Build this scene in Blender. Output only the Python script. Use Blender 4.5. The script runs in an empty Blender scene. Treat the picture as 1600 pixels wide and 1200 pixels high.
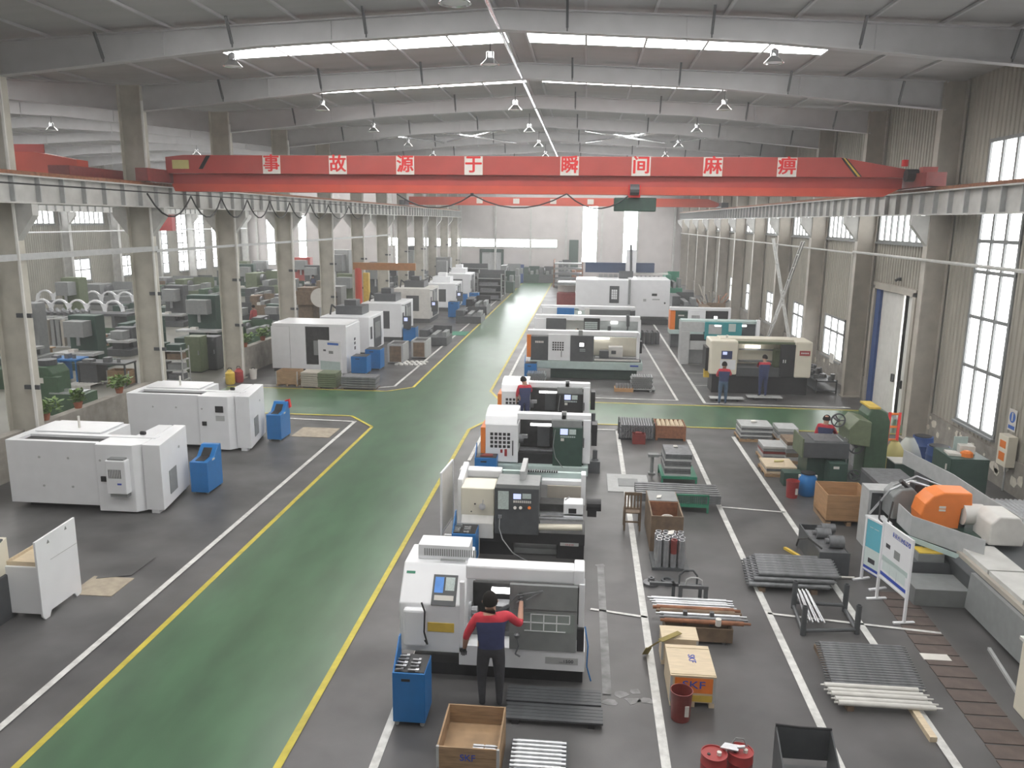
import bpy, bmesh, math, random
from mathutils import Vector, Matrix
random.seed(7)
C = bpy.context.scene.collection
# ---------------------------------------------------------------- camera, world, exposure
HC = 7.15; FPX = 1243.8163
RR = ((0.99572094, 0.02901689, -0.08773728), (0.09177433, -0.19923658, 0.97564453), (0.01082970, -0.97952172, -0.20104704))
def _ray(u, v):
    a, b = u-800, v-600
    return Vector([RR[i][0]*a+RR[i][1]*b+RR[i][2]*FPX for i in range(3)])
def G(u, v, z=0.0):            # point of the photograph on the height z
    d = _ray(u, v); t = (z-HC)/d.z
    return Vector((d.x*t, d.y*t, z))
def TY(u, v, y):               # ... on the plane at distance y
    d = _ray(u, v); t = y/d.y
    return Vector((d.x*t, y, HC+d.z*t))
cd = bpy.data.cameras.new('camera'); cam = bpy.data.objects.new('camera', cd); C.objects.link(cam)
cd.sensor_width = 36; cd.lens = FPX/1600*36; cd.clip_end = 400
m = Matrix(((RR[0][0], -RR[0][1], -RR[0][2], 0), (RR[1][0], -RR[1][1], -RR[1][2], 0), (RR[2][0], -RR[2][1], -RR[2][2], HC), (0, 0, 0, 1)))
cam.matrix_world = m
sc = bpy.context.scene; sc.camera = cam
sc.view_settings.view_transform = 'Standard'; sc.view_settings.look = 'None'; sc.view_settings.gamma = 1
sc.view_settings.use_curve_mapping = False
sc.view_settings.exposure = -0.3
HAZE = 0.0026
sc.cycles.max_bounces = 6; sc.cycles.diffuse_bounces = 3; sc.cycles.glossy_bounces = 3; sc.cycles.volume_bounces = 0; sc.cycles.use_light_tree = False
w = bpy.data.worlds.new('sky'); sc.world = w; w.use_nodes = True
w.node_tree.nodes['Background'].inputs[0].default_value = (0.85, 0.92, 1, 1)
w.node_tree.nodes['Background'].inputs[1].default_value = 1.0
hv = w.node_tree.nodes.new('ShaderNodeVolumeScatter'); hv.inputs['Density'].default_value = HAZE; hv.inputs['Anisotropy'].default_value = 0.2
w.node_tree.links.new(hv.outputs[0], w.node_tree.nodes['World Output'].inputs['Volume'])   # dusty air
SKY = 5.5        # brightness of the daylight panes
ROOF = 18.0
# ---------------------------------------------------------------- materials
M = {}
def mat(name, col, rough=0.6, metal=0.0, var=0.12, scale=6.0, bump=0.0, spec=0.5, dirt=0.0, emit=0.0, stretch=None, coat=0):
    mt = bpy.data.materials.new(name); mt.use_nodes = True; nt = mt.node_tree
    b = nt.nodes['Principled BSDF']
    if len(col) == 3: col = (*col, 1)
    b.inputs['Roughness'].default_value = rough; b.inputs['Metallic'].default_value = metal
    b.inputs['Specular IOR Level'].default_value = spec
    if coat: b.inputs['Coat Weight'].default_value = coat; b.inputs['Coat Roughness'].default_value = 0.15
    tc = nt.nodes.new('ShaderNodeTexCoord'); mp = nt.nodes.new('ShaderNodeMapping')
    nt.links.new(tc.outputs['Object'], mp.inputs[0])
    if stretch: mp.inputs['Scale'].default_value = stretch
    nz = nt.nodes.new('ShaderNodeTexNoise'); nz.inputs['Scale'].default_value = scale; nz.inputs['Detail'].default_value = 5
    nt.links.new(mp.outputs[0], nz.inputs['Vector'])
    cr = nt.nodes.new('ShaderNodeValToRGB'); cr.color_ramp.elements[0].position = 0.3; cr.color_ramp.elements[1].position = 0.7
    cr.color_ramp.elements[0].color = tuple(c*(1-var) for c in col[:3])+(1,)
    cr.color_ramp.elements[1].color = tuple(min(1, c*(1+var)) for c in col[:3])+(1,)
    nt.links.new(nz.outputs['Fac'], cr.inputs[0]); last = cr.outputs[0]
    if dirt:
        n2 = nt.nodes.new('ShaderNodeTexNoise'); n2.inputs['Scale'].default_value = scale*0.35; n2.inputs['Detail'].default_value = 8; n2.inputs['Roughness'].default_value = 0.7
        nt.links.new(mp.outputs[0], n2.inputs['Vector'])
        r2 = nt.nodes.new('ShaderNodeValToRGB'); r2.color_ramp.elements[0].position = 0.45; r2.color_ramp.elements[1].position = 0.75
        nt.links.new(n2.outputs['Fac'], r2.inputs[0])
        mx = nt.nodes.new('ShaderNodeMix'); mx.data_type = 'RGBA'
        ml = nt.nodes.new('ShaderNodeMath'); ml.operation = 'MULTIPLY'; ml.inputs[1].default_value = dirt
        nt.links.new(r2.outputs[0], ml.inputs[0]); nt.links.new(ml.outputs[0], mx.inputs[0])
        nt.links.new(last, mx.inputs[6]); mx.inputs[7].default_value = (0.05, 0.045, 0.035, 1); last = mx.outputs[2]
    nt.links.new(last, b.inputs['Base Color'])
    if bump:
        bp = nt.nodes.new('ShaderNodeBump'); bp.inputs['Strength'].default_value = bump; bp.inputs['Distance'].default_value = 0.02
        nt.links.new(nz.outputs['Fac'], bp.inputs['Height']); nt.links.new(bp.outputs[0], b.inputs['Normal'])
    if emit:
        b.inputs['Emission Color'].default_value = col; b.inputs['Emission Strength'].default_value = emit
    M[name] = mt
    return mt
mat('daylight', (0.98, 0.98, 0.98), emit=SKY, var=0)
mat('daylight_end', (0.95, 0.98, 1.0), emit=30, var=0)
mat('rooflight', (1.0, 0.985, 0.96), emit=ROOF, var=0)
mat('floor_grey', (0.085, 0.083, 0.084), 0.40, var=0.4, scale=0.7, dirt=0.45, bump=0.02)
mat('floor_left', (0.15, 0.148, 0.125), 0.5, var=0.25, scale=0.4, dirt=0.3)
mat('floor_green', (0.052, 0.118, 0.060), 0.285, spec=1.0, var=0.25, scale=1.3, stretch=(1.4, .5, 1), dirt=0.0)
mat('line_yellow', (0.50, 0.42, 0.045), 0.5, dirt=0.35, scale=5)
mat('line_white', (0.62, 0.62, 0.60), 0.5, dirt=0.45, scale=7)
mat('ceil', (0.35, 0.345, 0.345), 0.6, var=0.06, scale=1.0, stretch=(0.3, 2, 1))
mat('rafter_white', (0.43, 0.43, 0.44), 0.5, var=0.06, scale=2)
mat('steel_paint', (0.50, 0.50, 0.48), 0.5, var=0.1, scale=3, dirt=0.15)
mat('jib_orange', (0.36, 0.17, 0.07), 0.5, var=0.1)
mat('drain', (0.10, 0.075, 0.065), 0.7, var=0.25, scale=4)
mat('bellows', (0.03, 0.05, 0.10), 0.6, var=0.1)
mat('column_pale', (0.46, 0.44, 0.38), 0.5, var=0.12, scale=2, dirt=0.15)
mat('steel_tan', (0.38, 0.35, 0.30), 0.5, var=0.12, scale=2, dirt=0.2)
mat('wall_sheet', (0.36, 0.34, 0.29), 0.55, var=0.1, scale=1.2, dirt=0.25, stretch=(1, 3, 0.6))
mat('wall_pale', (0.50, 0.47, 0.46), 0.6, var=0.06, scale=1)
mat('wall_dim', (0.30, 0.29, 0.25), 0.6, var=0.08, scale=1, dirt=0.2)
mat('plinth', (0.27, 0.25, 0.22), 0.8, var=0.2, scale=3, dirt=0.5, bump=0.2)
mat('peel', (0.62, 0.58, 0.50), 0.8, var=0.1)
mat('white', (0.74, 0.75, 0.77), 0.4, var=0.03, scale=3, coat=0.2)
mat('white_dirty', (0.62, 0.61, 0.58), 0.45, var=0.06, scale=4, dirt=0.15)
mat('cream', (0.70, 0.66, 0.55), 0.45, var=0.04, scale=3)
mat('grey', (0.22, 0.23, 0.23), 0.5, var=0.08)
mat('grey_light', (0.40, 0.41, 0.41), 0.5, var=0.08)
mat('grey_dark', (0.07, 0.075, 0.08), 0.45, var=0.12)
mat('black', (0.018, 0.018, 0.02), 0.45, var=0.2)
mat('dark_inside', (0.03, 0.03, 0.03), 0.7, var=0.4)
mat('blue', (0.012, 0.15, 0.42), 0.4, var=0.06)
mat('blue_dark', (0.02, 0.06, 0.20), 0.45, var=0.1)
mat('orange', (0.75, 0.20, 0.03), 0.45, var=0.05)
mat('crane_red', (0.38, 0.055, 0.045), 0.45, var=0.08, scale=1.5)
mat('crane_red2', (0.50, 0.07, 0.04), 0.45, var=0.08, scale=1.5)
mat('char_red', (0.62, 0.02, 0.02), 0.6, var=0.02)
mat('paper', (0.62, 0.60, 0.56), 0.7, var=0.04)
mat('red', (0.33, 0.035, 0.035), 0.45, var=0.1)
mat('maroon', (0.20, 0.035, 0.03), 0.45, var=0.15)
mat('green', (0.03, 0.20, 0.12), 0.45, var=0.1)
mat('green_machine', (0.045, 0.095, 0.05), 0.5, var=0.15, dirt=0.3)
mat('green_pale', (0.12, 0.15, 0.085), 0.5, var=0.12, dirt=0.2)
mat('green_dark', (0.03, 0.065, 0.05), 0.5, var=0.12)
mat('teal', (0.03, 0.26, 0.28), 0.45, var=0.06)
mat('pale_teal', (0.42, 0.52, 0.50), 0.5, var=0.06)
mat('steel', (0.52, 0.53, 0.55), 0.32, metal=0.85, var=0.12, scale=12)
mat('steel_dull', (0.20, 0.205, 0.215), 0.45, metal=0.6, var=0.2, scale=9)
mat('rust', (0.24, 0.10, 0.05), 0.7, var=0.3, scale=9)
mat('card_dirty', (0.36, 0.31, 0.24), 0.8, var=0.15, dirt=0.3)
mat('floor_pale', (0.20, 0.20, 0.20), 0.6, var=0.4, scale=4)
mat('wood', (0.33, 0.215, 0.12), 0.7, var=0.25, scale=4, stretch=(1, 1, 8), dirt=0.2)
mat('wood_pale', (0.58, 0.48, 0.34), 0.7, var=0.1, scale=4, stretch=(1, 8, 1))
mat('wood_dark', (0.16, 0.11, 0.07), 0.7, var=0.3, scale=5)
mat('cardboard', (0.40, 0.23, 0.11), 0.75, var=0.12, scale=3, stretch=(1, 1, 5))
mat('yellow', (0.60, 0.42, 0.06), 0.5, var=0.12)
mat('olive', (0.25, 0.20, 0.07), 0.9, var=0.2)
mat('lamp_alu', (0.75, 0.76, 0.78), 0.2, metal=0.9, var=0.03)
mat('lamp_glow', (1, 0.98, 0.95), emit=6, var=0)
mat('screen', (0.55, 0.62, 0.95), emit=0.9, var=0.1)
mat('screen_blue', (0.08, 0.22, 0.55), emit=0.35, var=0.2)
mat('keys', (0.45, 0.52, 0.50), 0.6, var=0.15, scale=40)
mat('skin', (0.42, 0.24, 0.17), 0.6, var=0.06)
mat('hair', (0.012, 0.01, 0.009), 0.9, var=0.2, spec=0.2)
mat('navy', (0.03, 0.04, 0.11), 0.8, var=0.12, scale=12)
mat('jacket_red', (0.50, 0.03, 0.05), 0.8, var=0.1, scale=12)
mat('trouser', (0.035, 0.036, 0.042), 0.85, var=0.2, scale=10)
mat('jeans', (0.06, 0.10, 0.17), 0.85, var=0.2, scale=10)
mat('leaf', (0.13, 0.22, 0.05), 0.6, var=0.4, scale=10)
mat('terracotta', (0.30, 0.10, 0.05), 0.7)
mat('poster_cyan', (0.12, 0.42, 0.52), 0.5, var=0.1, scale=1)
mat('poster_blue', (0.03, 0.12, 0.45), 0.5, var=0.05)
mat('poster_pale', (0.60, 0.68, 0.66), 0.5, var=0.04)
mat('ink_blue', (0.03, 0.07, 0.40), 0.6, var=0.02)
mat('ink_dark', (0.05, 0.05, 0.06), 0.6, var=0.02)
mat('sky_glimpse', (0.75, 0.85, 1), emit=1.6, var=0.05)
def mat_clear(name, col, alpha):
    mt = mat(name, col, 0.15, var=0.05); mt.node_tree.nodes['Principled BSDF'].inputs['Alpha'].default_value = alpha
mat_clear('plastic_bag', (0.75, 0.78, 0.75), 0.55); mat_clear('yellow_bag', (0.70, 0.62, 0.25), 0.8); mat_clear('tinted_pane', (0.32, 0.36, 0.34), 0.75)
# worn, blotchy gloss of the epoxy floors
for nm_, a_, b_, st_ in (('floor_grey', .33, .5, (.7, .7, 1)),):
    nt = M[nm_].node_tree; tc = nt.nodes['Texture Coordinate']; mp = nt.nodes.new('ShaderNodeMapping'); mp.inputs['Scale'].default_value = st_
    n_ = nt.nodes.new('ShaderNodeTexNoise'); n_.inputs['Scale'].default_value = .8; n_.inputs['Detail'].default_value = 4; n_.inputs['Roughness'].default_value = .55
    mr = nt.nodes.new('ShaderNodeMapRange'); mr.inputs[1].default_value = .3; mr.inputs[2].default_value = .7; mr.inputs[3].default_value = a_; mr.inputs[4].default_value = b_
    nt.links.new(tc.outputs['Object'], mp.inputs[0]); nt.links.new(mp.outputs[0], n_.inputs['Vector']); nt.links.new(n_.outputs['Fac'], mr.inputs[0]); nt.links.new(mr.outputs[0], nt.nodes['Principled BSDF'].inputs['Roughness'])
# ---------------------------------------------------------------- mesh helpers
class MB:
    def __init__(s): s.v = []; s.f = []; s.m = []; s.mi = 0
    def add(s, vs, fs):
        o = len(s.v); s.v += [tuple(v) for v in vs]; s.f += [tuple(i+o for i in f) for f in fs]; s.m += [s.mi]*len(fs); return s
    def b(s, x0, x1, y0, y1, z0, z1):
        return s.add([(x0, y0, z0), (x1, y0, z0), (x1, y1, z0), (x0, y1, z0), (x0, y0, z1), (x1, y0, z1), (x1, y1, z1), (x0, y1, z1)],
                     [(0, 3, 2, 1), (4, 5, 6, 7), (0, 1, 5, 4), (1, 2, 6, 5), (2, 3, 7, 6), (3, 0, 4, 7)])
    def open_box(s, x0, x1, y0, y1, z0, z1, t=0.03):
        s.b(x0, x1, y0, y0+t, z0, z1); s.b(x0, x1, y1-t, y1, z0, z1); s.b(x0, x0+t, y0+t, y1-t, z0, z1); s.b(x1-t, x1, y0+t, y1-t, z0, z1)
        return s.b(x0+t, x1-t, y0+t, y1-t, z0, z0+t)
    def bar(s, p0, p1, w, h=None):      # square bar between two points
        p0, p1 = Vector(p0), Vector(p1); h = h or w; d = (p1-p0).normalized()
        up = Vector((0, 0, 1)) if abs(d.z) < 0.9 else Vector((0, 1, 0))
        a = d.cross(up).normalized()*w/2; c = a.cross(d).normalized()*h/2
        vs = [p+q for p in (p0, p1) for q in (-a-c, a-c, a+c, -a+c)]
        return s.add(vs, [(0, 1, 2, 3), (7, 6, 5, 4), (0, 4, 5, 1), (1, 5, 6, 2), (2, 6, 7, 3), (3, 7, 4, 0)])
    def cyl(s, p0, p1, r, n=12, r2=None, caps=True):
        p0, p1 = Vector(p0), Vector(p1); r2 = r if r2 is None else r2; d = (p1-p0).normalized()
        up = Vector((0, 0, 1)) if abs(d.z) < 0.9 else Vector((1, 0, 0))
        a = d.cross(up).normalized(); c = a.cross(d)
        vs = []
        for p, q in ((p0, r), (p1, r2)):
            vs += [p+(a*math.cos(2*math.pi*i/n)+c*math.sin(2*math.pi*i/n))*q for i in range(n)]
        fs = [(i, n+i, n+(i+1) % n, (i+1) % n) for i in range(n)]
        if caps: fs += [tuple(range(n)), tuple(range(2*n-1, n-1, -1))]
        return s.add(vs, fs)
    def tube(s, pts, r, n=6):
        for a, b_ in zip(pts[:-1], pts[1:]): s.cyl(a, b_, r, n)
        return s
    def prism(s, pts, axis, a0, a1):    # polygon in the plane normal to axis ('x': (y,z), 'y': (x,z), 'z': (x,y))
        f = {'x': lambda p, a: (a, p[0], p[1]), 'y': lambda p, a: (p[0], a, p[1]), 'z': lambda p, a: (p[0], p[1], a)}[axis]
        n = len(pts); vs = [f(p, a0) for p in pts]+[f(p, a1) for p in pts]
        return s.add(vs, [tuple(range(n)), tuple(range(2*n-1, n-1, -1))]+[(i, n+i, n+(i+1) % n, (i+1) % n) for i in range(n)])
    def lathe(s, prof, n=20, c=(0, 0, 0)):
        vs = [(c[0]+r*math.cos(2*math.pi*i/n), c[1]+r*math.sin(2*math.pi*i/n), c[2]+z) for r, z in prof for i in range(n)]
        fs = [(k*n+i, k*n+(i+1) % n, (k+1)*n+(i+1) % n, (k+1)*n+i) for k in range(len(prof)-1) for i in range(n)]
        fs += [tuple(range(n-1, -1, -1)), tuple(range((len(prof)-1)*n, len(prof)*n))]
        return s.add(vs, fs)
    def ring(s, p0, p1, ro, ri, n=16):
        p0, p1 = Vector(p0), Vector(p1); d = (p1-p0).normalized()
        up = Vector((0, 0, 1)) if abs(d.z) < 0.9 else Vector((1, 0, 0))
        a = d.cross(up).normalized(); c = a.cross(d); vs = []
        for p, q in ((p0, ro), (p1, ro), (p1, ri), (p0, ri)):
            vs += [p+(a*math.cos(2*math.pi*i/n)+c*math.sin(2*math.pi*i/n))*q for i in range(n)]
        return s.add(vs, [(k*n+i, ((k+1) % 4)*n+i, ((k+1) % 4)*n+(i+1) % n, k*n+(i+1) % n) for k in range(4) for i in range(n)])
    def mesh(s, name, mats, smooth=False, fix=True):
        me = bpy.data.meshes.new(name); me.from_pydata(s.v, [], s.f)
        for q in (mats if isinstance(mats, (list, tuple)) else [mats]): me.materials.append(M[q])
        if s.mi or any(s.m): me.polygons.foreach_set('material_index', s.m)
        if fix:
            bm = bmesh.new(); bm.from_mesh(me); bmesh.ops.recalc_face_normals(bm, faces=bm.faces); bm.to_mesh(me); bm.free()
        if smooth:
            me.polygons.foreach_set('use_smooth', [True]*len(me.polygons))
            try: me.set_sharp_from_angle(angle=math.radians(40))
            except Exception: pass
        me.update(); return me
def link(name, me, parent=None, loc=(0, 0, 0), rz=0.0, bevel=0):
    o = bpy.data.objects.new(name, me); C.objects.link(o); o.location = loc; o.rotation_euler = (0, 0, rz)
    if parent: o.parent = parent
    if bevel:
        bv = o.modifiers.new('edge', 'BEVEL'); bv.width = bevel; bv.segments = 2; bv.limit_method = 'ANGLE'; bv.harden_normals = False
    return o
def part(parent, name, mb, mats, bevel=0, smooth=False, loc=(0, 0, 0), rz=0.0, label=None):
    o = link(name, mb.mesh(name, mats, smooth), parent, loc, rz, bevel)
    if label: o['label'] = label
    return o
def thing(name, label, cat, loc=(0, 0, 0), rz=0.0, group=None, kind=None):
    o = link(name, None, None, loc, rz); o['label'] = label; o['category'] = cat
    if group: o['group'] = group
    if kind: o['kind'] = kind
    return o
def tag(o, label, cat, group=None, kind=None):
    o['label'] = label; o['category'] = cat
    if group: o['group'] = group
    if kind: o['kind'] = kind
    return o
def struct(name, label=None):
    o = link(name, None); o['kind'] = 'structure'; 
    if label: o['label'] = label
    return o
def smesh(name, mb, mats, label=None, **k):
    o = link(name, mb.mesh(name, mats), None, **k); o['kind'] = 'structure'
    if label: o['label'] = label
    return o
TENS = ['', '', 'twenty', 'thirty']
def ordn(n):      # 1 -> first
    a = 'zeroth first second third fourth fifth sixth seventh eighth ninth tenth eleventh twelfth thirteenth fourteenth fifteenth sixteenth seventeenth eighteenth nineteenth'.split()
    return a[n] if n < 20 else ({20: 'twentieth', 30: 'thirtieth'}[n] if n % 10 == 0 else TENS[n//10]+'-'+a[n % 10])
def dup(o, parent=None, loc=None, rz=None, label=None, deep=True):
    c = o.copy(); C.objects.link(c); c.parent = parent
    if loc is not None: c.location = loc
    if rz is not None: c.rotation_euler = (0, 0, rz)
    if label: c['label'] = label
    if deep:
        for ch in list(o.children): dup(ch, c)
    return c
def text(parent, body, size, mats, loc, rot=(math.pi/2, 0, 0), ext=0.004, name='lettering', sx=1.0, align='CENTER', bold=0):
    cu = bpy.data.curves.new(name, 'FONT'); cu.body = body; cu.size = size; cu.extrude = ext; cu.align_x = align; cu.align_y = 'CENTER'; cu.resolution_u = 3; cu.offset = size*.004
    cu.materials.append(M[mats]); o = bpy.data.objects.new(name, cu); C.objects.link(o)
    me = bpy.data.meshes.new_from_object(o.evaluated_get(bpy.context.evaluated_depsgraph_get())); bpy.data.objects.remove(o)
    if bold:
        bm = bmesh.new()
        for dx, dy in ((0, 0), (bold, 0), (-bold, 0), (0, bold*.6), (0, -bold*.6)):
            n0 = len(bm.verts); bm.from_mesh(me); bm.verts.ensure_lookup_table()
            for v in bm.verts[n0:]: v.co.x += dx; v.co.y += dy; v.co.z += .0004*(dx/bold if dx else 2*dy/bold)
        bm.to_mesh(me); bm.free()
    o = link(name, me, parent, loc); o.rotation_euler = rot; o.scale = (sx, 1, 1); return o

# ---------------------------------------------------------------- the hall
YF = [27.4+6.8*k for k in range(-4, 11)]      # frames of the building
XR, XL, XE, YE = 11.8, -15.7, -42.2, 96.0     # right wall, middle column row, far left wall, end wall
RIDGE, RIDGE2 = -2.1, -28.9
fl = smesh('floor', MB().b(XL-0.2, XR+0.3, -6, YE+0.3, -0.2, 0), 'floor_grey', 'dark grey painted concrete workshop floor')
fb = part(fl, 'floor_slab', MB().b(XE-0.3, XL-0.2, -6, YE+0.3, -0.2, 0), 'floor_left', label='pale polished floor of the left bay')
part(fl, 'painted_aisle', MB().b(-7.25, -3.92, 0, 94.5, 0.001, 0.01), 'floor_green', label='green painted main aisle')
g2 = MB()
g2.add([(-15.2, 28.0, .0095), (-8.4, 28.0, .0095), (-7.25, 26.5, .0095), (-7.25, 33.2, .0095), (-8.2, 32.3, .0095), (-15.2, 32.3, .0095)], [(0, 1, 2, 3, 4, 5)])
g2.add([(-3.92, 26.6, .0095), (-3.4, 28.0, .0095), (11.7, 28.0, .0095), (11.7, 31.4, .0095), (-3.4, 31.4, .0095), (-3.92, 33, .0095)], [(0, 1, 2, 3, 4, 5)])
part(fl, 'painted_crossing', g2, 'floor_green', label='green painted cross aisle')
def line(pts, wd, mt, nm):
    mb = MB()
    for (x0, y0), (x1, y1) in zip(pts[:-1], pts[1:]):
        d = Vector((x1-x0, y1-y0, 0)).normalized(); n = Vector((-d.y, d.x, 0))*wd/2; e = d*wd*0.3
        mb.add([Vector((x0, y0, .014))-n-e, Vector((x0, y0, .014))+n-e, Vector((x1, y1, .014))+n+e, Vector((x1, y1, .014))-n+e], [(0, 3, 2, 1)])
    part(fl, nm, mb, mt)
Y_, W_ = 'yellow_line', 'white_line'
line([(-7.3, 5), (-7.3, 26.5), (-8.45, 27.95), (-15.2, 27.95)], .11, 'line_yellow', Y_)
line([(-15.2, 32.35), (-8.25, 32.35), (-7.3, 33.3), (-7.3, 94.5)], .11, 'line_yellow', Y_)
line([(-3.88, 5), (-3.88, 26.6), (-3.4, 27.95), (11.7, 27.95)], .11, 'line_yellow', Y_)
line([(11.7, 31.45), (-3.35, 31.45), (-3.88, 33), (-3.88, 94.5)], .11, 'line_yellow', Y_)
line([(-8.1, 5), (-8.1, 27.15), (-11, 27.3)], .12, 'line_white', W_)
line([(-13.8, 32.9), (-9, 32.9), (-8.15, 33.4), (-7.85, 94)], .12, 'line_white', W_)
line([(-2.6, 5), (-2.65, 19.5)], .12, 'line_white', W_)
line([(-3.3, 29), (-3.35, 23)], .1, 'line_white', W_)
line([(-3.4, 33), (-3.3, 60)], .12, 'line_white', W_)
line([(1.27, 5), (1.27, 27.2), (-2, 27.2)], .13, 'line_white', W_)
line([(3.6, 5), (3.6, 26.2)], .13, 'line_white', W_)
line([(5.18, 5), (5.18, 26.8)], .13, 'line_white', W_)
line([(10.6, 31.9), (4.95, 31.9), (4.95, 62)], .12, 'line_white', W_)
line([(0.4, 32.3), (3.9, 32.3), (3.6, 47), (3.4, 62)], .1, 'line_white', W_)
for a, b_ in (((3.6, 19.8), (5.18, 19.6)), ((0.3, 13.9), (1.3, 13.7)), ((3.6, 14.1), (6.5, 13.7)), ((5.0, 35.5), (6, 35.5)), ((5.0, 38.5), (6, 38.5)), ((5, 41), (6, 41))):
    line([a, b_], .07, 'line_white', W_)
line([(.52, 11.2), (.5, 15.8)], .14, 'floor_pale', 'worn_strip')
random.seed(3)
for cx, cy in ((.95, 11.3), (1.1, 11.05), (.55, 10.95), (.75, 11.2), (.9, 11.05), (.5, 15.9)):
    sp_ = [(cx+random.uniform(.06, .16)*math.cos(q*.9), cy+random.uniform(.04, .12)*math.sin(q*.9)) for q in range(7)]
    part(fl, 'spill_mark', MB().prism(sp_, 'z', .0005, .004), 'floor_pale', label='pale spilled powder')
# drain covers and slots in the floor beside the grinder
gm = MB().b(0, 0.62, 0, 0.30, 0, 0.012).mesh('drain_cover', 'drain')
for i in range(18):
    o = link('drain_cover', gm, fl, (5.75+0.012*i, 9.2+i*0.34, 0))
o = link('drain_cover', MB().b(0, .45, 0, .2, 0, .014).mesh('pale_cover', 'paper'), fl, (5.85, 12.75, 0)); o['label'] = 'white drain cover'
# ceiling
ceil = MB()
def roofz(x):
    return 12.3-abs(x-RIDGE)*0.048 if x > XL else 12.3-abs(x-RIDGE2)*0.048
PX = [RIDGE+s*(0.35+1.66*k) for s in (-1, 1) for k in range(6)]
for (rx, xa, xb) in ((RIDGE, XL, XR+.2), (RIDGE2, XE-.2, XL)):
    for (a, c) in ((xa, rx), (rx, xb)):
        za, zc = 12.3-abs(a-rx)*.048, 12.3-abs(c-rx)*.048
        ceil.add([(a, -6, za), (c, -6, zc), (c, YE+.3, zc), (a, YE+.3, za), (a, -6, za+.15), (c, -6, zc+.15), (c, YE+.3, zc+.15), (a, YE+.3, za+.15)],
                 [(0, 3, 2, 1), (4, 5, 6, 7), (0, 1, 5, 4), (2, 3, 7, 6), (0, 4, 7, 3), (1, 2, 6, 5)])
ce = smesh('ceiling', ceil, 'ceil', 'pale grey sheet roof of the hall')
for s in (-1, 1):
    a = MB(); z0 = -0.02
    a.add([(0, 0, z0), (s*1.6, 0, z0-1.6*.048), (s*1.6, 1.15, z0-1.6*.048), (0, 1.15, z0), (0, 0, z0-.03), (s*1.6, 0, z0-.03-1.6*.048), (s*1.6, 1.15, z0-.03-1.6*.048), (0, 1.15, z0-.03)],
          [(0, 3, 2, 1), (4, 5, 6, 7), (0, 1, 5, 4), (1, 2, 6, 5), (2, 3, 7, 6), (3, 0, 4, 7)])
    pm = a.mesh('skylight_panel', 'rooflight')
    for rx, n in ((RIDGE, 5), (RIDGE2, 5)):
        for fy in YF[:-1]:
            for k in range(n):
                x = rx+s*(0.3+1.66*k)
                link('skylight_panel', pm, ce, (x, fy+2.85, 12.3-abs(x-rx)*.048))
# purlins
for rx, sg in ((RIDGE, -1), (RIDGE, 1), (RIDGE2, -1), (RIDGE2, 1)):
    for k in range(8):
        x = rx+sg*(0.27+1.66*k); z = 12.3-abs(x-rx)*.048
        part(ce, 'purlin', MB().b(x-.03, x+.03, -6, YE, z-.07, z-.005), 'rafter_white')
def rafter_mesh(rx, xa, xb, top=True):
    mb = MB()
    for s, xe in ((-1, xa), (1, xb)):
        zt0, zt1 = 12.18, 12.18-abs(xe-rx)*.048
        zb0, zb1 = 11.70, zt1-.83
        xm, zm = rx+s*6.2, 11.38
        mb.prism([(rx, zt0), (xe, zt1), (xe, zb1), (xm, zm), (rx, zb0)], 'y', -.012, .012)
        for a, z0, c, z1 in ((rx, zt0, xe, zt1), (rx, zb0, xm, zm), (xm, zm, xe, zb1)):
            mb.add([(a, -.14, z0), (c, -.14, z1), (c, .14, z1), (a, .14, z0), (a, -.14, z0-.03), (c, -.14, z1-.03), (c, .14, z1-.03), (a, .14, z0-.03)],
                   [(0, 3, 2, 1), (4, 5, 6, 7), (0, 1, 5, 4), (1, 2, 6, 5), (2, 3, 7, 6), (3, 0, 4, 7)])
        for k in (0.33, 0.66):
            x = rx+(xe-rx)*k; zt = zt0+(zt1-zt0)*k; zb = zt-.82
            mb.b(x-.012, x+.012, -.05, .05, max(zb, zt-.6), zt)
    return mb
r1 = rafter_mesh(RIDGE, -15.3, 11.1).mesh('rafter', 'rafter_white'); r2 = rafter_mesh(RIDGE2, -41.3, -16.1).mesh('rafter', 'rafter_white')
kb = MB()
kb.bar((0, .13, .38), (0, .42, .95), .06).cyl((0, .13, .38), (0, .13, .30), .02, 6)
kb = kb.mesh('flange_brace', 'grey_dark')
for fy in YF:
    link('rafter', r1, ce, (0, fy, 0)); 
    link('rafter', r2, ce, (0, fy, 0))
    for k in range(-3, 4):
        x = RIDGE+k*3.4+(1.5 if k >= 0 else 0); xe = 13.2
        e = abs(x-RIDGE); zb = 11.70-e*.0516 if e < 6.2 else 11.38-(e-6.2)*.095
        link('flange_brace', kb, ce, (x, fy-.14, zb-.33), math.pi)
part(ce, 'ridge_pipe', MB().cyl((-2.25, -6, 11.72), (-2.25, YE, 11.72), .055, 8), 'lamp_alu', label='bright pipe along the ridge')
# roof cross bracing
for (x0, x1, y0, y1) in ((-8.2, -4.2, 41.2, 47.6), (-.2, 4.4, 41.2, 47.6), (-12.5, -8.4, 41.2, 47.6), (4.6, 9, 41.2, 47.6)):
    part(ce, 'cross_brace', MB().cyl((x0, y0, 11.55), (x1, y1, 11.55), .05, 6).cyl((x0, y1, 11.6), (x1, y0, 11.6), .05, 6), 'lamp_alu')
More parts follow.
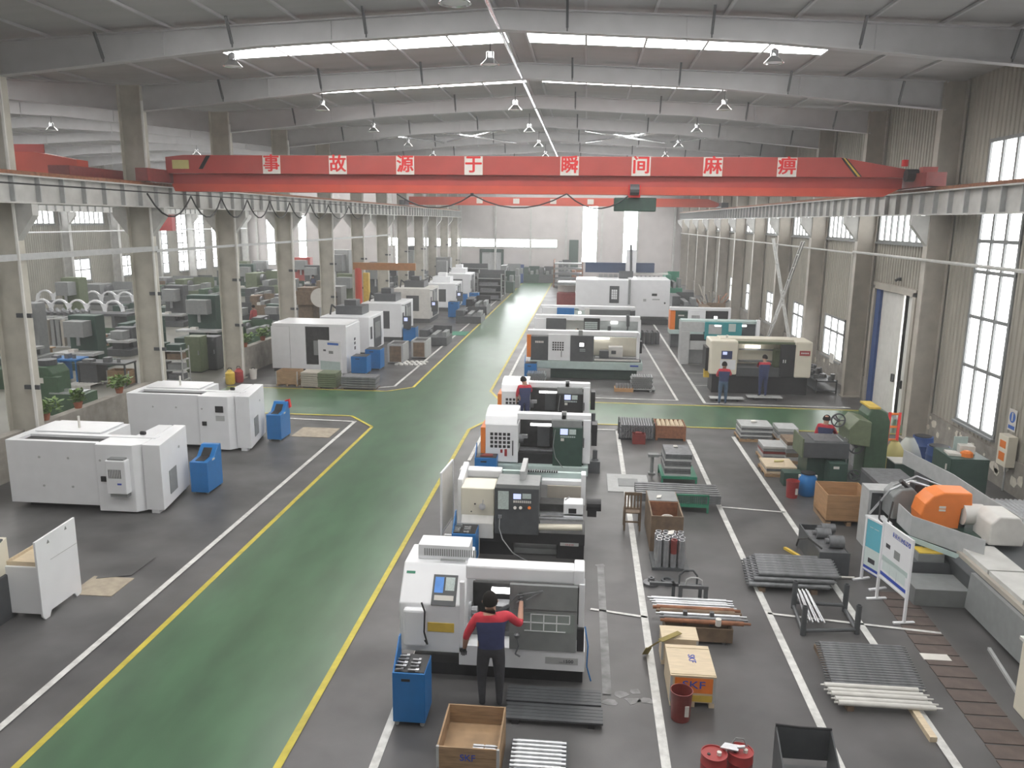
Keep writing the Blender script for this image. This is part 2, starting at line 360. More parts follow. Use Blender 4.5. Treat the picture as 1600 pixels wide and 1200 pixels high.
# columns: web, two flanges, brackets
def column_mb(xa, xb, h):
    mb = MB(); mb.b(xa, xb, -.015, .015, 0, h)
    mb.b(xa-.015, xa+.015, -.17, .17, 0, h); mb.b(xb-.015, xb+.015, -.17, .17, 0, h)
    return mb.b(xa-.08, xb+.08, -.24, .24, 0, .04)
cmr = column_mb(11.0, 11.7, 11.55).mesh('column', 'steel_tan'); cml = column_mb(-16.1, -15.3, 11.55).mesh('column', 'column_pale'); cme = column_mb(-41.9, -41.2, 11.5).mesh('column', 'steel_paint')
def bracket(x0, x1):
    return MB().prism([(x0, 7.45), (x1, 7.45), (x1, 7.15), (x0, 6.45)], 'y', -.13, .13)
bmr = bracket(11.0, 10.45).mesh('bracket', 'steel_paint'); bml = bracket(-15.3, -14.75).mesh('bracket', 'steel_paint'); bmm = bracket(-16.1, -16.65).mesh('bracket', 'steel_paint'); bme = bracket(-41.2, -40.6).mesh('bracket', 'steel_paint')
clip = MB().b(-.22, .22, -.03, .03, 0, .12).mesh('clip', 'grey_dark')
for fy in YF:
    o = link('column', cmr, None, (0, fy if abs(fy-20.6) > .1 else 19.5, 0)); o['kind'] = 'structure'; link('bracket', bmr, o)
    o = link('column', cml, None, (0, fy, 0)); o['kind'] = 'structure'; link('bracket', bml, o); link('bracket', bmm, o)
    part(o, 'conduit_pipe', MB().cyl((-15.2, -.24, 0.1), (-15.2, -.24, 11), .045, 6), 'white_dirty')
    link('pipe_clip', clip, o, (-15.25, -.2, 2.4)); link('pipe_clip', clip, o, (-15.25, -.2, 4.4))
    if fy > 30:
        o = link('column', cme, None, (0, fy, 0)); o['kind'] = 'structure'; link('bracket', bme, o)
# crane runways
def runway(x, name, lab, near=-6):
    t = thing(name, lab, 'crane runway', (x, 0, 0)); t['kind'] = 'structure'
    part(t, 'web', MB().b(-.012, .012, near, 95.6, 7.5, 8.16), 'steel_paint')
    part(t, 'top_flange', MB().b(-.2, .2, near, 95.6, 8.16, 8.2), 'steel_paint')
    part(t, 'bottom_flange', MB().b(-.16, .16, near, 95.6, 7.46, 7.5), 'steel_paint')
    part(t, 'rail', MB().b(-.04, .04, near, 95.6, 8.2, 8.31), 'rust')
    sm = MB().b(-.15, .15, -.02, .02, 7.5, 8.16).mesh('stiffener', 'grey_light')
    n = 0
    y = near+.6
    while y < 95: link('stiffener', sm, t, (0, y, 0)); y += 1.02
    return t
runway(10.75, 'crane_runway', 'pale ribbed steel runway beam along the right wall')
rl = runway(-15.05, 'crane_runway', 'pale ribbed steel runway beam on the middle column row')
runway(-16.4, 'crane_runway', 'ribbed runway beam on the left side of the middle columns')
runway(-40.9, 'crane_runway', 'ribbed runway beam by the far left wall', 20)
# ---- corrugated walls with openings
def sheet(mb, y0, y1, z0, z1, x, sgn, pitch=.25, d=.035):
    y = y0; pts = []
    while y < y1-1e-6:
        for a, h in ((0, 0), (.55, 0), (.65, 1), (.9, 1)):
            q = y+a*pitch
            if q < y1: pts.append((q, x+sgn*h*d))
        y += pitch
    pts.append((y1, x))
    vs = [(p[1], p[0], z) for z in (z0, z1) for p in pts]; n = len(pts)
    mb.add(vs, [(i, i+1, n+i+1, n+i) for i in range(n-1)])
def wall_side(mb, x, sgn, y0, y1, z0, z1, holes):
    ys = sorted({y0, y1, *[h[0] for h in holes], *[h[1] for h in holes]})
    for a, c in zip(ys[:-1], ys[1:]):
        hs = sorted([(h[2], h[3]) for h in holes if h[0] <= a+1e-6 and h[1] >= c-1e-6]); z = z0
        for h0, h1 in hs:
            if h0 > z: sheet(mb, a, c, z, h0, x, sgn)
            z = max(z, h1)
        if z < z1: sheet(mb, a, c, z, z1, x, sgn)
WN = [0]
def window_y(x, sgn, y0, y1, z0, z1, ny, nz, rows=None, pm='daylight', fm='grey'):
    """window in a wall of constant x; sgn: side towards the room"""
    WN[0] += 1; o = struct('window_%d' % WN[0]); o.location = (x, y0, z0); W, H = y1-y0, z1-z0
    zs = rows or [H*i/nz for i in range(nz+1)]; f = MB(); t = .10
    for i in range(ny+1): y = W*i/ny; f.b(-.05, .05, y-t/2, y+t/2, -t/2, H+t/2)
    for z in zs: f.b(-.055, .055, -t/2, W+t/2, z-t/2, z+t/2)
    part(o, 'window_frame', f, fm)
    part(o, 'window_sill', MB().b(-.06 if sgn > 0 else -.14, .14 if sgn > 0 else .06, -.08, W+.08, -.1, -.03), fm)
    for i in range(ny):
        for z, zz in zip(zs[:-1], zs[1:]):
            link('pane', pane_mesh(W/ny-t, zz-z-t, pm), o, (-sgn*.02, W*(i+.5)/ny, (z+zz)/2))
    return o
PMS = {}
def pane_mesh(a, h, mt):
    k = (round(a, 3), round(h, 3), mt)
    if k not in PMS: PMS[k] = MB().b(-.006, .006, -a/2, a/2, -h/2, h/2).mesh('pane', mt)
    return PMS[k]
holes = []
holes.append((23.2, 25.55, 1.2, 9.6))
window_y(XR, -1, 23.2, 25.55, 1.2, 9.6, 3, 1, [0, 1.75, 3.25, 4.6, 5.5, 7.0, 8.4])
for k, fy in enumerate(YF[:-1]):
    if fy < 8 or abs(fy-20.6) < .1: continue
    holes.append((fy+.25, fy+6.55, 6.5, 8.1)); window_y(XR, -1, fy+.25, fy+6.55, 6.5, 8.1, 10 if fy < 45 else 6, 1)
    if abs(fy-27.4) < .1: continue
    a = fy+2.9 if abs(fy-34.2) < .1 else fy+2.2
    holes.append((a, a+3, .95, 2.85)); window_y(XR, -1, a, a+3, .95, 2.85, 3, 2, [0, 1.25, 1.9])
holes.append((29.5, 33.3, 0, 4.65))
wr = MB(); wall_side(wr, XR, -1, -6, YE, 0, 12, holes)
wro = smesh('wall_right', wr, 'wall_sheet', 'corrugated beige sheet wall with tall windows')
pl = MB()
for a, c in ((-6, 29.4), (33.4, YE)): pl.b(XR-.11, XR-.01, a, c, 0, .95)
part(wro, 'plinth', pl, 'plinth', label='stained brick plinth with peeling plaster')
for i in range(26):
    y = 20.5+random.random()*7 if i < 18 else 34.6+random.random()*10; z = .35+random.random()*.5; s = .06+random.random()*.16
    n = 6; pts = [(y+s*(.6+.6*random.random())*math.cos(q*6.283/n), z+s*(.5+.5*random.random())*math.sin(q*6.283/n)) for q in range(n)]
    part(wro, 'peeling_patch', MB().prism(pts, 'x', XR-.118, XR-.109), 'peel')
smesh('wall_outer', MB().b(XR+.1, XR+.3, -6, 29.4, 0, 12).b(XR+.1, XR+.3, 33.4, YE, 0, 12).b(XR+.1, XR+.3, 29.4, 33.4, 4.75, 12), 'wall_pale', 'outer skin of the right wall')
# door in the right wall: two sliding leaves, a gap of daylight
d = struct('door_1'); d.location = (XR, 0, 0)
part(d, 'door_frame', MB().b(-.2, .1, 33.3, 33.55, 0, 4.8).b(-.2, .1, 29.25, 29.5, 0, 4.8).b(-.2, .1, 29.25, 33.55, 4.65, 4.9), 'steel_tan')
part(d, 'door_leaf', MB().b(-.02, .06, 30.75, 33.2, .05, 4.6), 'white_dirty', bevel=.01)
part(d, 'door_leaf', MB().b(-.02, .06, 29.5, 30.25, .05, 4.6), 'white_dirty', bevel=.01)
part(d, 'blue_edge', MB().b(-.12, .0, 32.85, 33.3, .02, 4.62), 'blue_dark', label='dark blue door post')
part(d, 'door_handle', MB().b(-.1, -.02, 30.85, 31.0, 1.3, 1.6).b(-.1, -.02, 30.05, 30.15, 1.2, 1.5), 'black')
part(d, 'daylight_gap', MB().b(.5, .55, 29.3, 31.3, -.02, 4.6), 'daylight')
part(wro, 'wall_lamp', MB().b(-.1, 0, -.06, .06, 0, .12).cyl((-.1, 0, .06), (-.2, 0, .0), .05, 8), 'grey_dark', loc=(XR-.03, 31.2, 5.1))
# end wall
def end_wall():
    holes = [(-25.2, -3.45, 4.05, 5.0), (-.5, 1.25, 2.4, 9.0), (4.3, 6.0, 2.4, 9.0), (-12.6, -9.9, 0, 3.6), (-23, -22, 1, 9), (-35, -34, 1.5, 7.5), (-39, -38, 1.5, 7.5)]
    mb = MB(); xs = sorted({XE, XR, *[h[0] for h in holes], *[h[1] for h in holes]})
    for a, c in zip(xs[:-1], xs[1:]):
        z = 0
        for h in sorted([(h[2], h[3]) for h in holes if h[0] <= a+1e-6 and h[1] >= c-1e-6]):
            if h[0] > z: mb.b(a, c, YE, YE+.2, z, h[0])
            z = h[1]
        mb.b(a, c, YE, YE+.2, z, 12.4)
    o = smesh('wall_end', mb, 'wall_pale', 'pale end wall with strip window and tall windows')
    for i in range(13):
        x = XE+2+i*4.2
        part(o, 'wall_post', MB().b(x-.12, x+.12, YE-.2, YE, 0, 12), 'steel_paint')
    for h in holes:
        WN[0] += 1; wi = struct('window_%d' % WN[0]); nx = max(1, round((h[1]-h[0])/2.2)); W = h[1]-h[0]; t = .05
        if h[2] == 0: continue
        f = MB()
        f.b(h[0]-t, h[0]+t, YE-.05, YE+.1, h[2], h[3]).b(h[1]-t, h[1]+t, YE-.05, YE+.1, h[2], h[3]).b(h[0], h[1], YE-.05, YE+.1, h[2]-t, h[2]+t).b(h[0], h[1], YE-.05, YE+.1, h[3]-t, h[3]+t)
        part(wi, 'window_frame', f, 'steel_paint')
        pmesh = MB().b(0, W/nx-.03, 0, .012, 0, h[3]-h[2]).mesh('pane', 'daylight_end')
        for i in range(nx): link('pane', pmesh, wi, (h[0]+W*i/nx, YE+.08, h[2]))
    d2 = struct('door_2')
    part(d2, 'door_frame', MB().b(-12.7, -12.4, YE-.1, YE+.1, 0, 3.7).b(-10.1, -9.8, YE-.1, YE+.1, 0, 3.7).b(-12.7, -9.8, YE-.1, YE+.1, 3.4, 3.8), 'green_dark')
    part(d2, 'door_leaf', MB().b(-12.4, -10.1, YE, YE+.08, 0, 3.4), 'grey_light')
    d3 = struct('door_3'); part(d3, 'door_leaf', MB().b(-2.0, -.9, YE-.1, YE-.02, .5, 5.0), 'green_dark')
end_wall()
# far left wall
holes = [(a, b_, 6.5, 7.8) for a, b_ in ((34.6, 40.6), (41.4, 47.4), (48.2, 54.2), (55, 61), (61.6, 67.6), (68.4, 74.4))]
for h in list(holes):
    window_y(XE, 1, *h, 9, 1)
for a in (62.5, 69.5): holes.append((a, a+2.6, 1.8, 3.6)); window_y(XE, 1, a, a+2.6, 1.8, 3.6, 2, 2)
for a in (76, 80.2, 84, 88, 92): holes.append((a, a+2.2, 1.6, 7.4)); window_y(XE, 1, a, a+2.2, 1.6, 7.4, 2, 6)
wl = MB(); wall_side(wl, XE, 1, 20, YE, 0, 12, holes)
smesh('wall_left', wl, 'wall_dim', 'pale far wall of the left bay'); smesh('wall_outer', MB().b(XE-.3, XE-.1, -6, YE, 0, 12), 'wall_pale', 'outer skin of the left wall')
smesh('wall_back', MB().b(XE, XR+.3, -6.2, -6, 0, 12.4), 'wall_pale', 'wall behind the viewer')
# windows behind the viewer's side continue the row
for fy in (0.2, 7.0, 13.8):
    window_y(XR-.05, -1, fy+2, fy+4.4, 1.2, 9.0, 3, 6)
# low wall between the middle columns
lw = MB()
for a, c in zip(YF[:-1], YF[1:]):
    if c < 62 and not abs(a-27.4) < .1: lw.b(-15.85, -15.55, a+.3, c-.3, 0, 1.25)
smesh('wall_low', lw, 'plinth', 'low grey wall between the middle columns')
# pipes and tie beams
t = part(None, 'wall_pipe', MB().cyl((10.85, -2, 6.05), (10.85, 34, 6.05), .05, 8).cyl((10.85, 34, 6.0), (10.85, 95, 5.95), .04, 8), 'steel_paint'); tag(t, 'thin pale pipe running along the right wall columns', 'pipe')
t = part(None, 'tie_beam', MB().b(-15.35, -15.2, -2, 27.5, 5.95, 6.12).b(-15.35, -15.25, 27.5, 62, 5.9, 6.0), 'grey_light'); tag(t, 'grey horizontal tie beam between the middle columns', 'beam')
t = part(None, 'wall_pipe', MB().cyl((-41, 30, 5.9), (-41, 95, 5.9), .06, 8), 'white'); tag(t, 'white pipe along the far left wall', 'pipe')


# ================================================================ machines
class F:
    """front face of a machine: boxes given by their outline on a plane at distance y, built with real depth"""
    def __init__(s, t, y, ox, oy, sc_): s.t = t; s.y = y; s.o = (ox, oy, sc_); s.L = Vector(t.location)
    def p(s, cx, cy, d=0.0):
        v = TY(s.o[0]+cx/s.o[2], s.o[1]+cy/s.o[2], s.y+d); return v-s.L
    def r(s, x0, y0, x1, y1, d=0.0):
        cx, cy = (x0+x1)/2, (y0+(y1 if y1 is not None else y0))/2
        a, b_ = s.p(x0, cy, d).x, s.p(x1, cy, d).x
        z1 = s.p(cx, y0, d).z; z0 = 0.0 if y1 is None else max(0.0, s.p(cx, y1, d).z)
        return round(a, 3), round(b_, 3), round(z0, 3), round(z1, 3)
    def box(s, name, mt, x0, y0, x1, y1, d0, d1, parent=None, label=None, bevel=0.008, mb=None, dz=0):
        a, b_, z0, z1 = s.r(x0, y0, x1, y1, d0); yy = s.y-s.L.y
        if dz: z0 = z0-dz
        m_ = MB().b(a, b_, yy+d0, yy+d1, z0, z1)
        return part(parent or s.t, name, m_, mt, bevel=bevel, label=label)
    def grid(s, name, mt, x0, y0, x1, y1, nx, ny, k, d0, d1, parent=None):
        a, b_, z0, z1 = s.r(x0, y0, x1, y1, d0); yy = s.y-s.L.y; m_ = MB(); w_, h_ = (b_-a)/nx, (z1-z0)/ny
        for i in range(nx):
            for j in range(ny):
                m_.b(a+w_*(i+.5-k/2), a+w_*(i+.5+k/2), yy+d0, yy+d1, z0+h_*(j+.5-k/2), z0+h_*(j+.5+k/2))
        return part(parent or s.t, name, m_, mt)
    def rows(s, rr):
        for q in rr: s.box(*q)
def lathe_thing(label, u, y, group=None, cat='lathe'):
    x = TY(u, 700, y).x
    return thing('cnc_lathe', label, cat, (round(x, 2), y, 0), 0, group)
# ---- L1: white lathe nearest the viewer
t = lathe_thing('white CNC lathe nearest the viewer with a worker at its open door', 625, 11.3); f = F(t, 11.3, 600, 860, 4.706)
yy = 0
f.box('base', 'black', 200, 850, 1462, None, .15, 1.1)
f.box('apron', 'white', 550, 722, 1475, 868, 0, .75)
x0, x1, z0, z1 = f.r(112, 150, 598, 830)
hs = part(t, 'headstock_cover', MB().prism([(0, .47), (0, 1.28), (.42, 1.78), (1.15, 1.78), (1.15, .47)], 'x', x0, x1), 'white', bevel=.02)
f.box('side_cover', 'white', 140, 440, 300, 710, -.12, .02, None, None, .04)
vb = part(t, 'ventilation_box', MB().b(x0+.2, x1-.02, .55, .95, 1.785, 2.03), 'white', bevel=.01); vm = MB()
for k in range(24): vm.b(x0+.3+k*.036, x0+.318+k*.036, .545, .55, 1.85, 1.97)
part(vb, 'vent_slots', vm, 'grey')
def onslope(nm, mt, xa, xb, k0, k1, h, parent):      # plate lying on the sloped control face, k along the slope
    p = lambda k, e: (.42*k-e*.766, 1.28+.5*k+e*.643)
    return part(parent, nm, MB().prism([p(k0, 0), p(k1, 0), p(k1, h), p(k0, h)], 'x', xa, xb), mt)
xa, xb = f.p(345, 400).x, f.p(525, 400).x
cp = onslope('control_panel', 'grey_dark', xa, xb, -.02, .72, .015, t)
onslope('screen', 'screen_blue', xa+.03, xa+.17, .28, .66, .02, cp); onslope('keypad', 'keys', xa+.2, xb-.04, .34, .66, .02, cp)
onslope('key_row', 'paper', xa+.04, xb-.04, .10, .22, .02, cp)
onslope('label_plate', 'grey', x0+.58, x0+.98, 1.06, 1.12, .005, hs)
onslope('label_plate', 'green', x0+.06, x0+.2, .72, .78, .006, hs)
f.box('warning_label', 'yellow', 320, 535, 515, 600, -.012, 0, hs, 'yellow warning label', 0)
part(t, 'cable', MB().tube([f.p(290, 350, -.05)+Vector((0, -.15, 0)), f.p(300, 450, -.2), f.p(295, 600, -.2), f.p(320, 690, -.2), f.p(300, 660, -.2)], .014), 'black')
f.box('door_post', 'white', 556, 235, 590, 720, -.02, .06)
f.box('top_beam', 'white', 600, 128, 1400, 235, .12, .42, None, None, .03)
f.box('beam_end', 'white', 1396, 150, 1475, 262, .08, .5, None, None, .02)
f.box('end_post', 'white', 1430, 255, 1472, 672, .05, .3)
f.box('end_wall', 'white_dirty', 1440, 255, 1462, 740, .3, 1.1)
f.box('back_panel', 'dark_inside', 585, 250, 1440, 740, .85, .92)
f.box('chip_pan', 'grey_dark', 585, 700, 1440, 735, .1, .9)
f.box('work_light', 'lamp_glow', 790, 288, 940, 318, .6, .68, None, 'lit work lamp', 0)
part(t, 'chuck', MB().cyl(f.p(560, 440, .45), f.p(650, 440, .45), .15, 20).cyl(f.p(650, 440, .45), f.p(690, 440, .45), .07, 16), 'steel', smooth=True)
part(t, 'tool_turret', MB().b(*(lambda a: (a.x-.12, a.x+.15, a.y-.1, a.y+.15, a.z-.12, a.z+.12))(f.p(850, 440, .5))).cyl(f.p(850, 440, .4), f.p(930, 400, .3), .03), 'steel_dull')
f.box('bed_way', 'steel_dull', 590, 600, 1430, 640, .35, .7)
dr = f.box('sliding_door', 'grey', 922, 262, 1420, 740, -.03, .04)
f.box('door_top', 'grey', 950, 262, 1418, 440, -.06, -.028, dr)
f.box('door_window', 'tinted_pane', 1030, 468, 1400, 605, -.04, -.031, dr, None, 0)
gx = MB(); a, b_, z0, z1 = f.r(985, 470, 1365, 598, -.045)
gx.b(a, b_, -.05, -.041, (z0+z1)/2-.008, (z0+z1)/2+.008)
for k in (1, 2, 3, 4): xx = a+(b_-a)*k/4; gx.b(xx-.008, xx+.008, -.05, -.041, z0 if k < 4 else (z0+z1)/2, z1)
gx.b(a+.2, b_, -.05, -.041, z1-.012, z1).b(a+.1, b_-.06, -.05, -.041, z0, z0+.012)
part(dr, 'window_bars', gx, 'white')
f.box('door_gap', 'black', 1418, 580, 1470, 745, -.02, .05)
part(t, 'air_gun', MB().tube([f.p(930, 380, -.1), f.p(980, 330, -.12), f.p(1170, 300, -.12), f.p(1050, 365, -.14)], .012).bar(f.p(985, 375, -.14), f.p(1030, 430, -.14), .07), 'steel_dull')
part(t, 'hose', MB().tube([f.p(975, 620, -.1), f.p(990, 700, -.12), f.p(965, 760, -.12), f.p(1000, 780, -.12)], .014).lathe([(.04, 0), (.05, .05), (.02, .08)], 10, tuple(f.p(978, 640, -.1))), 'steel_dull')
part(t, 'blue_hose', MB().tube([f.p(1478, 560, .2), f.p(1500, 700, .1), f.p(1490, 850, .1), f.p(1520, 960, .1)], .012), 'blue')
nm = f.box('name_plate', 'grey_light', 1185, 790, 1425, 838, -.008, 0, None, None, 0)
text(nm, '...1500', .07, 'ink_dark', f.p(1340, 815, 0)+Vector((0, -.012, 0)), sx=1.2)
# ---- L2: dark flat-bed lathe
t = lathe_thing('dark grey flat-bed CNC lathe with cream headstock and round dial', 718, 16.1); f = F(t, 16.1, 680, 720, 5.714)
f.box('foot', 'black', 395, 690, 700, None, .1, .9); f.box('foot', 'black', 1085, 700, 1330, None, .05, .9)
f.box('bed', 'black', 395, 640, 1335, 740, 0, .85)
f.box('chip_tray', 'grey', 590, 780, 1100, 830, .2, .8)
hs = f.box('headstock', 'cream', 230, 245, 528, 488, .05, .75, None, 'cream headstock', .02)
part(hs, 'speed_dial', MB().cyl(f.p(420, 410, .05), f.p(420, 410, -.06), .07, 16).cyl(f.p(420, 410, -.05), f.p(420, 410, -.1), .03, 10).bar(f.p(420, 410, -.08), f.p(428, 350, -.08), .015), 'steel', smooth=True)
part(hs, 'knob', MB().cyl(f.p(355, 385, .05), f.p(355, 385, 0), .02, 8).cyl(f.p(322, 452, .05), f.p(322, 452, 0), .015, 8), 'black')
x0, x1, z0, z1 = f.r(235, 490, 522, 680)
part(t, 'gear_cover', MB().prism([(.05, z1), (-.06, z1-.15), (-.06, z0), (.7, z0), (.7, z1)], 'x', x0, x1), 'white_dirty', bevel=.01)
part(t, 'end_cover', MB().prism([(.3, 1.62), (1.2, 1.75), (1.35, 1.0), (1.35, .5), (.2, .5)], 'x', x0-.13, x0-.005), 'white', bevel=.02)
f.box('rear_cover', 'white', 216, 82, 592, 150, 1.0, 1.3, None, None, .03); f.box('rear_shelf', 'white_dirty', 216, 150, 560, 215, 1.0, 1.25)
gd = f.box('sliding_guard', 'grey_dark', 530, 245, 925, 660, -.1, .55, None, 'dark grey sliding guard', .02)
f.box('guard_top', 'grey', 545, 215, 930, 250, -.1, .62, gd)
f.box('window', 'keys', 560, 272, 655, 432, -.115, -.1, gd, None, 0)
f.box('screen', 'screen', 698, 298, 765, 342, -.115, -.1, gd, None, 0); f.box('keypad', 'keys', 778, 298, 856, 340, -.115, -.1, gd, None, 0)
f.grid('button_row', 'paper', 695, 355, 858, 382, 9, 1, .7, -.115, -.1, gd)
for cx, mt in ((712, 'paper'), (762, 'paper'), (796, 'black'), (840, 'orange')):
    part(gd, 'control_knob', MB().cyl(f.p(cx, 420, -.1), f.p(cx, 420, -.14), .035 if mt != 'black' else .015, 12), mt)
f.box('handle', 'steel', 560, 485, 595, 515, -.14, -.1, gd)
f.box('guide_rail', 'grey_light', 755, 95, 800, 225, .2, 1.2)
f.box('rear_rail', 'pale_teal', 600, 100, 1340, 190, 1.15, 1.25); f.box('rear_beam', 'white', 950, 180, 1340, 222, .95, 1.15); f.box('end_post', 'white', 1300, 128, 1342, 400, .9, 1.2)
tm = MB()
a, b_, z0, z1 = f.r(810, 98, 1100, 125, 1.15)
for i in range(14): tm.b(a+(b_-a)*i/14, a+(b_-a)*(i+.6)/14, 1.1, 1.2, z1, z1+.04)
part(t, 'cable_chain', tm, 'black')
f.box('splash_panel', 'steel_tan', 1000, 225, 1300, 400, .85, .9)
f.box('bed_way', 'steel', 915, 470, 1320, 490, .1, .5); f.box('bed_way', 'steel', 915, 515, 1320, 540, .0, .12)
f.box('saddle', 'dark_inside', 915, 385, 1150, 480, .2, .6)
ts = f.box('tailstock', 'white', 1145, 385, 1320, 520, .1, .5, None, 'white tailstock', .02)
part(ts, 'quill_handle', MB().tube([f.p(1160, 350, .1), f.p(1200, 322, .1)], .015), 'steel')
f.box('recess', 'black', 1190, 430, 1260, 470, .08, .1, ts, None, 0)
part(t, 'lead_screw_guard', MB().cyl(f.p(918, 590, .0), f.p(1312, 596, .0), .07, 12), 'cream', smooth=True)
part(t, 'motor', MB().cyl(f.p(1350, 390, .5), f.p(1480, 395, .5), .14, 14).b(*(lambda a: (a.x-.1, a.x+.1, a.y-.1, a.y+.1, a.z-.25, a.z))(f.p(1400, 390, .5))), 'black')
nm = f.box('name_plate', 'grey_light', 1115, 735, 1280, 762, -.008, 0, None, None, 0); text(nm, 'CK 6150', .05, 'red', f.p(1198, 749)+Vector((0, -.012, 0)))
part(t, 'hose', MB().tube([f.p(575, 510, -.13), f.p(570, 600, -.13), f.p(600, 700, -.15), f.p(690, 820, -.2), G(815, 872)-f.L, G(838, 884)-f.L], .012), 'grey_light')
# ---- L3 and L4: white lathes with a grid of windows
def grid_lathe(label, u, y, dk, dc, seq):
    t = lathe_thing(label, u, y); s_ = 6.667*y/22.0
    f = F(t, y, 740, 580, 6.667); f.L = Vector((TY(751.2, 700, 22).x, 22, 0)); f.y = 22
    f.box('base', 'black', 150, 1000, 1130, None, .15, 1.0)
    f.box('tray', 'pale_teal', 60, 985, 1190, 1100, -.12, 1.1, None, None, .02)
    f.box('side_stripe', 'orange', 72, 585, 122, 900, .02, .9, None, 'orange end panel')
    x0, x1, z0, z1 = f.r(115, 430, 455, 560)
    hs = f.box('headstock_cover', 'white', 122, 558, 460, 945, 0, 1.0)
    part(t, 'top_cover', MB().prism([(0, z0), (.15, z0+.22), (.55, z0+.34), (1.1, z0+.34), (1.1, z0)], 'x', x0, x1), 'white', bevel=.02)
    f.grid('window_grid', 'black', 165, 635, 385, 805, 5, 4, .68, -.008, .0, hs)
    f.box('handle', 'black', 400, 725, 410, 880, -.03, 0, hs); f.box('red_label', 'red', 320, 812, 346, 885, -.006, 0, hs, None, 0); f.box('red_label', 'red', 276, 815, 300, 850, -.006, 0, hs, None, 0)
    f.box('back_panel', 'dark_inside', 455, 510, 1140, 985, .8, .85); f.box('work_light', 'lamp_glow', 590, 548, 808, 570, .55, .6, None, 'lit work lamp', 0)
    f.box('bed', 'black', 455, 860, 1140, 985, .1, .8); f.box('bed_way', 'steel_dull', 460, 820, 860, 850, .3, .6)
    part(t, 'chuck', MB().cyl(f.p(455, 700, .45), f.p(520, 700, .45), .14, 16), 'steel_dull', smooth=True)
    f.box('turret', 'grey_dark', 660, 580, 790, 780, .4, .7); f.box('tool_post', 'steel', 500, 660, 560, 700, .3, .4)
    cd_ = f.box('control_door', dk, 822, 592, 1130, 990, -.05, .3, None, None, .01); f.box('door_hood', 'grey', 812, 512, 1128, 592, -.02, .35, None, None, .02)
    f.box('screen', 'screen', 902, 602, 980, 662, -.06, -.05, cd_, None, 0); f.box('keypad', 'keys', 995, 608, 1066, 662, -.06, -.05, cd_, None, 0)
    f.grid('key_row', 'keys', 900, 675, 1060, 695, 8, 1, .7, -.06, -.05, cd_); f.box('dial', 'paper', 905, 700, 940, 728, -.06, -.05, cd_, None, 0); f.box('handle', 'black', 1140, 700, 1150, 800, -.04, .0, None)
    f.box('hanger', 'grey', 915, 428, 966, 550, .1, .25)
    f.box('top_beam', 'white', 455, 450, 1225, 515, .1, .4, None, None, .02); f.box('end_post', 'white', 1135, 512, 1215, 965, .05, .35, None, None, .01); f.box('end_wall', 'white_dirty', 1195, 512, 1213, 985, .35, 1.0)
    part(t, 'coolant_pump', MB().lathe([(.12, 0), (.12, .3), (.07, .35), (.07, .6)], 12, tuple(f.p(1260, 960, .4)-Vector((0, 0, .2)))).b(*(lambda a: (a.x-.15, a.x+.2, .2, .6, 0, .35))(f.p(1250, 700, .4))), 'grey_dark')
    f.box('rear_motor', 'black', 1228, 560, 1285, 780, .5, .9)
    part(t, 'cable', MB().tube([f.p(850, 610, -.07), f.p(825, 780, -.08), f.p(850, 900, -.08), f.p(930, 1010, -.2)], .012), 'grey')
    t.location = (round(TY(u, 700, y).x, 2), y, 0)
    return t
grid_lathe('white CNC lathe with square window grid, third from the viewer', 751.2, 22.0, 'green_dark', 0, 0)
grid_lathe('white CNC lathe with window grid and a worker inside its door, at the cross aisle', 777.5, 26.55, 'black', 0, 0)
# ---- L5 long lathe, L6, L7 and the gantry machine behind
t = lathe_thing('long white and charcoal CNC lathe with an orange end, beyond the cross aisle', 823, 36.2); f = F(t, 36.2, 800, 480, 6.154)
f.box('base', 'green_dark', 370, 600, 1200, None, .25, 1.2); f.box('tray', 'pale_teal', 165, 525, 1255, 598, -.1, 1.3, None, None, .02)
f.box('side_stripe', 'orange', 142, 265, 182, 478, .0, 1.0, None, 'orange end panel')
dp = f.box('name_panel', 'grey_dark', 182, 282, 348, 512, 0, 1.0, None, 'charcoal panel'); f.grid('logo', 'paper', 222, 322, 305, 345, 5, 1, .8, -.01, 0, dp)
hs = f.box('headstock_cover', 'white', 348, 262, 560, 512, -.03, .9); f.grid('window_grid', 'black', 385, 330, 500, 420, 5, 4, .68, -.04, -.03, hs); f.box('handle', 'grey', 470, 420, 478, 480, -.05, -.03, hs)
cp = f.box('control_door', 'grey_dark', 562, 275, 785, 530, -.06, .4, None, None, .01); f.box('screen', 'lamp_glow', 650, 345, 690, 378, -.07, -.06, cp, None, 0); f.grid('keypad', 'keys', 650, 398, 705, 430, 5, 2, .6, -.07, -.06, cp)
f.box('back_panel', 'cream', 785, 290, 1215, 520, 1.0, 1.05); f.box('work_light', 'lamp_glow', 790, 292, 935, 308, .8, .85, None, 'lit work lamp', 0)
f.box('bed', 'grey_dark', 785, 500, 1240, 530, .1, 1.0); f.box('bed_way', 'white_dirty', 790, 505, 1225, 520, .0, .3); f.box('bed_way', 'steel', 800, 480, 1215, 492, .4, .6)
f.box('carriage', 'white_dirty', 930, 385, 1065, 480, .3, .8); f.box('turret', 'grey_dark', 840, 420, 930, 500, .25, .6); f.box('tailstock', 'grey_dark', 955, 420, 1000, 450, .2, .3)
f.box('top_beam', 'white', 150, 230, 1222, 278, .05, .45, None, None, .03); f.box('end_post', 'white', 1198, 255, 1228, 500, .05, .3); f.box('hanger', 'grey', 640, 225, 680, 285, .0, .2)
f.box('end_motor', 'black', 1215, 330, 1250, 445, .3, .7); f.box('name_plate', 'ink_blue', 1135, 560, 1215, 575, -.11, -.1, None, None, 0)
t = lathe_thing('white CNC lathe with black doors and a red-shirted worker, behind the long lathe', 835, 42.2); f = F(t, 42.2, 800, 380, 6.154)
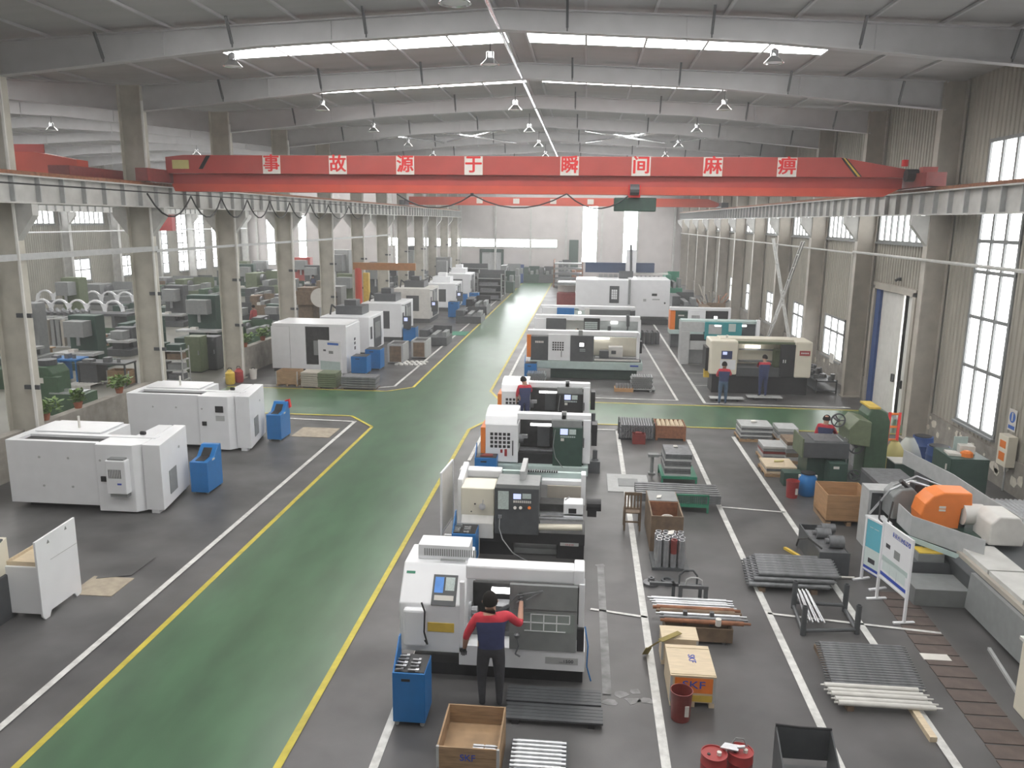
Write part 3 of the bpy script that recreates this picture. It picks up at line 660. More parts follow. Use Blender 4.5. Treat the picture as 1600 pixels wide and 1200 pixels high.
f.box('base', 'grey_dark', 260, 850, 1200, None, .1, 1.1); f.box('tray', 'pale_teal', 225, 850, 1240, 900, -.05, 1.2)
f.box('headstock_cover', 'white', 215, 722, 328, 850, 0, 1.0); f.box('dark_door', 'grey_dark', 328, 722, 520, 850, 0, .4); f.box('inner_panel', 'paper', 520, 742, 690, 850, .6, .7)
cp = f.box('control_panel', 'black', 690, 722, 845, 850, -.05, .3); f.grid('keypad', 'keys', 698, 755, 822, 828, 8, 4, .8, -.06, -.05, cp)
f.box('back_panel', 'grey_light', 845, 745, 1220, 870, .8, .85); f.box('work_light', 'lamp_glow', 950, 752, 1016, 775, .6, .65, None, 'lit work lamp', 0); f.box('turret', 'grey_dark', 920, 800, 950, 860, .4, .6)
f.box('top_beam', 'white', 225, 698, 1235, 745, .05, .45, None, None, .02); f.box('end_post', 'white', 1213, 740, 1238, 900, .05, .4)
part(t, 'hanging_tool', MB().cyl(f.p(1115, 690, -.3), f.p(1115, 800, -.3), .09, 8).cyl(f.p(1113, 800, -.3), f.p(1110, 838, -.3), .04, 8), 'grey_dark')
t = lathe_thing('pale CNC lathe with a blue door, in front of the big white gantry machine', 846, 46.5); f = F(t, 46.5, 800, 380, 6.154)
f.box('base', 'grey', 300, 700, 1180, None, .1, 1.0); f.box('headstock_cover', 'white', 288, 618, 432, 705, 0, 1.0); f.box('blue_door', 'blue', 432, 622, 598, 700, -.02, .3, None, 'blue sliding door'); f.box('inner_panel', 'pale_teal', 600, 628, 640, 705, .3, .5)
cp = f.box('control_panel', 'keys', 600, 652, 700, 705, -.05, .3); f.box('screen', 'lamp_glow', 638, 658, 664, 680, -.06, -.05, cp, None, 0)
f.box('front_panel', 'white_dirty', 700, 625, 745, 710, 0, .3); f.box('back_panel', 'grey', 745, 640, 1185, 712, .5, .6); f.box('top_beam', 'white', 278, 604, 1185, 628, .05, .4, None, None, .02); f.box('dark_end', 'grey_dark', 1140, 650, 1185, 705, .3, .5)
t = thing('gantry_machining_centre', 'big white enclosed gantry machining centre with a tall window', 'machining centre', (-.7, 57, 0)); f = F(t, 57, 800, 380, 6.154)
fb_ = f.box('front_enclosure', 'white', 610, 352, 1185, 650, .6, 3.4, None, None, .03); wf = f.box('door_window', 'grey_dark', 938, 412, 1030, 575, .56, .6, None, 'dark framed door window'); f.grid('window_pane', 'white', 955, 445, 1012, 540, 3, 4, .85, .54, .56, wf)
f.box('control_cabinet', 'white', 1120, 352, 1515, 740, 0, 3.4, None, None, .03, dz=-.25); f.box('cabinet_foot', 'black', 1190, 735, 1500, None, .1, 3.0)
f.box('display', 'black', 1345, 485, 1395, 508, -.03, 0); f.box('small_plate', 'grey_light', 1350, 535, 1420, 548, -.02, 0); f.box('emblem', 'grey_light', 1262, 535, 1290, 560, -.02, 0)
f.box('switch', 'black', 1462, 568, 1476, 585, -.03, 0)
f.box('bellows_cover', 'bellows', 705, 188, 1090, 282, 3.0, 3.6, None, 'dark blue bellows cover'); f.box('bellows_cover', 'bellows', 1165, 192, 1370, 282, 3.0, 3.6)
f.box('spindle_head', 'white', 1100, 65, 1195, 285, 2.6, 3.4); f.box('spindle_motor', 'grey_dark', 1030, 270, 1165, 350, 2.2, 2.8); part(t, 'signal_mast', MB().cyl(f.p(1145, 15, 2.4), f.p(1145, 350, 2.4), .09, 8), 'grey_dark')
f.grid('roof_window', 'grey_light', 830, 290, 1020, 340, 4, 1, .8, 3.41, 3.45); f.box('roof_rail', 'white_dirty', 1020, 285, 1500, 300, 3.2, 3.3); f.grid('roof_post', 'grey', 1180, 300, 1430, 345, 6, 1, .4, 3.2, 3.3)
f.box('side_unit', 'maroon', 430, 480, 610, 600, 1.5, 3.0, None, 'dark side unit'); f.box('side_frame', 'white', 440, 372, 610, 385, 1.5, 3.0); f.box('side_panel', 'white_dirty', 440, 405, 610, 470, 2.6, 2.7)
f.box('crane_hook_pole', 'grey', 1118, 350, 1140, 590, -.4, -.2)
# ---- right column of machines
t = lathe_thing('cream slant-bed CNC lathe with a black door and red plate, two workers before it', 1100, 34.0); f = F(t, 34.0, 1020, 450, 5.333)
f.box('base', 'black', 495, 715, 1292, None, .15, 1.3)
f.box('side_box', 'black', 440, 498, 500, 690, .25, 1.2); f.box('control_housing', 'cream', 478, 440, 706, 722, -.15, 1.3, None, 'cream control housing', .06)
cp = f.box('control_panel', 'navy', 572, 525, 662, 592, -.17, -.15, None, None, 0); f.box('screen', 'screen', 585, 532, 620, 556, -.18, -.17, cp, None, 0)
f.box('lower_panel', 'white', 560, 598, 690, 680, -.165, -.15, None, None, .02)
f.box('back_panel', 'cream', 706, 455, 1070, 665, 1.1, 1.15); f.box('work_light', 'lamp_glow', 770, 478, 897, 500, .8, .85, None, 'lit work lamp', 0); f.box('inner_rail', 'grey', 720, 510, 1060, 520, .9, 1.0); f.box('inner_rail', 'grey', 720, 605, 1060, 620, .8, 1.0)
f.box('chip_pan', 'grey_dark', 700, 668, 1070, 740, .0, 1.1); f.box('top_beam', 'cream', 560, 425, 1180, 455, .4, 1.3, None, None, .02)
f.box('top_rail', 'green_pale', 700, 452, 1190, 470, .1, .3); dr = f.box('sliding_door', 'black', 1062, 475, 1212, 742, -.05, .1, None, 'black sliding door'); f.grid('door_handle', 'white', 1080, 575, 1115, 650, 2, 1, .35, -.08, -.05, dr)
f.box('tool_turret', 'green_pale', 1015, 520, 1062, 730, .3, .8); ew = f.box('end_housing', 'cream', 1188, 450, 1326, 752, -.12, 1.3, None, 'cream end housing', .06); pl_ = f.box('red_plate', 'red', 1225, 525, 1312, 566, -.14, -.12, ew, None, 0)
f.grid('plate_lettering', 'paper', 1235, 537, 1302, 553, 5, 1, .75, -.145, -.14, pl_)
part(t, 'signal_lamp', MB().cyl(f.p(620, 440, .5), f.p(620, 392, .5), .05, 10), 'paper'); f.box('oil_can', 'yellow', 425, 680, 470, 745, .3, .5)
t = lathe_thing('teal and grey CNC lathe behind the cream one', 1068, 41.2); f = F(t, 41.2, 1020, 450, 5.333)
f.box('base', 'grey', 250, 430, 880, None, .2, 1.3); f.box('side_cabinet', 'grey_light', 240, 365, 310, None, -.1, 1.0); f.box('grey_hood', 'grey_light', 240, 283, 448, 365, 0, 1.2); f.box('vent_panel', 'black', 312, 385, 445, 440, -.02, 0); f.box('lower_panel', 'grey_light', 305, 440, 450, 515, -.03, .2)
td = f.box('teal_door', 'teal', 432, 288, 742, 432, -.05, .4, None, 'teal sliding doors'); f.box('door_window', 'grey_light', 465, 305, 575, 385, -.06, -.05, td); f.box('control_panel', 'keys', 632, 300, 692, 365, -.07, -.05, td); f.box('work_light', 'lamp_glow', 515, 310, 570, 320, -.07, -.06, td)
f.box('inner_panel', 'grey_dark', 742, 300, 868, 432, .6, .7); f.box('work_light', 'lamp_glow', 722, 310, 782, 323, .4, .5, None, 'lit work lamp', 0); f.box('top_beam', 'pale_teal', 240, 272, 885, 296, .1, .8, None, None, .02); f.box('end_post', 'white', 865, 270, 892, 432, 0, .3); f.box('teal_base', 'teal', 445, 400, 560, 480, -.06, .2)
t = lathe_thing('white CNC lathe with an orange end and green panel, beside the gantry machine', 1046, 46.5); f = F(t, 46.5, 1020, 450, 5.333)
f.box('base', 'grey_dark', 150, 380, 640, None, .2, 1.0); f.box('side_stripe', 'orange', 145, 192, 186, 352, 0, 1.0, None, 'orange end panel'); dp = f.box('name_panel', 'green_dark', 186, 196, 292, 352, 0, 1.0); f.grid('logo', 'paper', 212, 222, 262, 236, 4, 1, .8, -.01, 0, dp)
hs = f.box('headstock_cover', 'white', 292, 188, 440, 280, -.03, .8); f.grid('window_grid', 'black', 322, 228, 392, 268, 5, 4, .6, -.04, -.03, hs); cp = f.box('control_door', 'black', 440, 198, 638, 280, .1, .4); f.box('screen', 'lamp_glow', 510, 236, 538, 256, .09, .1, cp)
f.box('top_beam', 'white', 145, 165, 648, 190, .05, .5, None, None, .02); f.box('end_post', 'white', 630, 168, 650, 282, 0, .4); f.box('tray', 'pale_teal', 140, 352, 650, 388, -.1, 1.0)

# ================================================================ people
def skin_mesh(name, joints, edges, root, lev=2):
    me = bpy.data.meshes.new(name); me.from_pydata([j[0] for j in joints], edges, [])
    o = bpy.data.objects.new(name, me); C.objects.link(o)
    sk = o.modifiers.new('skin', 'SKIN'); sk.use_smooth_shade = True
    for i, j in enumerate(joints):
        d = me.skin_vertices[0].data[i]; r = j[1]; d.radius = (r, r) if not isinstance(r, tuple) else r; d.use_root = (i == root)
    sb = o.modifiers.new('sub', 'SUBSURF'); sb.levels = lev; sb.render_levels = lev
    dg = bpy.context.evaluated_depsgraph_get(); ev = o.evaluated_get(dg); out = bpy.data.meshes.new_from_object(ev)
    bpy.data.objects.remove(o); out.name = name
    out.polygons.foreach_set('use_smooth', [True]*len(out.polygons))
    return out
def person(label, loc, rz, pose, lev=2, jacket=('jacket_red', 'navy'), legs='trouser', fingers=True, gloves=None, hscale=1.0, cap=False, group=None):
    """figure faces +y. pose: dict of joints"""
    P = dict(pelvis=(0, 0, .94), waist=(0, .0, 1.06), chest=(0, .0, 1.28), neck=(0, .0, 1.46), headb=(0, .01, 1.54), head=(0, .02, 1.64), top=(0, .01, 1.73),
             hipl=(-.1, 0, .9), kneel=(-.11, .02, .5), ankl=(-.12, -.02, .1), toel=(-.13, .14, .05), hipr=(.1, 0, .9), kneer=(.11, .02, .5), ankr=(.12, -.02, .1), toer=(.13, .14, .05),
             shl=(-.19, 0, 1.4), ell=(-.25, .02, 1.12), wrl=(-.24, .12, .9), shr=(.19, 0, 1.4), elr=(.25, .02, 1.12), wrr=(.24, .12, .9))
    P.update(pose)
    R_ = dict(pelvis=(.19, .14), waist=(.19, .13), chest=(.212, .135), neck=.058, headb=.075, head=.098, top=.07, hipl=.115, kneel=.075, ankl=.045, toel=.035, hipr=.115, kneer=.075, ankr=.045, toer=.035,
              shl=.072, ell=.055, wrl=.032, shr=.075, elr=.055, wrr=.03)
    names = list(P); J = [[Vector(P[n]), R_[n]] for n in names]; ix = {n: i for i, n in enumerate(names)}
    E_ = [(ix[a], ix[b_]) for a, b_ in (('pelvis', 'waist'), ('waist', 'chest'), ('chest', 'neck'), ('neck', 'headb'), ('headb', 'head'), ('head', 'top'), ('pelvis', 'hipl'), ('hipl', 'kneel'), ('kneel', 'ankl'), ('ankl', 'toel'),
         ('pelvis', 'hipr'), ('hipr', 'kneer'), ('kneer', 'ankr'), ('ankr', 'toer'), ('chest', 'shl'), ('shl', 'ell'), ('ell', 'wrl'), ('chest', 'shr'), ('shr', 'elr'), ('elr', 'wrr'))]
    hands = []
    for sd in ('l', 'r'):
        e, w_ = Vector(P['el'+sd]), Vector(P['wr'+sd]); d = (w_-e).normalized(); s_ = -1 if sd == 'l' else 1
        side = d.cross(Vector((0, 0, 1)) if abs(d.z) < .8 else Vector((0, 1, 0))).normalized(); nrm = side.cross(d)
        J.append([w_+d*.06, (.036, .018)]); pi = len(J)-1; E_.append((ix['wr'+sd], pi)); hands.append(w_)
        if fingers:
            for k, ln in enumerate((.065, .078, .072, .055)):
                b_ = w_+d*.085+side*(k-1.5)*.021; J.append([b_, .011]); i0 = len(J)-1; E_.append((pi, i0))
                J.append([b_+d*ln*.5-nrm*.008, .0095]); E_.append((i0, i0+1)); J.append([b_+d*ln*.9-nrm*.03, .008]); E_.append((i0+1, i0+2))
            b_ = w_+d*.03-side*.04; J.append([b_, .013]); i0 = len(J)-1; E_.append((pi, i0)); J.append([b_+d*.04-side*.015-nrm*.015, .01]); E_.append((i0, i0+1))
        else:
            J.append([w_+d*.15, (.03, .016)]); E_.append((pi, len(J)-1))
    me = skin_mesh('person', J, E_, 0, lev)
    mats = [jacket[1], jacket[0], 'skin', legs, 'black', gloves or 'skin']
    for q in mats: me.materials.append(M[q])
    seg = []
    for a, b_ in E_:
        na = names[a] if a < len(names) else 'hand'; nb = names[b_] if b_ < len(names) else 'hand'; seg.append((J[a][0], J[b_][0], na, nb))
    yoke = Vector(P['chest']).lerp(Vector(P['neck']), .5); up = (Vector(P['neck'])-Vector(P['waist'])).normalized()
    hem = Vector(P['pelvis'])+up*.03
    bm = bmesh.new(); bm.from_mesh(me)
    for pc in (yoke, hem): bmesh.ops.bisect_plane(bm, geom=bm.verts[:]+bm.edges[:]+bm.faces[:], plane_co=pc, plane_no=up)
    bm.to_mesh(me); bm.free(); me.polygons.foreach_set('use_smooth', [True]*len(me.polygons))
    def dseg(c, a, b_): k_ = max(0, min(1, (c-a).dot(b_-a)/max(1e-6, (b_-a).length_squared))); return (c-a-(b_-a)*k_).length
    for pg in me.polygons:
        c = pg.center; best = min(seg, key=lambda s_: (c-s_[0]).length+(c-s_[1]).length-(s_[0]-s_[1]).length+(.06 if s_[3] in ('shl', 'shr') else 0)); a, b_ = best[2], best[3]
        if b_ == 'hand': k = 5
        elif b_ in ('headb', 'head', 'top'): k = 2
        elif b_ in ('toel', 'toer'): k = 4
        elif b_[:3] in ('hip', 'kne', 'ank'): k = 3
        elif b_ in ('wrl', 'wrr'):
            q = (c-best[0]).length/max(.01, (best[1]-best[0]).length); k = (1 if q < .25 else 2) if jacket[0] == 'jacket_red' else 0
        elif b_ in ('ell', 'elr'): k = 1
        else: k = 1 if (c-yoke).dot(up) > 0 else 0
        if b_ == 'waist' and (c-Vector(P['pelvis'])).dot(up) < .04: k = 3
        if b_ == 'neck' and (c-Vector(P['neck'])).dot(up) > .0: k = 2
        if k in (0, 1, 3) and b_ in ('waist', 'chest', 'neck', 'shl', 'shr', 'ell', 'elr', 'hipl', 'hipr', 'pelvis') and jacket[0] != jacket[1]:
            if (c-hem).dot(up) < 0 and b_ not in ('ell', 'elr'): k = 3
            elif (c-yoke).dot(up) > 0: k = 1
            else:
                arm = min(dseg(c, Vector(P['sh'+q]), Vector(P['el'+q])) for q in 'lr'); trunk = dseg(c, Vector(P['waist']), Vector(P['chest']))
                k = 1 if (b_ in ('ell', 'elr') and arm < .075 and trunk > .14) else 0
        pg.material_index = k
    root = thing('person', label, 'person', loc, rz, group)
    body = link('body', me, root)
    h = Vector(P['head']); upv = (Vector(P['top'])-Vector(P['headb'])).normalized(); fw = Vector(pose.get('face', (0, 1, 0))).normalized()
    hm_ = MB(); n, k = 14, 7; vs = []
    sdv = fw.cross(upv).normalized()
    for j in range(k+1):
        th = math.pi*.62*j/k
        for i in range(n):
            ph = 2*math.pi*i/n; lim = 1.0 if math.cos(ph) < .35 or j < 4 else .72
            r = .119; v = (upv*math.cos(th*lim)*1.08+(sdv*math.sin(ph)*.9+fw*math.cos(ph)*1.0)*math.sin(th*lim))*r
            vs.append(h+Vector((0, 0, .01))-fw*.015+v)
    hm_.add(vs, [(j*n+i, j*n+(i+1) % n, (j+1)*n+(i+1) % n, (j+1)*n+i) for j in range(k) for i in range(n)]+[tuple(range(n))])
    part(root, 'hair', hm_, 'hair', smooth=True)
    fc = MB(); e = fw*.088
    fc.lathe([(.001, -.02), (.016, -.012), (.014, .01), (.004, .03)], 8, tuple(h+e+fw*.012-upv*.012))
    part(root, 'nose', fc, 'skin', smooth=True)
    for s_ in (-1, 1):
        part(root, 'ear', MB().lathe([(.002, -.03), (.014, -.012), (.016, .012), (.004, .03)], 8, tuple(h+sdv*s_*.098-upv*.01)), 'skin', smooth=True)
        part(root, 'eye', MB().lathe([(.003, -.008), (.011, 0), (.003, .008)], 8, tuple(h+fw*.09+sdv*s_*.033+upv*.008)), 'ink_dark', smooth=True)
    part(root, 'mouth', MB().b(-.022, .022, -.004, .004, -.003, .003), 'red', loc=tuple(h+fw*.092-upv*.05))
    if hscale != 1.0: root.scale = (hscale,)*3
    return root
person('worker in a red-yoked navy jacket and gloves at the nearest white lathe', (-1.22, 10.62, 0), .1,
       dict(wrr=(.42, .42, 1.42), elr=(.4, .16, 1.2), ell=(-.34, -.02, 1.14), wrl=(-.37, .08, .9), head=(-.02, .05, 1.62), headb=(-.01, .02, 1.53), top=(-.02, .05, 1.71), shr=(.22, .04, 1.42), shl=(-.21, -.02, 1.4),            hipl=(-.1, 0, .9), kneel=(-.13, .03, .5), kneer=(.12, .02, .5)), gloves='black', hscale=1.06, lev=3)
person('worker in jeans and red-yoked jacket at the control panel of the cream lathe', (5.62, 31.8, 0), -.1,
       dict(elr=(.27, .12, 1.2), wrr=(.18, .35, 1.28), ell=(-.26, .1, 1.16), wrl=(-.14, .28, 1.1), head=(0, .06, 1.62)), legs='jeans', fingers=False)
person('worker in dark blue reaching into the open cream lathe', (7.42, 32.95, .12), .1,
       dict(elr=(.28, .2, 1.3), wrr=(.3, .48, 1.35), ell=(-.2, .2, 1.25), wrl=(-.1, .42, 1.3), head=(.04, .12, 1.63), top=(.04, .14, 1.72), headb=(.02, .06, 1.54)), legs='navy', fingers=False)
person('worker with a red collar standing in the doorway of the lathe by the cross aisle', (-1.95, 26.45, .22), .3,
       dict(elr=(.27, .15, 1.2), wrr=(.15, .38, 1.2), head=(-.02, .1, 1.62), top=(-.02, .13, 1.71)), legs='navy', fingers=False)
person('worker in a red collar behind the green drilling machine', (7.08, 23.15, 0), -.4,
       dict(elr=(.28, .2, 1.15), wrr=(.3, .4, 1.1), head=(0, .1, 1.6), top=(0, .14, 1.69)), fingers=False)
person('worker in a dark red shirt leaning into the lathe behind the long one', (-.6, 41.8, 0), -.6,
       dict(chest=(0, .15, 1.25), neck=(0, .28, 1.38), headb=(0, .33, 1.43), head=(0, .4, 1.48), top=(0, .46, 1.54), shl=(-.19, .2, 1.33), shr=(.19, .2, 1.33), ell=(-.22, .38, 1.12), elr=(.22, .38, 1.12), wrl=(-.15, .55, 1.1), wrr=(.15, .55, 1.1)), jacket=('maroon', 'maroon'), fingers=False)
bent = dict(chest=(0, .25, 1.2), neck=(0, .42, 1.3), headb=(0, .48, 1.32), head=(0, .56, 1.33), top=(0, .64, 1.35), shl=(-.18, .34, 1.27), shr=(.18, .34, 1.27), ell=(-.22, .4, 1.0), elr=(.22, .4, 1.0), wrl=(-.12, .55, .92), wrr=(.12, .55, .92), waist=(0, .08, 1.06))
person('man in dark clothes bent over a workbench in the left bay', tuple(G(152, 566)), -1.5, bent, jacket=('black', 'black'), fingers=False, legs='grey_dark')
person('man in a red shirt working between machines in the left bay', tuple(G(398, 520)+Vector((0, 0, 0))), 1.2, dict(), jacket=('red', 'red'), fingers=False)
person('man in dark overalls standing far back in the left bay', tuple(G(490, 458)), .5, dict(), jacket=('black', 'navy'), fingers=False)

# ================================================================ floor goods, tools and furniture
def at(u, v, z=0.0):
    p = G(u, v, z)
    if p.y > 90: p = p*(90/p.y)
    if p.x < -38.5: p = p*(38.5/-p.x)
    return (round(p.x, 2), round(p.y, 2), 0)
def simple(name, label, cat, mb, mt, loc=(0, 0, 0), rz=0, group=None, bevel=0, smooth=False, kind=None):
    o = link(name, mb.mesh(name, mt, smooth), None, loc, rz, bevel); return tag(o, label, cat, group, kind)
def rows_of(name, label, cat, group, me, places):
    for k, (x, y, z, r) in enumerate(places):
        o = link(name, me, None, (x, y, z), r); tag(o, label(k) if callable(label) else label, cat, group)
# blue tool cabinets
def tool_cabinet(label, x, y, wd=.46, dp=.5, h=.82, rz=0, tools=True, board=True):
    t = thing('tool_cabinet', label, 'tool cabinet', (x, y, 0), rz)
    part(t, 'cabinet_body', MB().b(0, wd, 0, dp, .07, h), 'blue', bevel=.012); 
    part(t, 'handle_slot', MB().b(wd*.28, wd*.55, -.004, .002, h-.13, h-.09), 'black')
    if board: part(t, 'back_board', MB().prism([(.05, h), (dp, h), (dp, h+.32), (dp-.08, h+.32)], 'x', 0, .02), 'blue')
    part(t, 'tool_mat', MB().b(.03, wd-.01, .02, dp-.02, h, h+.012), 'black')
    cm = MB().cyl((0, -.02, .035), (0, .02, .035), .035, 10).b(-.02, .02, -.025, .025, .03, .075).mesh('caster', 'grey_light')
    for q in ((.05, .05), (wd-.05, .05), (.05, dp-.05), (wd-.05, dp-.05)): link('caster', cm, t, (q[0], q[1], 0))
    if tools:
        for i in range(9):
            L = .1+.08*random.random(); o = simple('hand_tool', 'tool on the blue cabinet by the %s, %s column, %s from front' % (tools, ('left', 'right')[i % 2], ordn(i//2+1)), 'tool',
                MB().cyl((-L/2, 0, .018), (L*.2, 0, .018), .013, 8).b(L*.2, L/2, -.025, .025, .003, .035), 'steel' if i % 3 else 'steel_dull',
                (x+.1+(i % 2)*.2, y+.05+(i//2)*.09, h+.012), random.uniform(-.2, .2), 'tools on the blue cabinet beside the %s' % tools)
    return t
tool_cabinet('blue tool cabinet at the front left of the nearest white lathe', -2.57, 10.05, .47, .52, .85, 0, 'nearest white lathe')
tool_cabinet('blue tool cabinet beside the dark grey lathe', -2.62, 15.45, .5, .55, .75, 0, 'dark grey lathe')
c = tool_cabinet('blue tool cabinet beside the third lathe with red cloth on it', -2.95, 21.3, .62, .45, .62, 0, None)
simple('rag', 'dull red rag on the blue cabinet beside the third lathe', 'cloth', MB().prism([(0, 0), (.36, .02), (.34, .2), (.1, .22)], 'z', 0, .03), 'maroon', (-2.8, 21.4, .632))
tool_cabinet('blue tool cabinet at the left end of the long lathe', -2.62, 35.2, .55, .6, .85, 0, None)
def board(name, label, p0, p1, h, z0=.35, face=None, mt='poster_pale', cat='sign board', kind=0):
    """free standing board between two floor points"""
    p0, p1 = Vector(p0), Vector(p1); L = (p1-p0).length; rz = math.atan2(p1.y-p0.y, p1.x-p0.x)
    t = thing(name, label, cat, tuple(p0), rz)
    for x in (0, L): 
        part(t, 'post', MB().b(x-.025, x+.025, -.02, .02, .03, h), 'white'); part(t, 'foot', MB().b(x-.03, x+.03, -.2, .2, 0, .035), 'white', bevel=.005)
    part(t, 'rim', MB().b(0, L, -.018, .018, h-.04, h).b(0, L, -.018, .018, z0-.04, z0), 'white')
    part(t, 'panel', MB().b(.025, L-.025, -.008, .008, z0, h-.04), mt)
    return t, L
t, L = board('sign_board', 'white steel-framed notice board standing left of the dark grey lathe', (-2.95, 16.1, 0), (-2.87, 17.1, 0), 1.85, .5, mt='paper')
t, L = board('notice_board', 'white notice board with blue headings in front of the orange grinder guard', at(1369, 936), at(1412, 974), 1.62, .52, mt='white')
fy_ = -.022
for k, (a, b_, z, h_, mt) in enumerate(((.1, .9, .68, .2, 'poster_pale'), (.35, .95, 1.43, .09, 'ink_blue'), (.05, .95, .56, .07, 'ink_blue'), (.06, .95, .86, .10, 'pale_teal'), (.15, .3, 1.15, .08, 'ink_dark'), (.45, .65, 1.05, .16, 'grey'), (.36, .37, .64, .2, 'grey_light'), (.6, .61, .64, .2, 'grey_light'))):
    part(t, 'print_block', MB().b(a*L, b_*L, -.010, -.006, z, z+h_), mt).rotation_euler = (0, 0, 0)
    part(t, 'print_block', MB().b((1-b_)*L, (1-a)*L, .006, .010, z, z+h_), mt)
text(t, '立式加工中心', .1, 'paper', (.65*L, -.012, 1.475), ext=.002, sx=.9)
t, L = board('notice_board', 'cyan and white poster board standing behind the notice board', at(1345, 905), at(1371, 921), 1.38, .3, mt='poster_cyan')
part(t, 'print_block', MB().b(.03, L-.03, -.011, -.007, .3, .75), 'poster_pale'); part(t, 'print_block', MB().b(.03, L-.03, -.012, -.007, .24, .36), 'ink_blue')
part(t, 'print_block', MB().b(.3*L, .7*L, -.012, -.008, .45, .55), 'ink_dark'); text(t, '--- ----', .1, 'paper', (.5*L, -.012, 1.2), ext=.002)
# foot boards in front of the nearest lathe
for k, (y0, y1, lb) in enumerate(((10.72, 11.12, 'charcoal slatted foot board in front of the nearest lathe, closer to the machine'), (10.28, 10.68, 'charcoal slatted foot board in front of the nearest lathe, further from the machine'))):
    t = thing('foot_board', lb, 'platform', (-1.0+.02*k, y0, 0))
    part(t, 'support', MB().b(.1, .2, 0, y1-y0, 0, .07).b(1.2, 1.3, 0, y1-y0, 0, .07), 'black')
    sm_ = MB().b(0, 1.42, 0, .072, .07, .1).mesh('slat', 'grey_dark')
    for i in range(5): link('slat', sm_, t, (0, i*.08, 0))
# wooden crates
def crate(name, label, x, y, wd, dp, h, mt='wood', z=0, rz=0, planks=2, lid=False, skids=True, base_h=.08):
    t = thing(name, label, 'crate', (x, y, z), rz)
    if skids:
        for k in (0, .5, 1): part(t, 'skid', MB().b(k*(wd-.08), k*(wd-.08)+.08, 0, dp, 0, base_h), mt)
    else: base_h = 0
    part(t, 'bottom_board', MB().b(0, wd, 0, dp, base_h, base_h+.02), mt)
    ph = (h-base_h-.02)/planks
    for k in range(planks):
        z0 = base_h+.02+k*ph+.003; z1 = z0+ph-.006
        for nm, q in (('plank', (0, wd, 0, .022)), ('plank', (0, wd, dp-.022, dp)), ('plank', (0, .022, .022, dp-.022)), ('plank', (wd-.022, wd, .022, dp-.022))):
            part(t, nm, MB().b(*q, z0, z1), mt)
    for q in ((-.006, -.006), (wd-.03, -.006)): part(t, 'corner_strap', MB().b(q[0], q[0]+.036, q[1], .03, base_h, h), 'grey_light')
    if lid: part(t, 'lid', MB().b(-.01, wd+.01, -.01, dp+.01, h, h+.02), mt)
    return t
p = G(682, 1168, .55); q = G(700, 1104, .55); wd_ = G(757, 1170, .55).x-p.x
t = crate('open_crate', 'open wooden crate of steel parts behind the blue cabinet, on top of another crate', p.x, p.y, .8, q.y-p.y+.05, .29, 'wood', z=.28, skids=False)
text(t, 'SKF', .13, 'ink_blue', (.4, -.008, .15), ext=.002)
t = crate('open_crate', 'lower wooden crate carrying the open crate of steel parts', p.x, p.y, .8, q.y-p.y+.05, .27, 'wood', planks=1)
for i in range(6):
    simple('spindle_part', 'short steel spindle in the open crate, %s column, %s from the front' % (('left', 'right')[i % 2], ordn(i//2+1)), 'machined part', MB().cyl((0, 0, 0), (.14, 0, 0), .022, 12).cyl((.14, 0, 0), (.17, 0, 0), .012, 10), 'steel', (p.x+.42+(i % 2)*.16, p.y+.28+(i//2)*.06, .28+.045), 0, 'spindles in the open crate', smooth=True)
# roller rack at the lower edge
p = G(800, 1152, .2)
t = thing('roller_rack', 'low steel rack holding a row of ground rollers at the bottom of the view', 'rack', (p.x, p.y-1.3, 0))
part(t, 'rack_frame', MB().b(0, .03, 0, 1.35, 0, .16).b(.74, .77, 0, 1.35, 0, .16).b(0, .77, 0, .03, 0, .05).b(0, .77, 1.32, 1.35, 0, .05), 'grey_dark')
rm = MB().cyl((.02, 0, 0), (.75, 0, 0), .027, 12).cyl((.08, 0, 0), (.69, 0, 0), .034, 12).mesh('roller', 'steel', True)
rows_of('roller', lambda k: 'bright ground roller in the low rack, %s from its far end' % ordn(k+1), 'roller', 'rollers in the low rack', rm, [(p.x, p.y-.06-.085*i, .195, 0) for i in range(15)])
# crate with bearing maker's name, bucket, drums
p = G(1049, 1050, .56); q = G(1042, 1003, .56)
t = crate('bearing_crate', 'pale plywood crate with orange end and blue letters beside the maroon bucket', p.x, p.y, .66, q.y-p.y, .5, 'wood_pale', planks=1, lid=True)
part(t, 'orange_panel', MB().b(.06, .62, -.008, .0, .24, .48), 'orange', label='orange end panel'); text(t, 'SKF', .17, 'ink_blue', (.34, -.012, .37), ext=.002, sx=1.3)
text(t, 'SKF', .15, 'ink_blue', (.36, (q.y-p.y)*.55, .524), (0, 0, -math.pi/2), ext=.002)
part(t, 'lid_batten', MB().b(0, .66, .02, .08, .52, .53), 'wood_pale'); part(t, 'lid_batten', MB().b(0, .66, q.y-p.y-.1, q.y-p.y-.04, .52, .53), 'wood_pale')
part(t, 'yellow_panel', MB().b(.3, .62, -.008, 0, .1, .2), 'yellow')
q2 = G(1040, 1000, .45)
crate('plywood_crate', 'plain plywood crate under the strap behind the lettered crate', q2.x-.05, q2.y+.02, .58, .42, .45, 'wood_pale', planks=1, lid=True)
sp = [G(1062, 988, .52), G(1032, 1001, .5), G(1014, 1012, .25), G(1008, 1022, .02)]
mb = MB()
for a, b_ in zip(sp[:-1], sp[1:]): mb.bar(a, b_, .1, .012)
simple('lifting_strap', 'worn olive lifting strap hanging over the plain plywood crate', 'strap', mb, 'olive')
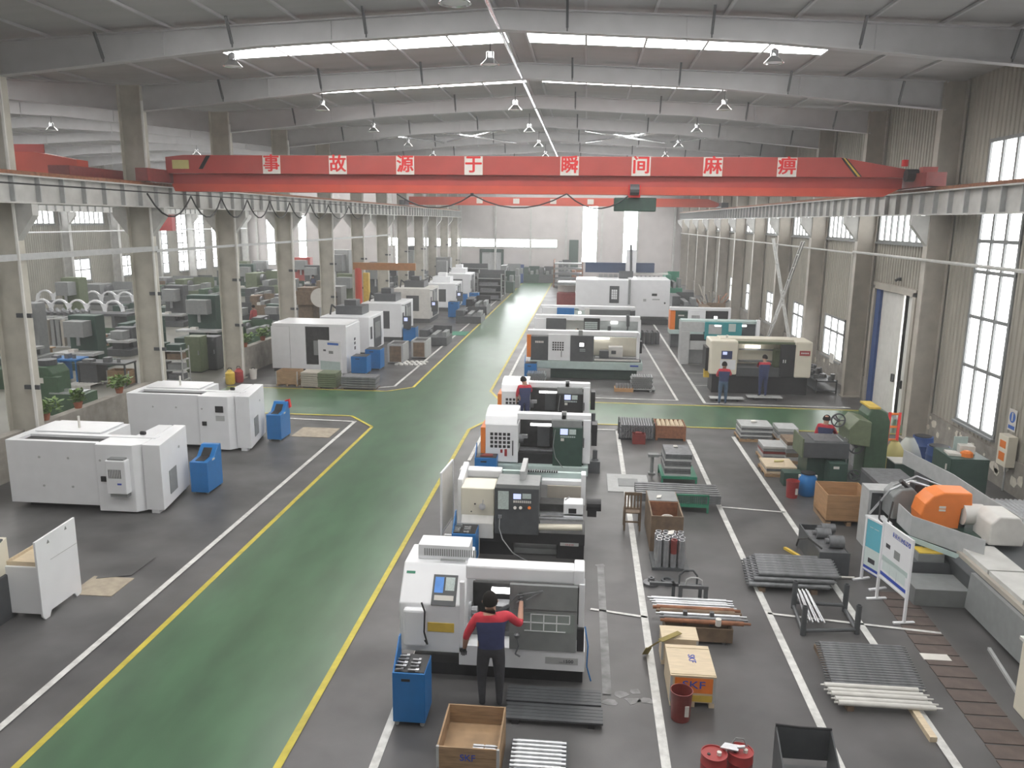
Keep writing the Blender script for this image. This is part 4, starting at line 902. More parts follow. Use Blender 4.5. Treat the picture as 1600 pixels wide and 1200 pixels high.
def bucket(name, label, x, y, r, h, mt, cat='bucket'):
    t = thing(name, label, cat, (x, y, 0))
    part(t, 'shell', MB().lathe([(r*.85, 0), (r, h*.98), (r*1.04, h), (r*.97, h), (r*.83, .03)], 22), mt, smooth=True)
    part(t, 'label', MB().b(r*.25, r*.62, -r*.93, -r*.86, h*.25, h*.62), 'paper'); return t
p = at(1063, 1122); bucket('bucket', 'empty maroon plastic bucket in front of the lettered crate', p[0], p[1], .16, .46, 'maroon')
for k, (u, v, lb) in enumerate(((1116, 1176, 'red drum with white cap at the bottom of the view, left of the pair'), (1157, 1172, 'red drum with a metal funnel on it, right of the pair'))):
    p = G(u, v, .42); t = thing('oil_drum', lb, 'drum', (p.x, p.y, 0)); r = .165
    part(t, 'barrel', MB().lathe([(r*.96, 0), (r, .02), (r, .13), (r*1.03, .14), (r, .15), (r, .28), (r*1.03, .29), (r, .30), (r, .40), (r*1.03, .42), (r*.95, .42), (r*.95, .405)], 26), 'red', smooth=True)
    part(t, 'cap', MB().cyl((.06, -.02, .405), (.06, -.02, .45), .03, 12), 'paper'); part(t, 'bung', MB().cyl((-.07, -.02, .405), (-.07, -.02, .418), .022, 12), 'black')
    if k:
        part(t, 'handle', MB().tube([(-.1, .1, .42), (-.04, .13, .5), (.06, .12, .5), (.1, .08, .42)], .01), 'grey')
        simple('funnel_pan', 'bent metal pan lying across the two red drums', 'pan', MB().prism([(-.12, -.04), (.1, -.09), (.14, .03), (-.04, .07)], 'z', 0, .015).cyl((.1, -.02, .015), (.2, -.02, .03), .025, 10), 'steel', (p.x-.15, p.y-.0, .455))
# dark steel bin at lower edge
p = G(1212, 1132, .68); 
t = thing('steel_bin', 'dark green-grey steel bin with a rim at the bottom edge', 'bin', (p.x, p.y-.25, 0))
part(t, 'back_sheet', MB().b(0, .72, .24, .26, .2, .66), 'grey_dark'); part(t, 'rim', MB().tube([(0, .25, .68), (.3, .25, .66), (.72, .25, .66)], .018), 'black')
part(t, 'front_lip', MB().b(0, .72, -.3, -.27, .1, .35), 'grey_dark'); part(t, 'side_sheet', MB().prism([(-.3, .1), (.25, .1), (.25, .66), (-.3, .35)], 'x', 0, .02).prism([(-.3, .1), (.25, .1), (.25, .66), (-.3, .35)], 'x', .70, .72), 'grey_dark')
part(t, 'floor_sheet', MB().b(0, .72, -.3, .25, .08, .1).b(0, .05, -.3, -.25, 0, .08).b(.67, .72, -.3, -.25, 0, .08).b(0, .05, .2, .25, 0, .08).b(.67, .72, .2, .25, 0, .08), 'grey_dark')
# rack of shafts
p0 = at(1040, 998); t = thing('shaft_rack', 'dark steel rack with hooked handles holding long shafts', 'rack', (p0[0], p0[1], 0))
part(t, 'trough', MB().open_box(-.05, 1.12, -.12, .2, .05, .3, .03), 'wood_dark'); part(t, 'leg', MB().b(0, .06, -.1, .9, 0, .06).b(.95, 1.01, -.1, .9, 0, .06), 'grey_dark')
for x in (.32, .78):
    part(t, 'upright', MB().bar((x, .85, 0), (x, .85, .62), .07).bar((x, .1, .25), (x, .1, .5), .07), 'grey_dark')
part(t, 'cross_bar', MB().bar((.3, .85, .6), (.82, .85, .6), .06), 'grey_dark'); part(t, 'hoop', MB().tube([(.4, .85, .6), (.42, .85, .73), (.5, .85, .78), (.62, .85, .78), (.7, .85, .73), (.72, .85, .6)], .014), 'grey_light')
part(t, 'hoop', MB().tube([(.35, 1.3, .4), (.35, 1.3, .62), (.45, 1.3, .72), (.6, 1.3, .72), (.68, 1.3, .62), (.68, 1.3, .4)], .02).bar((.25, 1.3, 0), (.25, 1.3, .45), .06).bar((.75, 1.3, 0), (.75, 1.3, .45), .06).bar((-.2, 1.3, .42), (.75, 1.3, .42), .06), 'grey_dark')
sh = [(.78, .36, 1.35, .036, 'steel'), (.7, .35, 1.3, .03, 'steel'), (.62, .35, 1.28, .034, 'steel'), (.52, .35, 1.3, .03, 'steel'), (.42, .36, 1.35, .05, 'rust'), (.3, .36, 1.3, .05, 'wood_dark'), (.18, .37, 1.38, .035, 'steel'), (.06, .37, 1.32, .04, 'steel_dull'), (-.04, .36, 1.35, .04, 'rust')]
nmz = ['backmost bright', 'bright tapered', 'bright stepped', 'thin bright', 'rusty orange', 'brown', 'long pale', 'dull grey', 'front rusty']
for (y, z, L, r, mt), nm in zip(sh, nmz):
    simple('shaft', nm+' steel shaft lying across the hooked rack', 'shaft', MB().cyl((-L/2, 0, 0), (L/2, 0, 0), r, 14).cyl((-L/2-.07, 0, 0), (-L/2, 0, 0), r*.6, 10).cyl((L/2, 0, 0), (L/2+.12, 0, 0), r*.55, 10), mt, (p0[0]+.52+.2*(.5-y), p0[1]+y, z+.02), 0, smooth=True)
p = G(1121, 967, .45); simple('work_lamp', 'small pale roll hanging on the front of the shaft rack', 'roll', MB().cyl((0, 0, 0), (0, 0, .12), .05, 12), 'paper', (p.x, p.y-.1, .38))
p = at(1017, 913); simple('flange', 'spoked steel flange with hub on the floor left of the shaft rack', 'machined part', MB().lathe([(.15, 0), (.16, .05), (.1, .07), (.07, .07), (.06, .15), (.03, .15), (.03, .02)], 20), 'steel_dull', p, smooth=True)
p = at(1043, 912); simple('pulley', 'black round pulley on the floor beside the spoked flange', 'machined part', MB().lathe([(.13, 0), (.13, .1), (.08, .1), (.07, .06), (.03, .06)], 20), 'grey_dark', p, smooth=True)
# sleeves
p = at(1022, 888); t = simple('steel_base_plate', 'dark steel plate under the upright sleeves', 'plate', MB().b(-.05, .72, -.1, .75, 0, .06), 'grey_dark', p)
sm_ = MB().ring((0, 0, 0), (0, 0, .3), .068, .05, 16).mesh('sleeve', 'steel', True); sm2 = MB().ring((0, 0, 0), (0, 0, .3), .068, .05, 16).mesh('sleeve', 'maroon', True)
for lay in (0, 1):
    for i in range(4):
        for j in range(4):
            o = link('steel_sleeve', sm2 if (i == 2 and j == 0 and lay) else sm_, None, (p[0]+.08+i*.155+.03*(j % 2), p[1]+j*.155, .06+lay*.3))
            tag(o, ('reddish steel sleeve in the front row of the upright sleeves' if (i == 2 and j == 0 and lay) else 'upright bright sleeve, %s layer, %s from the left, %s row back' % ('upper' if lay else 'lower', ordn(i+1), ordn(j+1))), 'sleeve', 'upright steel sleeves, %s layer' % ('upper' if lay else 'lower'))
simple('paper_note', 'white paper note lying on the upright steel sleeves', 'paper', MB().prism([(0, 0), (.12, .05), (.16, .25), (.04, .22)], 'z', 0, .004), 'paper', (p[0]+.28, p[1]+.25, .665))
# open tool chest, chair
pn = G(1018, 806, .84); pf = G(1004, 766, .84)
t = thing('wooden_chest', 'worn wooden chest open at the front, full of oddments', 'chest', (pn.x, pn.y, 0)); dp = pf.y-pn.y; wd = .7
part(t, 'side_board', MB().b(0, .03, 0, dp, .1, .84), 'wood_dark'); part(t, 'side_board', MB().b(wd-.03, wd, 0, dp, .1, .84), 'wood_dark'); part(t, 'end_board', MB().b(.03, wd-.03, 0, .03, .1, .84), 'wood_dark'); part(t, 'end_board', MB().b(.03, wd-.03, dp-.03, dp, .1, .84), 'wood_dark')
part(t, 'partition', MB().b(.03, wd-.03, dp*.55, dp*.55+.03, .1, .84), 'rust'); part(t, 'bottom_board', MB().b(0, wd, 0, dp, .07, .1).b(0, .08, 0, dp, 0, .07).b(wd-.08, wd, 0, dp, 0, .07), 'wood_dark'); part(t, 'half_lid', MB().b(.02, wd-.02, dp*.58, dp-.02, .8, .85), 'grey')
simple('paper_note', 'folded white card on the lid of the wooden chest', 'paper', MB().prism([(0, 0), (.1, .03), (.14, .2), (.03, .17)], 'z', 0, .02), 'paper', (pn.x+.2, pn.y+dp*.65, .86))
simple('cable_coil', 'pale coil of cable inside the wooden chest', 'cable', MB().ring((0, 0, 0), (0, 0, .05), .16, .12, 16).ring((.06, .04, .05), (.06, .04, .08), .13, .1, 14), 'paper', (pn.x+.35, pn.y+dp*.3, .56))
p = at(974, 829); t = thing('wooden_chair', 'dark wooden chair with slatted back beside the wooden chest', 'chair', (p[0]+.0, p[1], 0))
for x in (0, .36):
    part(t, 'leg', MB().b(x, x+.04, 0, .04, 0, .95), 'wood_dark'); part(t, 'leg', MB().b(x, x+.04, .36, .4, 0, .44), 'wood_dark')
part(t, 'seat', MB().b(0, .4, 0, .4, .43, .46), 'wood_dark', bevel=.005); part(t, 'top_rail', MB().b(.04, .36, .005, .035, .88, .95), 'wood_dark'); part(t, 'low_rail', MB().b(.04, .36, .005, .035, .53, .57).b(.04, .36, .005, .035, .2, .24), 'wood_dark')
sl = MB().b(0, .035, .01, .03, .57, .88).mesh('slat', 'wood_dark')
for k in range(4): link('slat', sl, t, (.07+k*.075, 0, 0))
# plate on the floor, green trolleys
p = G(950, 768); q = G(1010, 743)
t = simple('floor_plate', 'worn grey steel plate lying flat near the third lathe', 'plate', MB().b(0, q.x-p.x, 0, q.y-p.y, 0, .015), 'grey_light', (p.x, p.y, 0)); part(t, 'raised_pad', MB().b(.3, .85, .45, 1.1, .015, .03), 'grey')
def trolley(label, x, y, wd, dp, h, mt='green', rail=True):
    t = thing('steel_trolley', label, 'trolley', (x, y, 0))
    part(t, 'deck', MB().b(0, wd, 0, dp, h-.08, h), mt, bevel=.004)
    for q in ((0, 0), (wd-.05, 0), (0, dp-.05), (wd-.05, dp-.05)): part(t, 'leg', MB().b(q[0], q[0]+.05, q[1], q[1]+.05, 0, h-.08), mt)
    return t
p = G(1050, 800)
t = trolley('green steel trolley with end grating carrying long bars', p.x-.05, p.y, .95, 1.0, .22)
part(t, 'end_grating', MB().b(0, .95, 0, .03, .44, .48).b(0, .04, 0, .03, .22, .48).b(.91, .95, 0, .03, .22, .48), 'green')
gm = MB().b(0, .012, .005, .02, .22, .44).mesh('grating_bar', 'green')
for k in range(16): link('grating_bar', gm, t, (.06+k*.052, 0, 0))
bm_ = MB().b(-1.15, .95, -.05, .05, -.035, .035).mesh('flat_bar', 'steel_dull')
rows_of('flat_bar', lambda k: 'flat bar across the grated green trolley, %s from the front, %s layer' % (ordn(k//3+1), ('bottom', 'middle', 'top')[k % 3]), 'bar', 'flat bars on the green trolley', bm_, [(p.x+.25, p.y+.12+.16*i, .255+.075*j, 0) for i in range(6) for j in range(3)])
p = G(1034, 757); t = trolley('green steel table under the tall stack of flat steel', p.x-.02, p.y, .98, 1.1, .25)
pm = MB().b(0, .72, 0, 1.0, 0, .06).mesh('steel_plate', 'steel_dull'); pm2 = MB().b(0, .72, 0, 1.0, 0, .06).mesh('steel_plate', 'grey_light')
for j in range(9):
    o = link('steel_plate', pm if j % 3 else pm2, None, (p.x+.06+random.uniform(-.015, .015), p.y+.04, .25+.07*j)); tag(o, 'flat steel plate in the tall stack on the green table, %s from the bottom' % ordn(j+1), 'plate', 'plates stacked on the green table')
simple('paper_note', 'white tag standing on the tall stack of flat steel', 'paper', MB().prism([(0, 0), (.13, .0), (.12, .14), (.02, .13)], 'z', 0, .02), 'paper', (p.x+.35, p.y+.75, .88))
simple('pipe_vice', 'grey pedestal vice left of the stack of flat steel', 'vice', MB().b(-.12, .18, -.1, .1, .52, .6).cyl((0, 0, 0), (0, 0, .52), .05, 10).b(-.1, .1, -.1, .1, 0, .04).cyl((.18, 0, .56), (.32, 0, .56), .03, 8), 'grey', at(1018, 740))
# bundle of round bars seen end on
p = G(968, 688); bm_ = MB().cyl((0, 0, 0), (0, 1.1, 0), .04, 10).mesh('round_bar', 'steel_dull', True)
t = thing('bar_cradle', 'low steel cradle under the block of short round bars', 'cradle', (p.x, p.y, 0)); part(t, 'cradle_rail', MB().b(0, 1.12, .1, .2, 0, .08).b(0, 1.12, .8, .9, 0, .08).b(-.03, 0, .1, .2, 0, .6).b(1.12, 1.15, .1, .2, 0, .6).b(-.03, 0, .8, .9, 0, .6).b(1.12, 1.15, .8, .9, 0, .6), 'grey_dark')
rows_of('round_bar', lambda k: 'short round bar in the corner block, %s from the left, %s row up' % (ordn(k//6+1), ordn(k % 6+1)), 'bar', 'round bars in the block', bm_, [(p.x+.05+.083*i+.02*(j % 2), p.y, .125+.075*j, 0) for i in range(13) for j in range(6)])
simple('scrap_bin', 'small dark red bin in front of the block of round bars', 'bin', MB().open_box(0, .42, 0, .35, 0, .32, .02).b(.1, .3, .1, .3, .25, .36), 'maroon', at(988, 694))
p = at(1024, 688); t = thing('parts_crate', 'rust-brown stillage of pale castings behind the stack of flat steel', 'stillage', p); part(t, 'frame', MB().open_box(0, 1.0, 0, 1.0, .08, .5, .03).b(0, .08, 0, 1, 0, .08).b(.92, 1, 0, 1, 0, .08), 'rust')
cm = MB().lathe([(.06, 0), (.07, .05), (.05, .1), (.03, .12)], 10).mesh('casting', 'wood_pale', True)
rows_of('casting', lambda k: 'pale casting in the rust-brown stillage, %s from the left, %s row back' % (ordn(k//5+1), ordn(k % 5+1)), 'casting', 'castings in the stillage', cm, [(p[0]+.13+.15*i, p[1]+.15+.16*j, .42, 0) for i in range(6) for j in range(5)])
# pallets of plates at the right
def plate_pile(label, gr, u, v, wd, dp, n, th, mt, mts=('steel_dull', 'grey_light'), rz=0):
    x, y, _ = at(u, v); t = thing('pallet', 'wooden pallet under the '+label, 'pallet', (x, y, 0), rz)
    for k in range(3): part(t, 'runner', MB().b(0, wd, k*(dp-.1)/2, k*(dp-.1)/2+.1, 0, .07), 'wood')
    bd = MB().b(0, .12, 0, dp, .07, .095).mesh('board', 'wood')
    for k in range(5): link('board', bd, t, (k*(wd-.12)/4, 0, 0))
    ms = [MB().b(0, wd-.08, 0, dp-.08, 0, th-.012).mesh('steel_plate', q) for q in mts]
    for j in range(n):
        o = link('steel_plate', ms[j % len(ms)], None, (x+.04+random.uniform(-.02, .02), y+.04, .095+j*th), rz); tag(o, '%s plate up, %s' % (ordn(j+1), label), 'plate', gr)
    return x, y, .095+n*th
x, y, z = plate_pile('pile at the cross aisle corner under the white paper', 'plates at the aisle corner', 1155, 690, 1.1, 1.0, 6, .075, 'wood')
simple('paper_note', 'crumpled white paper on the pile of plates at the aisle corner', 'paper', MB().prism([(0, 0), (.2, .05), (.15, .2), (.02, .15)], 'z', 0, .05), 'paper', (x+.45, y+.5, z))
x, y, z = plate_pile('grey block pile beside the aisle corner pile', 'grey blocks beside the corner plates', 1213, 690, .75, .9, 3, .12, 'wood', ('grey_light', 'grey'))
x, y, z = plate_pile('low pile with yellow paper behind the red pail', 'plates behind the red pail', 1195, 745, .95, 1.0, 3, .07, 'wood', ('wood_pale', 'steel_dull'))
simple('paper_note', 'yellow paper scraps on the low pile behind the red pail', 'paper', MB().prism([(0, 0), (.25, .05), (.32, .16), (.02, .12)], 'z', 0, .03), 'yellow_bag', (x+.35, y+.5, z))
x, y, z = plate_pile('grey pile with a red layer behind the low pile', 'grey plates with a red layer', 1190, 722, .9, .9, 5, .08, 'wood', ('grey', 'grey_light', 'maroon'))
x, y, z = plate_pile('wide brown block pile left of the milling machine', 'brown blocks by the drilling machine', 1226, 725, .95, 1.0, 5, .12, 'wood', ('grey_light', 'wood_dark', 'grey'))
p = at(1228, 778); bucket('pail', 'bright red pail with a white label beside the blue drum', p[0]+.17, p[1]+.1, .17, .46, 'red', 'pail')
p = at(1262, 776); t = thing('plastic_drum', 'blue plastic drum with a clamp ring beside the red pail', 'drum', (p[0]+.0, p[1]+.15, 0)); part(t, 'barrel', MB().lathe([(.19, 0), (.23, .06), (.24, .3), (.23, .5), (.18, .56), (.18, .6)], 24), 'blue', smooth=True); part(t, 'lid', MB().cyl((0, 0, .6), (0, 0, .63), .19, 22), 'black'); part(t, 'carry_handle', MB().b(-.24, -.18, -.03, .03, .48, .56).b(.18, .24, -.03, .03, .48, .56), 'paper')
p = at(1287, 822); t = thing('carton_on_pallet', 'big brown plywood box with an open top standing on a pallet', 'box', (p[0]+.05, p[1]+.05, 0), .0)
part(t, 'pallet_block', MB().b(0, .12, 0, 1.05, 0, .1).b(.5, .6, 0, 1.05, 0, .1).b(.93, 1.05, 0, 1.05, 0, .1), 'wood')
for k in range(4):
    part(t, 'side_board', MB().b(0, 1.05, 0, .02, .1+k*.17, .265+k*.17), 'cardboard'); part(t, 'side_board', MB().b(0, .02, .02, 1.05, .1+k*.17, .265+k*.17), 'cardboard'); part(t, 'side_board', MB().b(1.03, 1.05, .02, 1.05, .1+k*.17, .265+k*.17), 'cardboard'); part(t, 'side_board', MB().b(0, 1.05, 1.05, 1.07, .1+k*.17, .265+k*.17), 'cardboard')
part(t, 'bottom_board', MB().b(0, 1.05, 0, 1.05, .1, .13), 'wood')
# tubes
tm = MB().cyl((0, 0, 0), (1.55, 0, 0), .05, 14).cyl((-.05, 0, 0), (1.6, 0, 0), .02, 8).mesh('tube', 'steel_dull', True)
p = G(1162, 924)
rows_of('steel_tube', lambda k: 'thick grey tube between the white lines, %s layer, %s from the near side' % (('bottom', ordn(k+1)) if k < 10 else ('middle', ordn(k-9)) if k < 19 else ('top', ordn(k-18))), 'tube', 'thick tubes between the white lines', tm, [(p.x+.1+.1*j+.012*i, p.y+.06+.125*i+.06*j, .14+.09*j, 0) for j in range(3) for i in range(10-j)])
simple('timber', 'left timber bearer under the thick tubes', 'timber', MB().b(p.x+.3, p.x+.42, p.y, p.y+1.3, 0, .08), 'wood_dark'); simple('timber', 'right timber bearer under the thick tubes', 'timber', MB().b(p.x+1.3, p.x+1.42, p.y, p.y+1.3, 0, .08), 'wood_dark')
a = G(1302, 1110); b_ = G(1256, 1012)
tm = MB().cyl((0, 0, 0), (1.35, 0, 0), .028, 12).cyl((-.07, 0, 0), (1.42, 0, 0), .013, 8).mesh('tube', 'steel_dull', True); tw = MB().cyl((0, 0, 0), (1.4, 0, 0), .04, 14).cyl((-.06, 0, 0), (1.5, 0, 0), .014, 8).mesh('tube', 'white_dirty', True)
rows_of('steel_rod', lambda k: 'thin grey rod in the long row, %s counted from the white rollers' % ordn(k+1), 'rod', 'thin rods in the long row', tm, [(b_.x+.08+.01*i, a.y+.5+(b_.y-a.y-.5)*i/17, .11, 0) for i in range(18)])
rows_of('white_roller', lambda k: 'white coated roller beside the thin rods, %s from the near end' % ordn(k+1), 'roller', 'white rollers at the near end', tw, [(a.x+.03*(4-i)*.6, a.y+.03+.1*i+(.03 if i > 1 else 0)+(.03 if i > 3 else 0), .12, 0) for i in range(5)])
simple('timber', 'long timber bearer under the row of thin rods, left side', 'timber', MB().b(a.x+.2, a.x+.3, a.y, b_.y, 0, .08), 'wood_dark'); p = at(1455, 1160); simple('timber', 'pale timber bearer poking out under the white rollers', 'timber', MB().b(-.02, .08, 0, 2.2, 0, .08), 'wood_pale', p)
p = at(1226, 858); simple('angle_bar', 'yellow painted angle bar lying behind the thick tubes', 'bar', MB().bar((0, 0, .03), (.35, -.75, .03), .07, .05), 'yellow', (p[0], p[1], 0))
# stake rack
c4 = [at(1240, 950), at(1254, 992), at(1338, 990), at(1319, 955)]; o_ = Vector(c4[1])
t = thing('stake_rack', 'low floor rack of black pipes with four upright stakes', 'rack', tuple(o_)); loc4 = [Vector(c)-o_ for c in c4]
for c in loc4:
    part(t, 'stake', MB().ring(c, c+Vector((0, 0, .55)), .05, .036, 12), 'grey_dark', smooth=True)
part(t, 'base_pipe', MB().cyl(loc4[0]+Vector((0, 0, .12)), loc4[3]+Vector((0, 0, .12)), .035, 8).cyl(loc4[1]+Vector((0, 0, .08)), loc4[2]+Vector((0, 0, .08)), .035, 8).cyl(loc4[0]+Vector((0, 0, .05)), loc4[1]+Vector((0, 0, .05)), .035, 8).cyl(loc4[2]+Vector((0, 0, .05)), loc4[3]+Vector((0, 0, .05)), .035, 8), 'grey_dark')
q = Vector(at(1262, 955)); r_ = Vector(at(1278, 990))
for i in range(7):
    dx = .035*i; simple('loose_rod', 'loose grey rod in the slanting bundle inside the stake rack, %s from the left' % ordn(i+1), 'rod', MB().cyl((q.x-.14+dx, q.y+.35, .24+.03*(i % 2)), (r_.x-.2+dx*1.5, r_.y+.02, .20+.03*(i % 2)), .016, 8), 'steel', group='slanting rods in the stake rack')
# rows of ring ends on pallets beyond the cross aisle
rgm = MB().ring((0, 0, 0), (0, .7, 0), .048, .03, 8).mesh('ring_tube', 'steel', True)
for (u, v, nx, nz, lb) in ((985, 612, 9, 6, 'right end of the long lathe'), (822, 603, 8, 5, 'left end of the long lathe')):
    x, y, _ = at(u, v); t = thing('pallet', 'low pallet of short tubes at the '+lb, 'pallet', (x, y, 0)); part(t, 'deck', MB().b(-.1, nx*.1+.15, 0, .9, .08, .12).b(0, .1, 0, .9, 0, .08).b(nx*.1-.1, nx*.1, 0, .9, 0, .08), 'wood_dark' if u < 900 else 'grey')
    rows_of('short_tube', (lambda lb, nz: lambda k: 'short tube at the %s, %s from left, %s row' % (lb, ordn(k//nz+1), ordn(k % nz+1)))(lb, nz), 'tube', 'short tubes at the '+lb, rgm, [(x+.05+.1*i+.05*(j % 2), y+.08, .17+.085*j, 0) for i in range(nx) for j in range(nz)])
x, y, _ = at(960, 612); simple('carton', 'flat brown carton with steel parts on it before the long lathe', 'box', MB().b(0, .8, 0, .6, 0, .15), 'cardboard', (x, y, 0))
rows_of('steel_cup', lambda k: 'upright steel cup on the flat carton, %s from the left, %s row' % (ordn(k//3+1), ordn(k % 3+1)), 'machined part', 'cups on the flat carton', MB().lathe([(.05, 0), (.05, .16), (.035, .16), (.03, .02)], 10).mesh('cup', 'steel', True), [(x+.1+.12*i, y+.1+.13*j, .15, 0) for i in range(6) for j in range(3)])
x, y, _ = at(880, 605); rows_of('steel_cup', lambda k: 'small upright part under the long lathe, %s from the left, %s row' % (ordn(k//2+1), ('front', 'back')[k % 2]), 'machined part', 'small parts under the long lathe', MB().cyl((0, 0, 0), (0, 0, .25), .045, 8).mesh('cup', 'steel_dull', True), [(x+.1*i, y+.1*j, 0, 0) for i in range(8) for j in range(2)])
x, y, _ = at(1003, 537); rows_of('black_cylinder', lambda k: 'black cylinder by the gantry machine, %s from the left, %s row' % (ordn(k//2+1), ('front', 'back')[k % 2]), 'cylinder', 'black cylinders by the gantry machine', MB().cyl((0, 0, 0), (0, 0, .7), .13, 12).cyl((0, 0, .7), (0, 0, .78), .05, 8).mesh('cylinder', 'grey_dark', True), [(x+.3*i, y+.35*j, 0, 0) for i in range(4) for j in range(2)])
for (u, v, L) in ((1110, 627, 1.35), (1168, 625, 1.4)):
    x, y, _ = at(u, v); t = thing('foot_grate', 'pale steel foot grate on blocks '+('beside the worker in jeans' if u < 1150 else 'under the worker in dark blue'), 'platform', (x, y, 0)); part(t, 'grate', MB().b(0, L, 0, .45, .1, .13), 'grey_light'); part(t, 'block', MB().cyl((.25, .05, .05), (.25, .4, .05), .05, 8).cyl((L-.25, .05, .05), (L-.25, .4, .05), .05, 8), 'black')

# ================================================================ left side: white machine backs
def turning_centre(label, loc):
    t = thing('turning_centre', label, 'machining centre', loc)
    W = 4.05; e = 3.55
    part(t, 'rear_panel', MB().b(0, 2.35, 0, .14, .16, 1.76), 'white', bevel=.01)
    part(t, 'left_housing', MB().b(.0, .25, .14, 1.9, .16, 1.76).b(.25, 2.1, .75, 1.9, .16, 1.74), 'white')
    part(t, 'top_lid', MB().b(.2, 1.95, .82, 1.88, 1.75, 1.79), 'white', bevel=.01)
    part(t, 'top_strip', MB().b(.0, e, .58, .76, 1.68, 1.765), 'white')
    part(t, 'slot_shade', MB().b(.26, 2.34, .145, .575, 1.5, 1.7), 'dark_inside'); part(t, 'inner_chassis', MB().b(2.1, 2.88, .79, 1.85, .2, 1.2), 'dark_inside')  # dark block raised close to the slot's rim, standing in for its shade
    x = [(2.35, -.08), (3.3, -.08), (3.48, .1), (3.28, 1.9), (2.9, 1.9), (2.9, .58), (2.35, .58)]
    part(t, 'electrical_cabinet', MB().prism(x, 'z', .06, 1.75), 'white', bevel=.012)
    part(t, 'end_housing', MB().prism([(3.5, .02), (3.95, .02), (3.62, 1.95), (3.3, 1.95)], 'z', .1, 1.75).b(3.6, 3.8, .05, .25, 0, .1).b(3.35, 3.55, 1.7, 1.9, 0, .1), 'white', bevel=.01)
    part(t, 'vent_grille', MB().prism([(3.87, .5), (3.885, .5), (3.8, 1.0), (3.785, 1.0)], 'z', .35, .95), 'grey', label='grey vent grille')
    part(t, 'switch', MB().b(2.46, 2.6, -.11, -.08, .82, .95).b(2.5, 2.56, -.13, -.11, .86, .92), 'black'); part(t, 'lifting_eye', MB().cyl((3.70, 1.3, 1.35), (3.75, 1.3, 1.35), .035, 10), 'grey_light')
    bt = MB().cyl((0, 0, 0), (0, -.015, 0), .03, 8).mesh('bolt', 'grey_light')
    for q in ((.85, 1.35), (1.6, 1.35), (.9, .62), (1.65, .62), (2.47, 1.35)): link('bolt', bt, t, (q[0], 0 if q[0] < 2.3 else -.08, q[1]))
    part(t, 'base', MB().b(.3, 3.2, .25, 1.75, 0, .16), 'black')
    part(t, 'signal_pole', MB().cyl((1.15, 1.2, 1.79), (1.15, 1.2, 2.1), .03, 8), 'paper')
    part(t, 'lifting_eye', MB().ring((2.98, .9, 1.79), (3.1, .9, 1.79), .05, .03, 10), 'black')
    return t
t = turning_centre('white turning centre seen from behind with an air conditioner box, nearest on the left', (-14.05, 17.62, 0))
ac = part(t, 'air_conditioner', MB().b(2.72, 3.22, -.3, -.08, .58, 1.42), 'white', bevel=.02); part(ac, 'hood', MB().b(2.77, 3.17, -.27, -.1, 1.42, 1.46), 'grey'); part(ac, 'drip_tray', MB().b(2.77, 3.2, -.26, -.1, .5, .57), 'grey')
sm_ = MB().b(0, .02, -.305, -.3, .98, 1.2).mesh('grille_slot', 'grey_dark')
for k in range(8): link('grille_slot', sm_, ac, (2.79+.042*k, 0, 0))
part(ac, 'display', MB().b(3.0, 3.1, -.31, -.3, .82, .86), 'ink_blue')
t = turning_centre('white turning centre seen from behind with a small black display, second on the left', (-14.15, 23.05, 0))
part(t, 'display', MB().b(2.9, 3.15, -.1, -.08, 1.25, 1.45), 'black'); part(t, 'grey_plate', MB().b(2.9, 3.18, -.09, -.08, .98, 1.15), 'grey_light')
# coolant cart at the lower left
t = thing('chip_cart', 'white sheet-metal chip cart with an upright side panel at the lower left', 'cart', (-10.2, 12.35, 0))
part(t, 'side_panel', MB().prism([(0, .08), (.06, 0), (.18, 0), (.24, .1), (.9, .1), (.96, 0), (1.08, 0), (1.12, .08), (1.12, 1.55), (0, 1.5)], 'x', .64, .68), 'white', bevel=.005)
part(t, 'tank', MB().b(0, .64, .05, .75, .1, 1.0), 'white', bevel=.01); part(t, 'tank_top', MB().open_box(0, .62, .1, 1.1, 1.0, 1.08, .02), 'wood_pale'); part(t, 'seam', MB().b(.68, .684, .35, 1.1, 1.03, 1.04), 'grey_light')
part(t, 'clip', MB().prism([(.3, 1.36), (.36, 1.36), (.33, 1.42)], 'x', .68, .69).prism([(.8, 1.42), (.86, 1.42), (.83, 1.48)], 'x', .68, .69), 'grey')
simple('control_pedestal', 'dark slate box with a cream slanting top, beside the white chip cart', 'cabinet', MB().b(-.7, 0, -.1, .7, 0, .85).prism([(-.1, .95), (.6, 1.15), (.6, 1.5), (-.1, 1.3)], 'x', -.7, -.05), 'blue_dark' if 0 else 'grey_dark', (at(14, 990)[0]-.32, at(14, 990)[1], 0), bevel=.02)
part(bpy.data.objects['control_pedestal'], 'slanting_top', MB().prism([(-.1, .86), (.65, .86), (.65, 1.5), (-.1, 1.2)], 'x', -.72, -.03), 'cream')
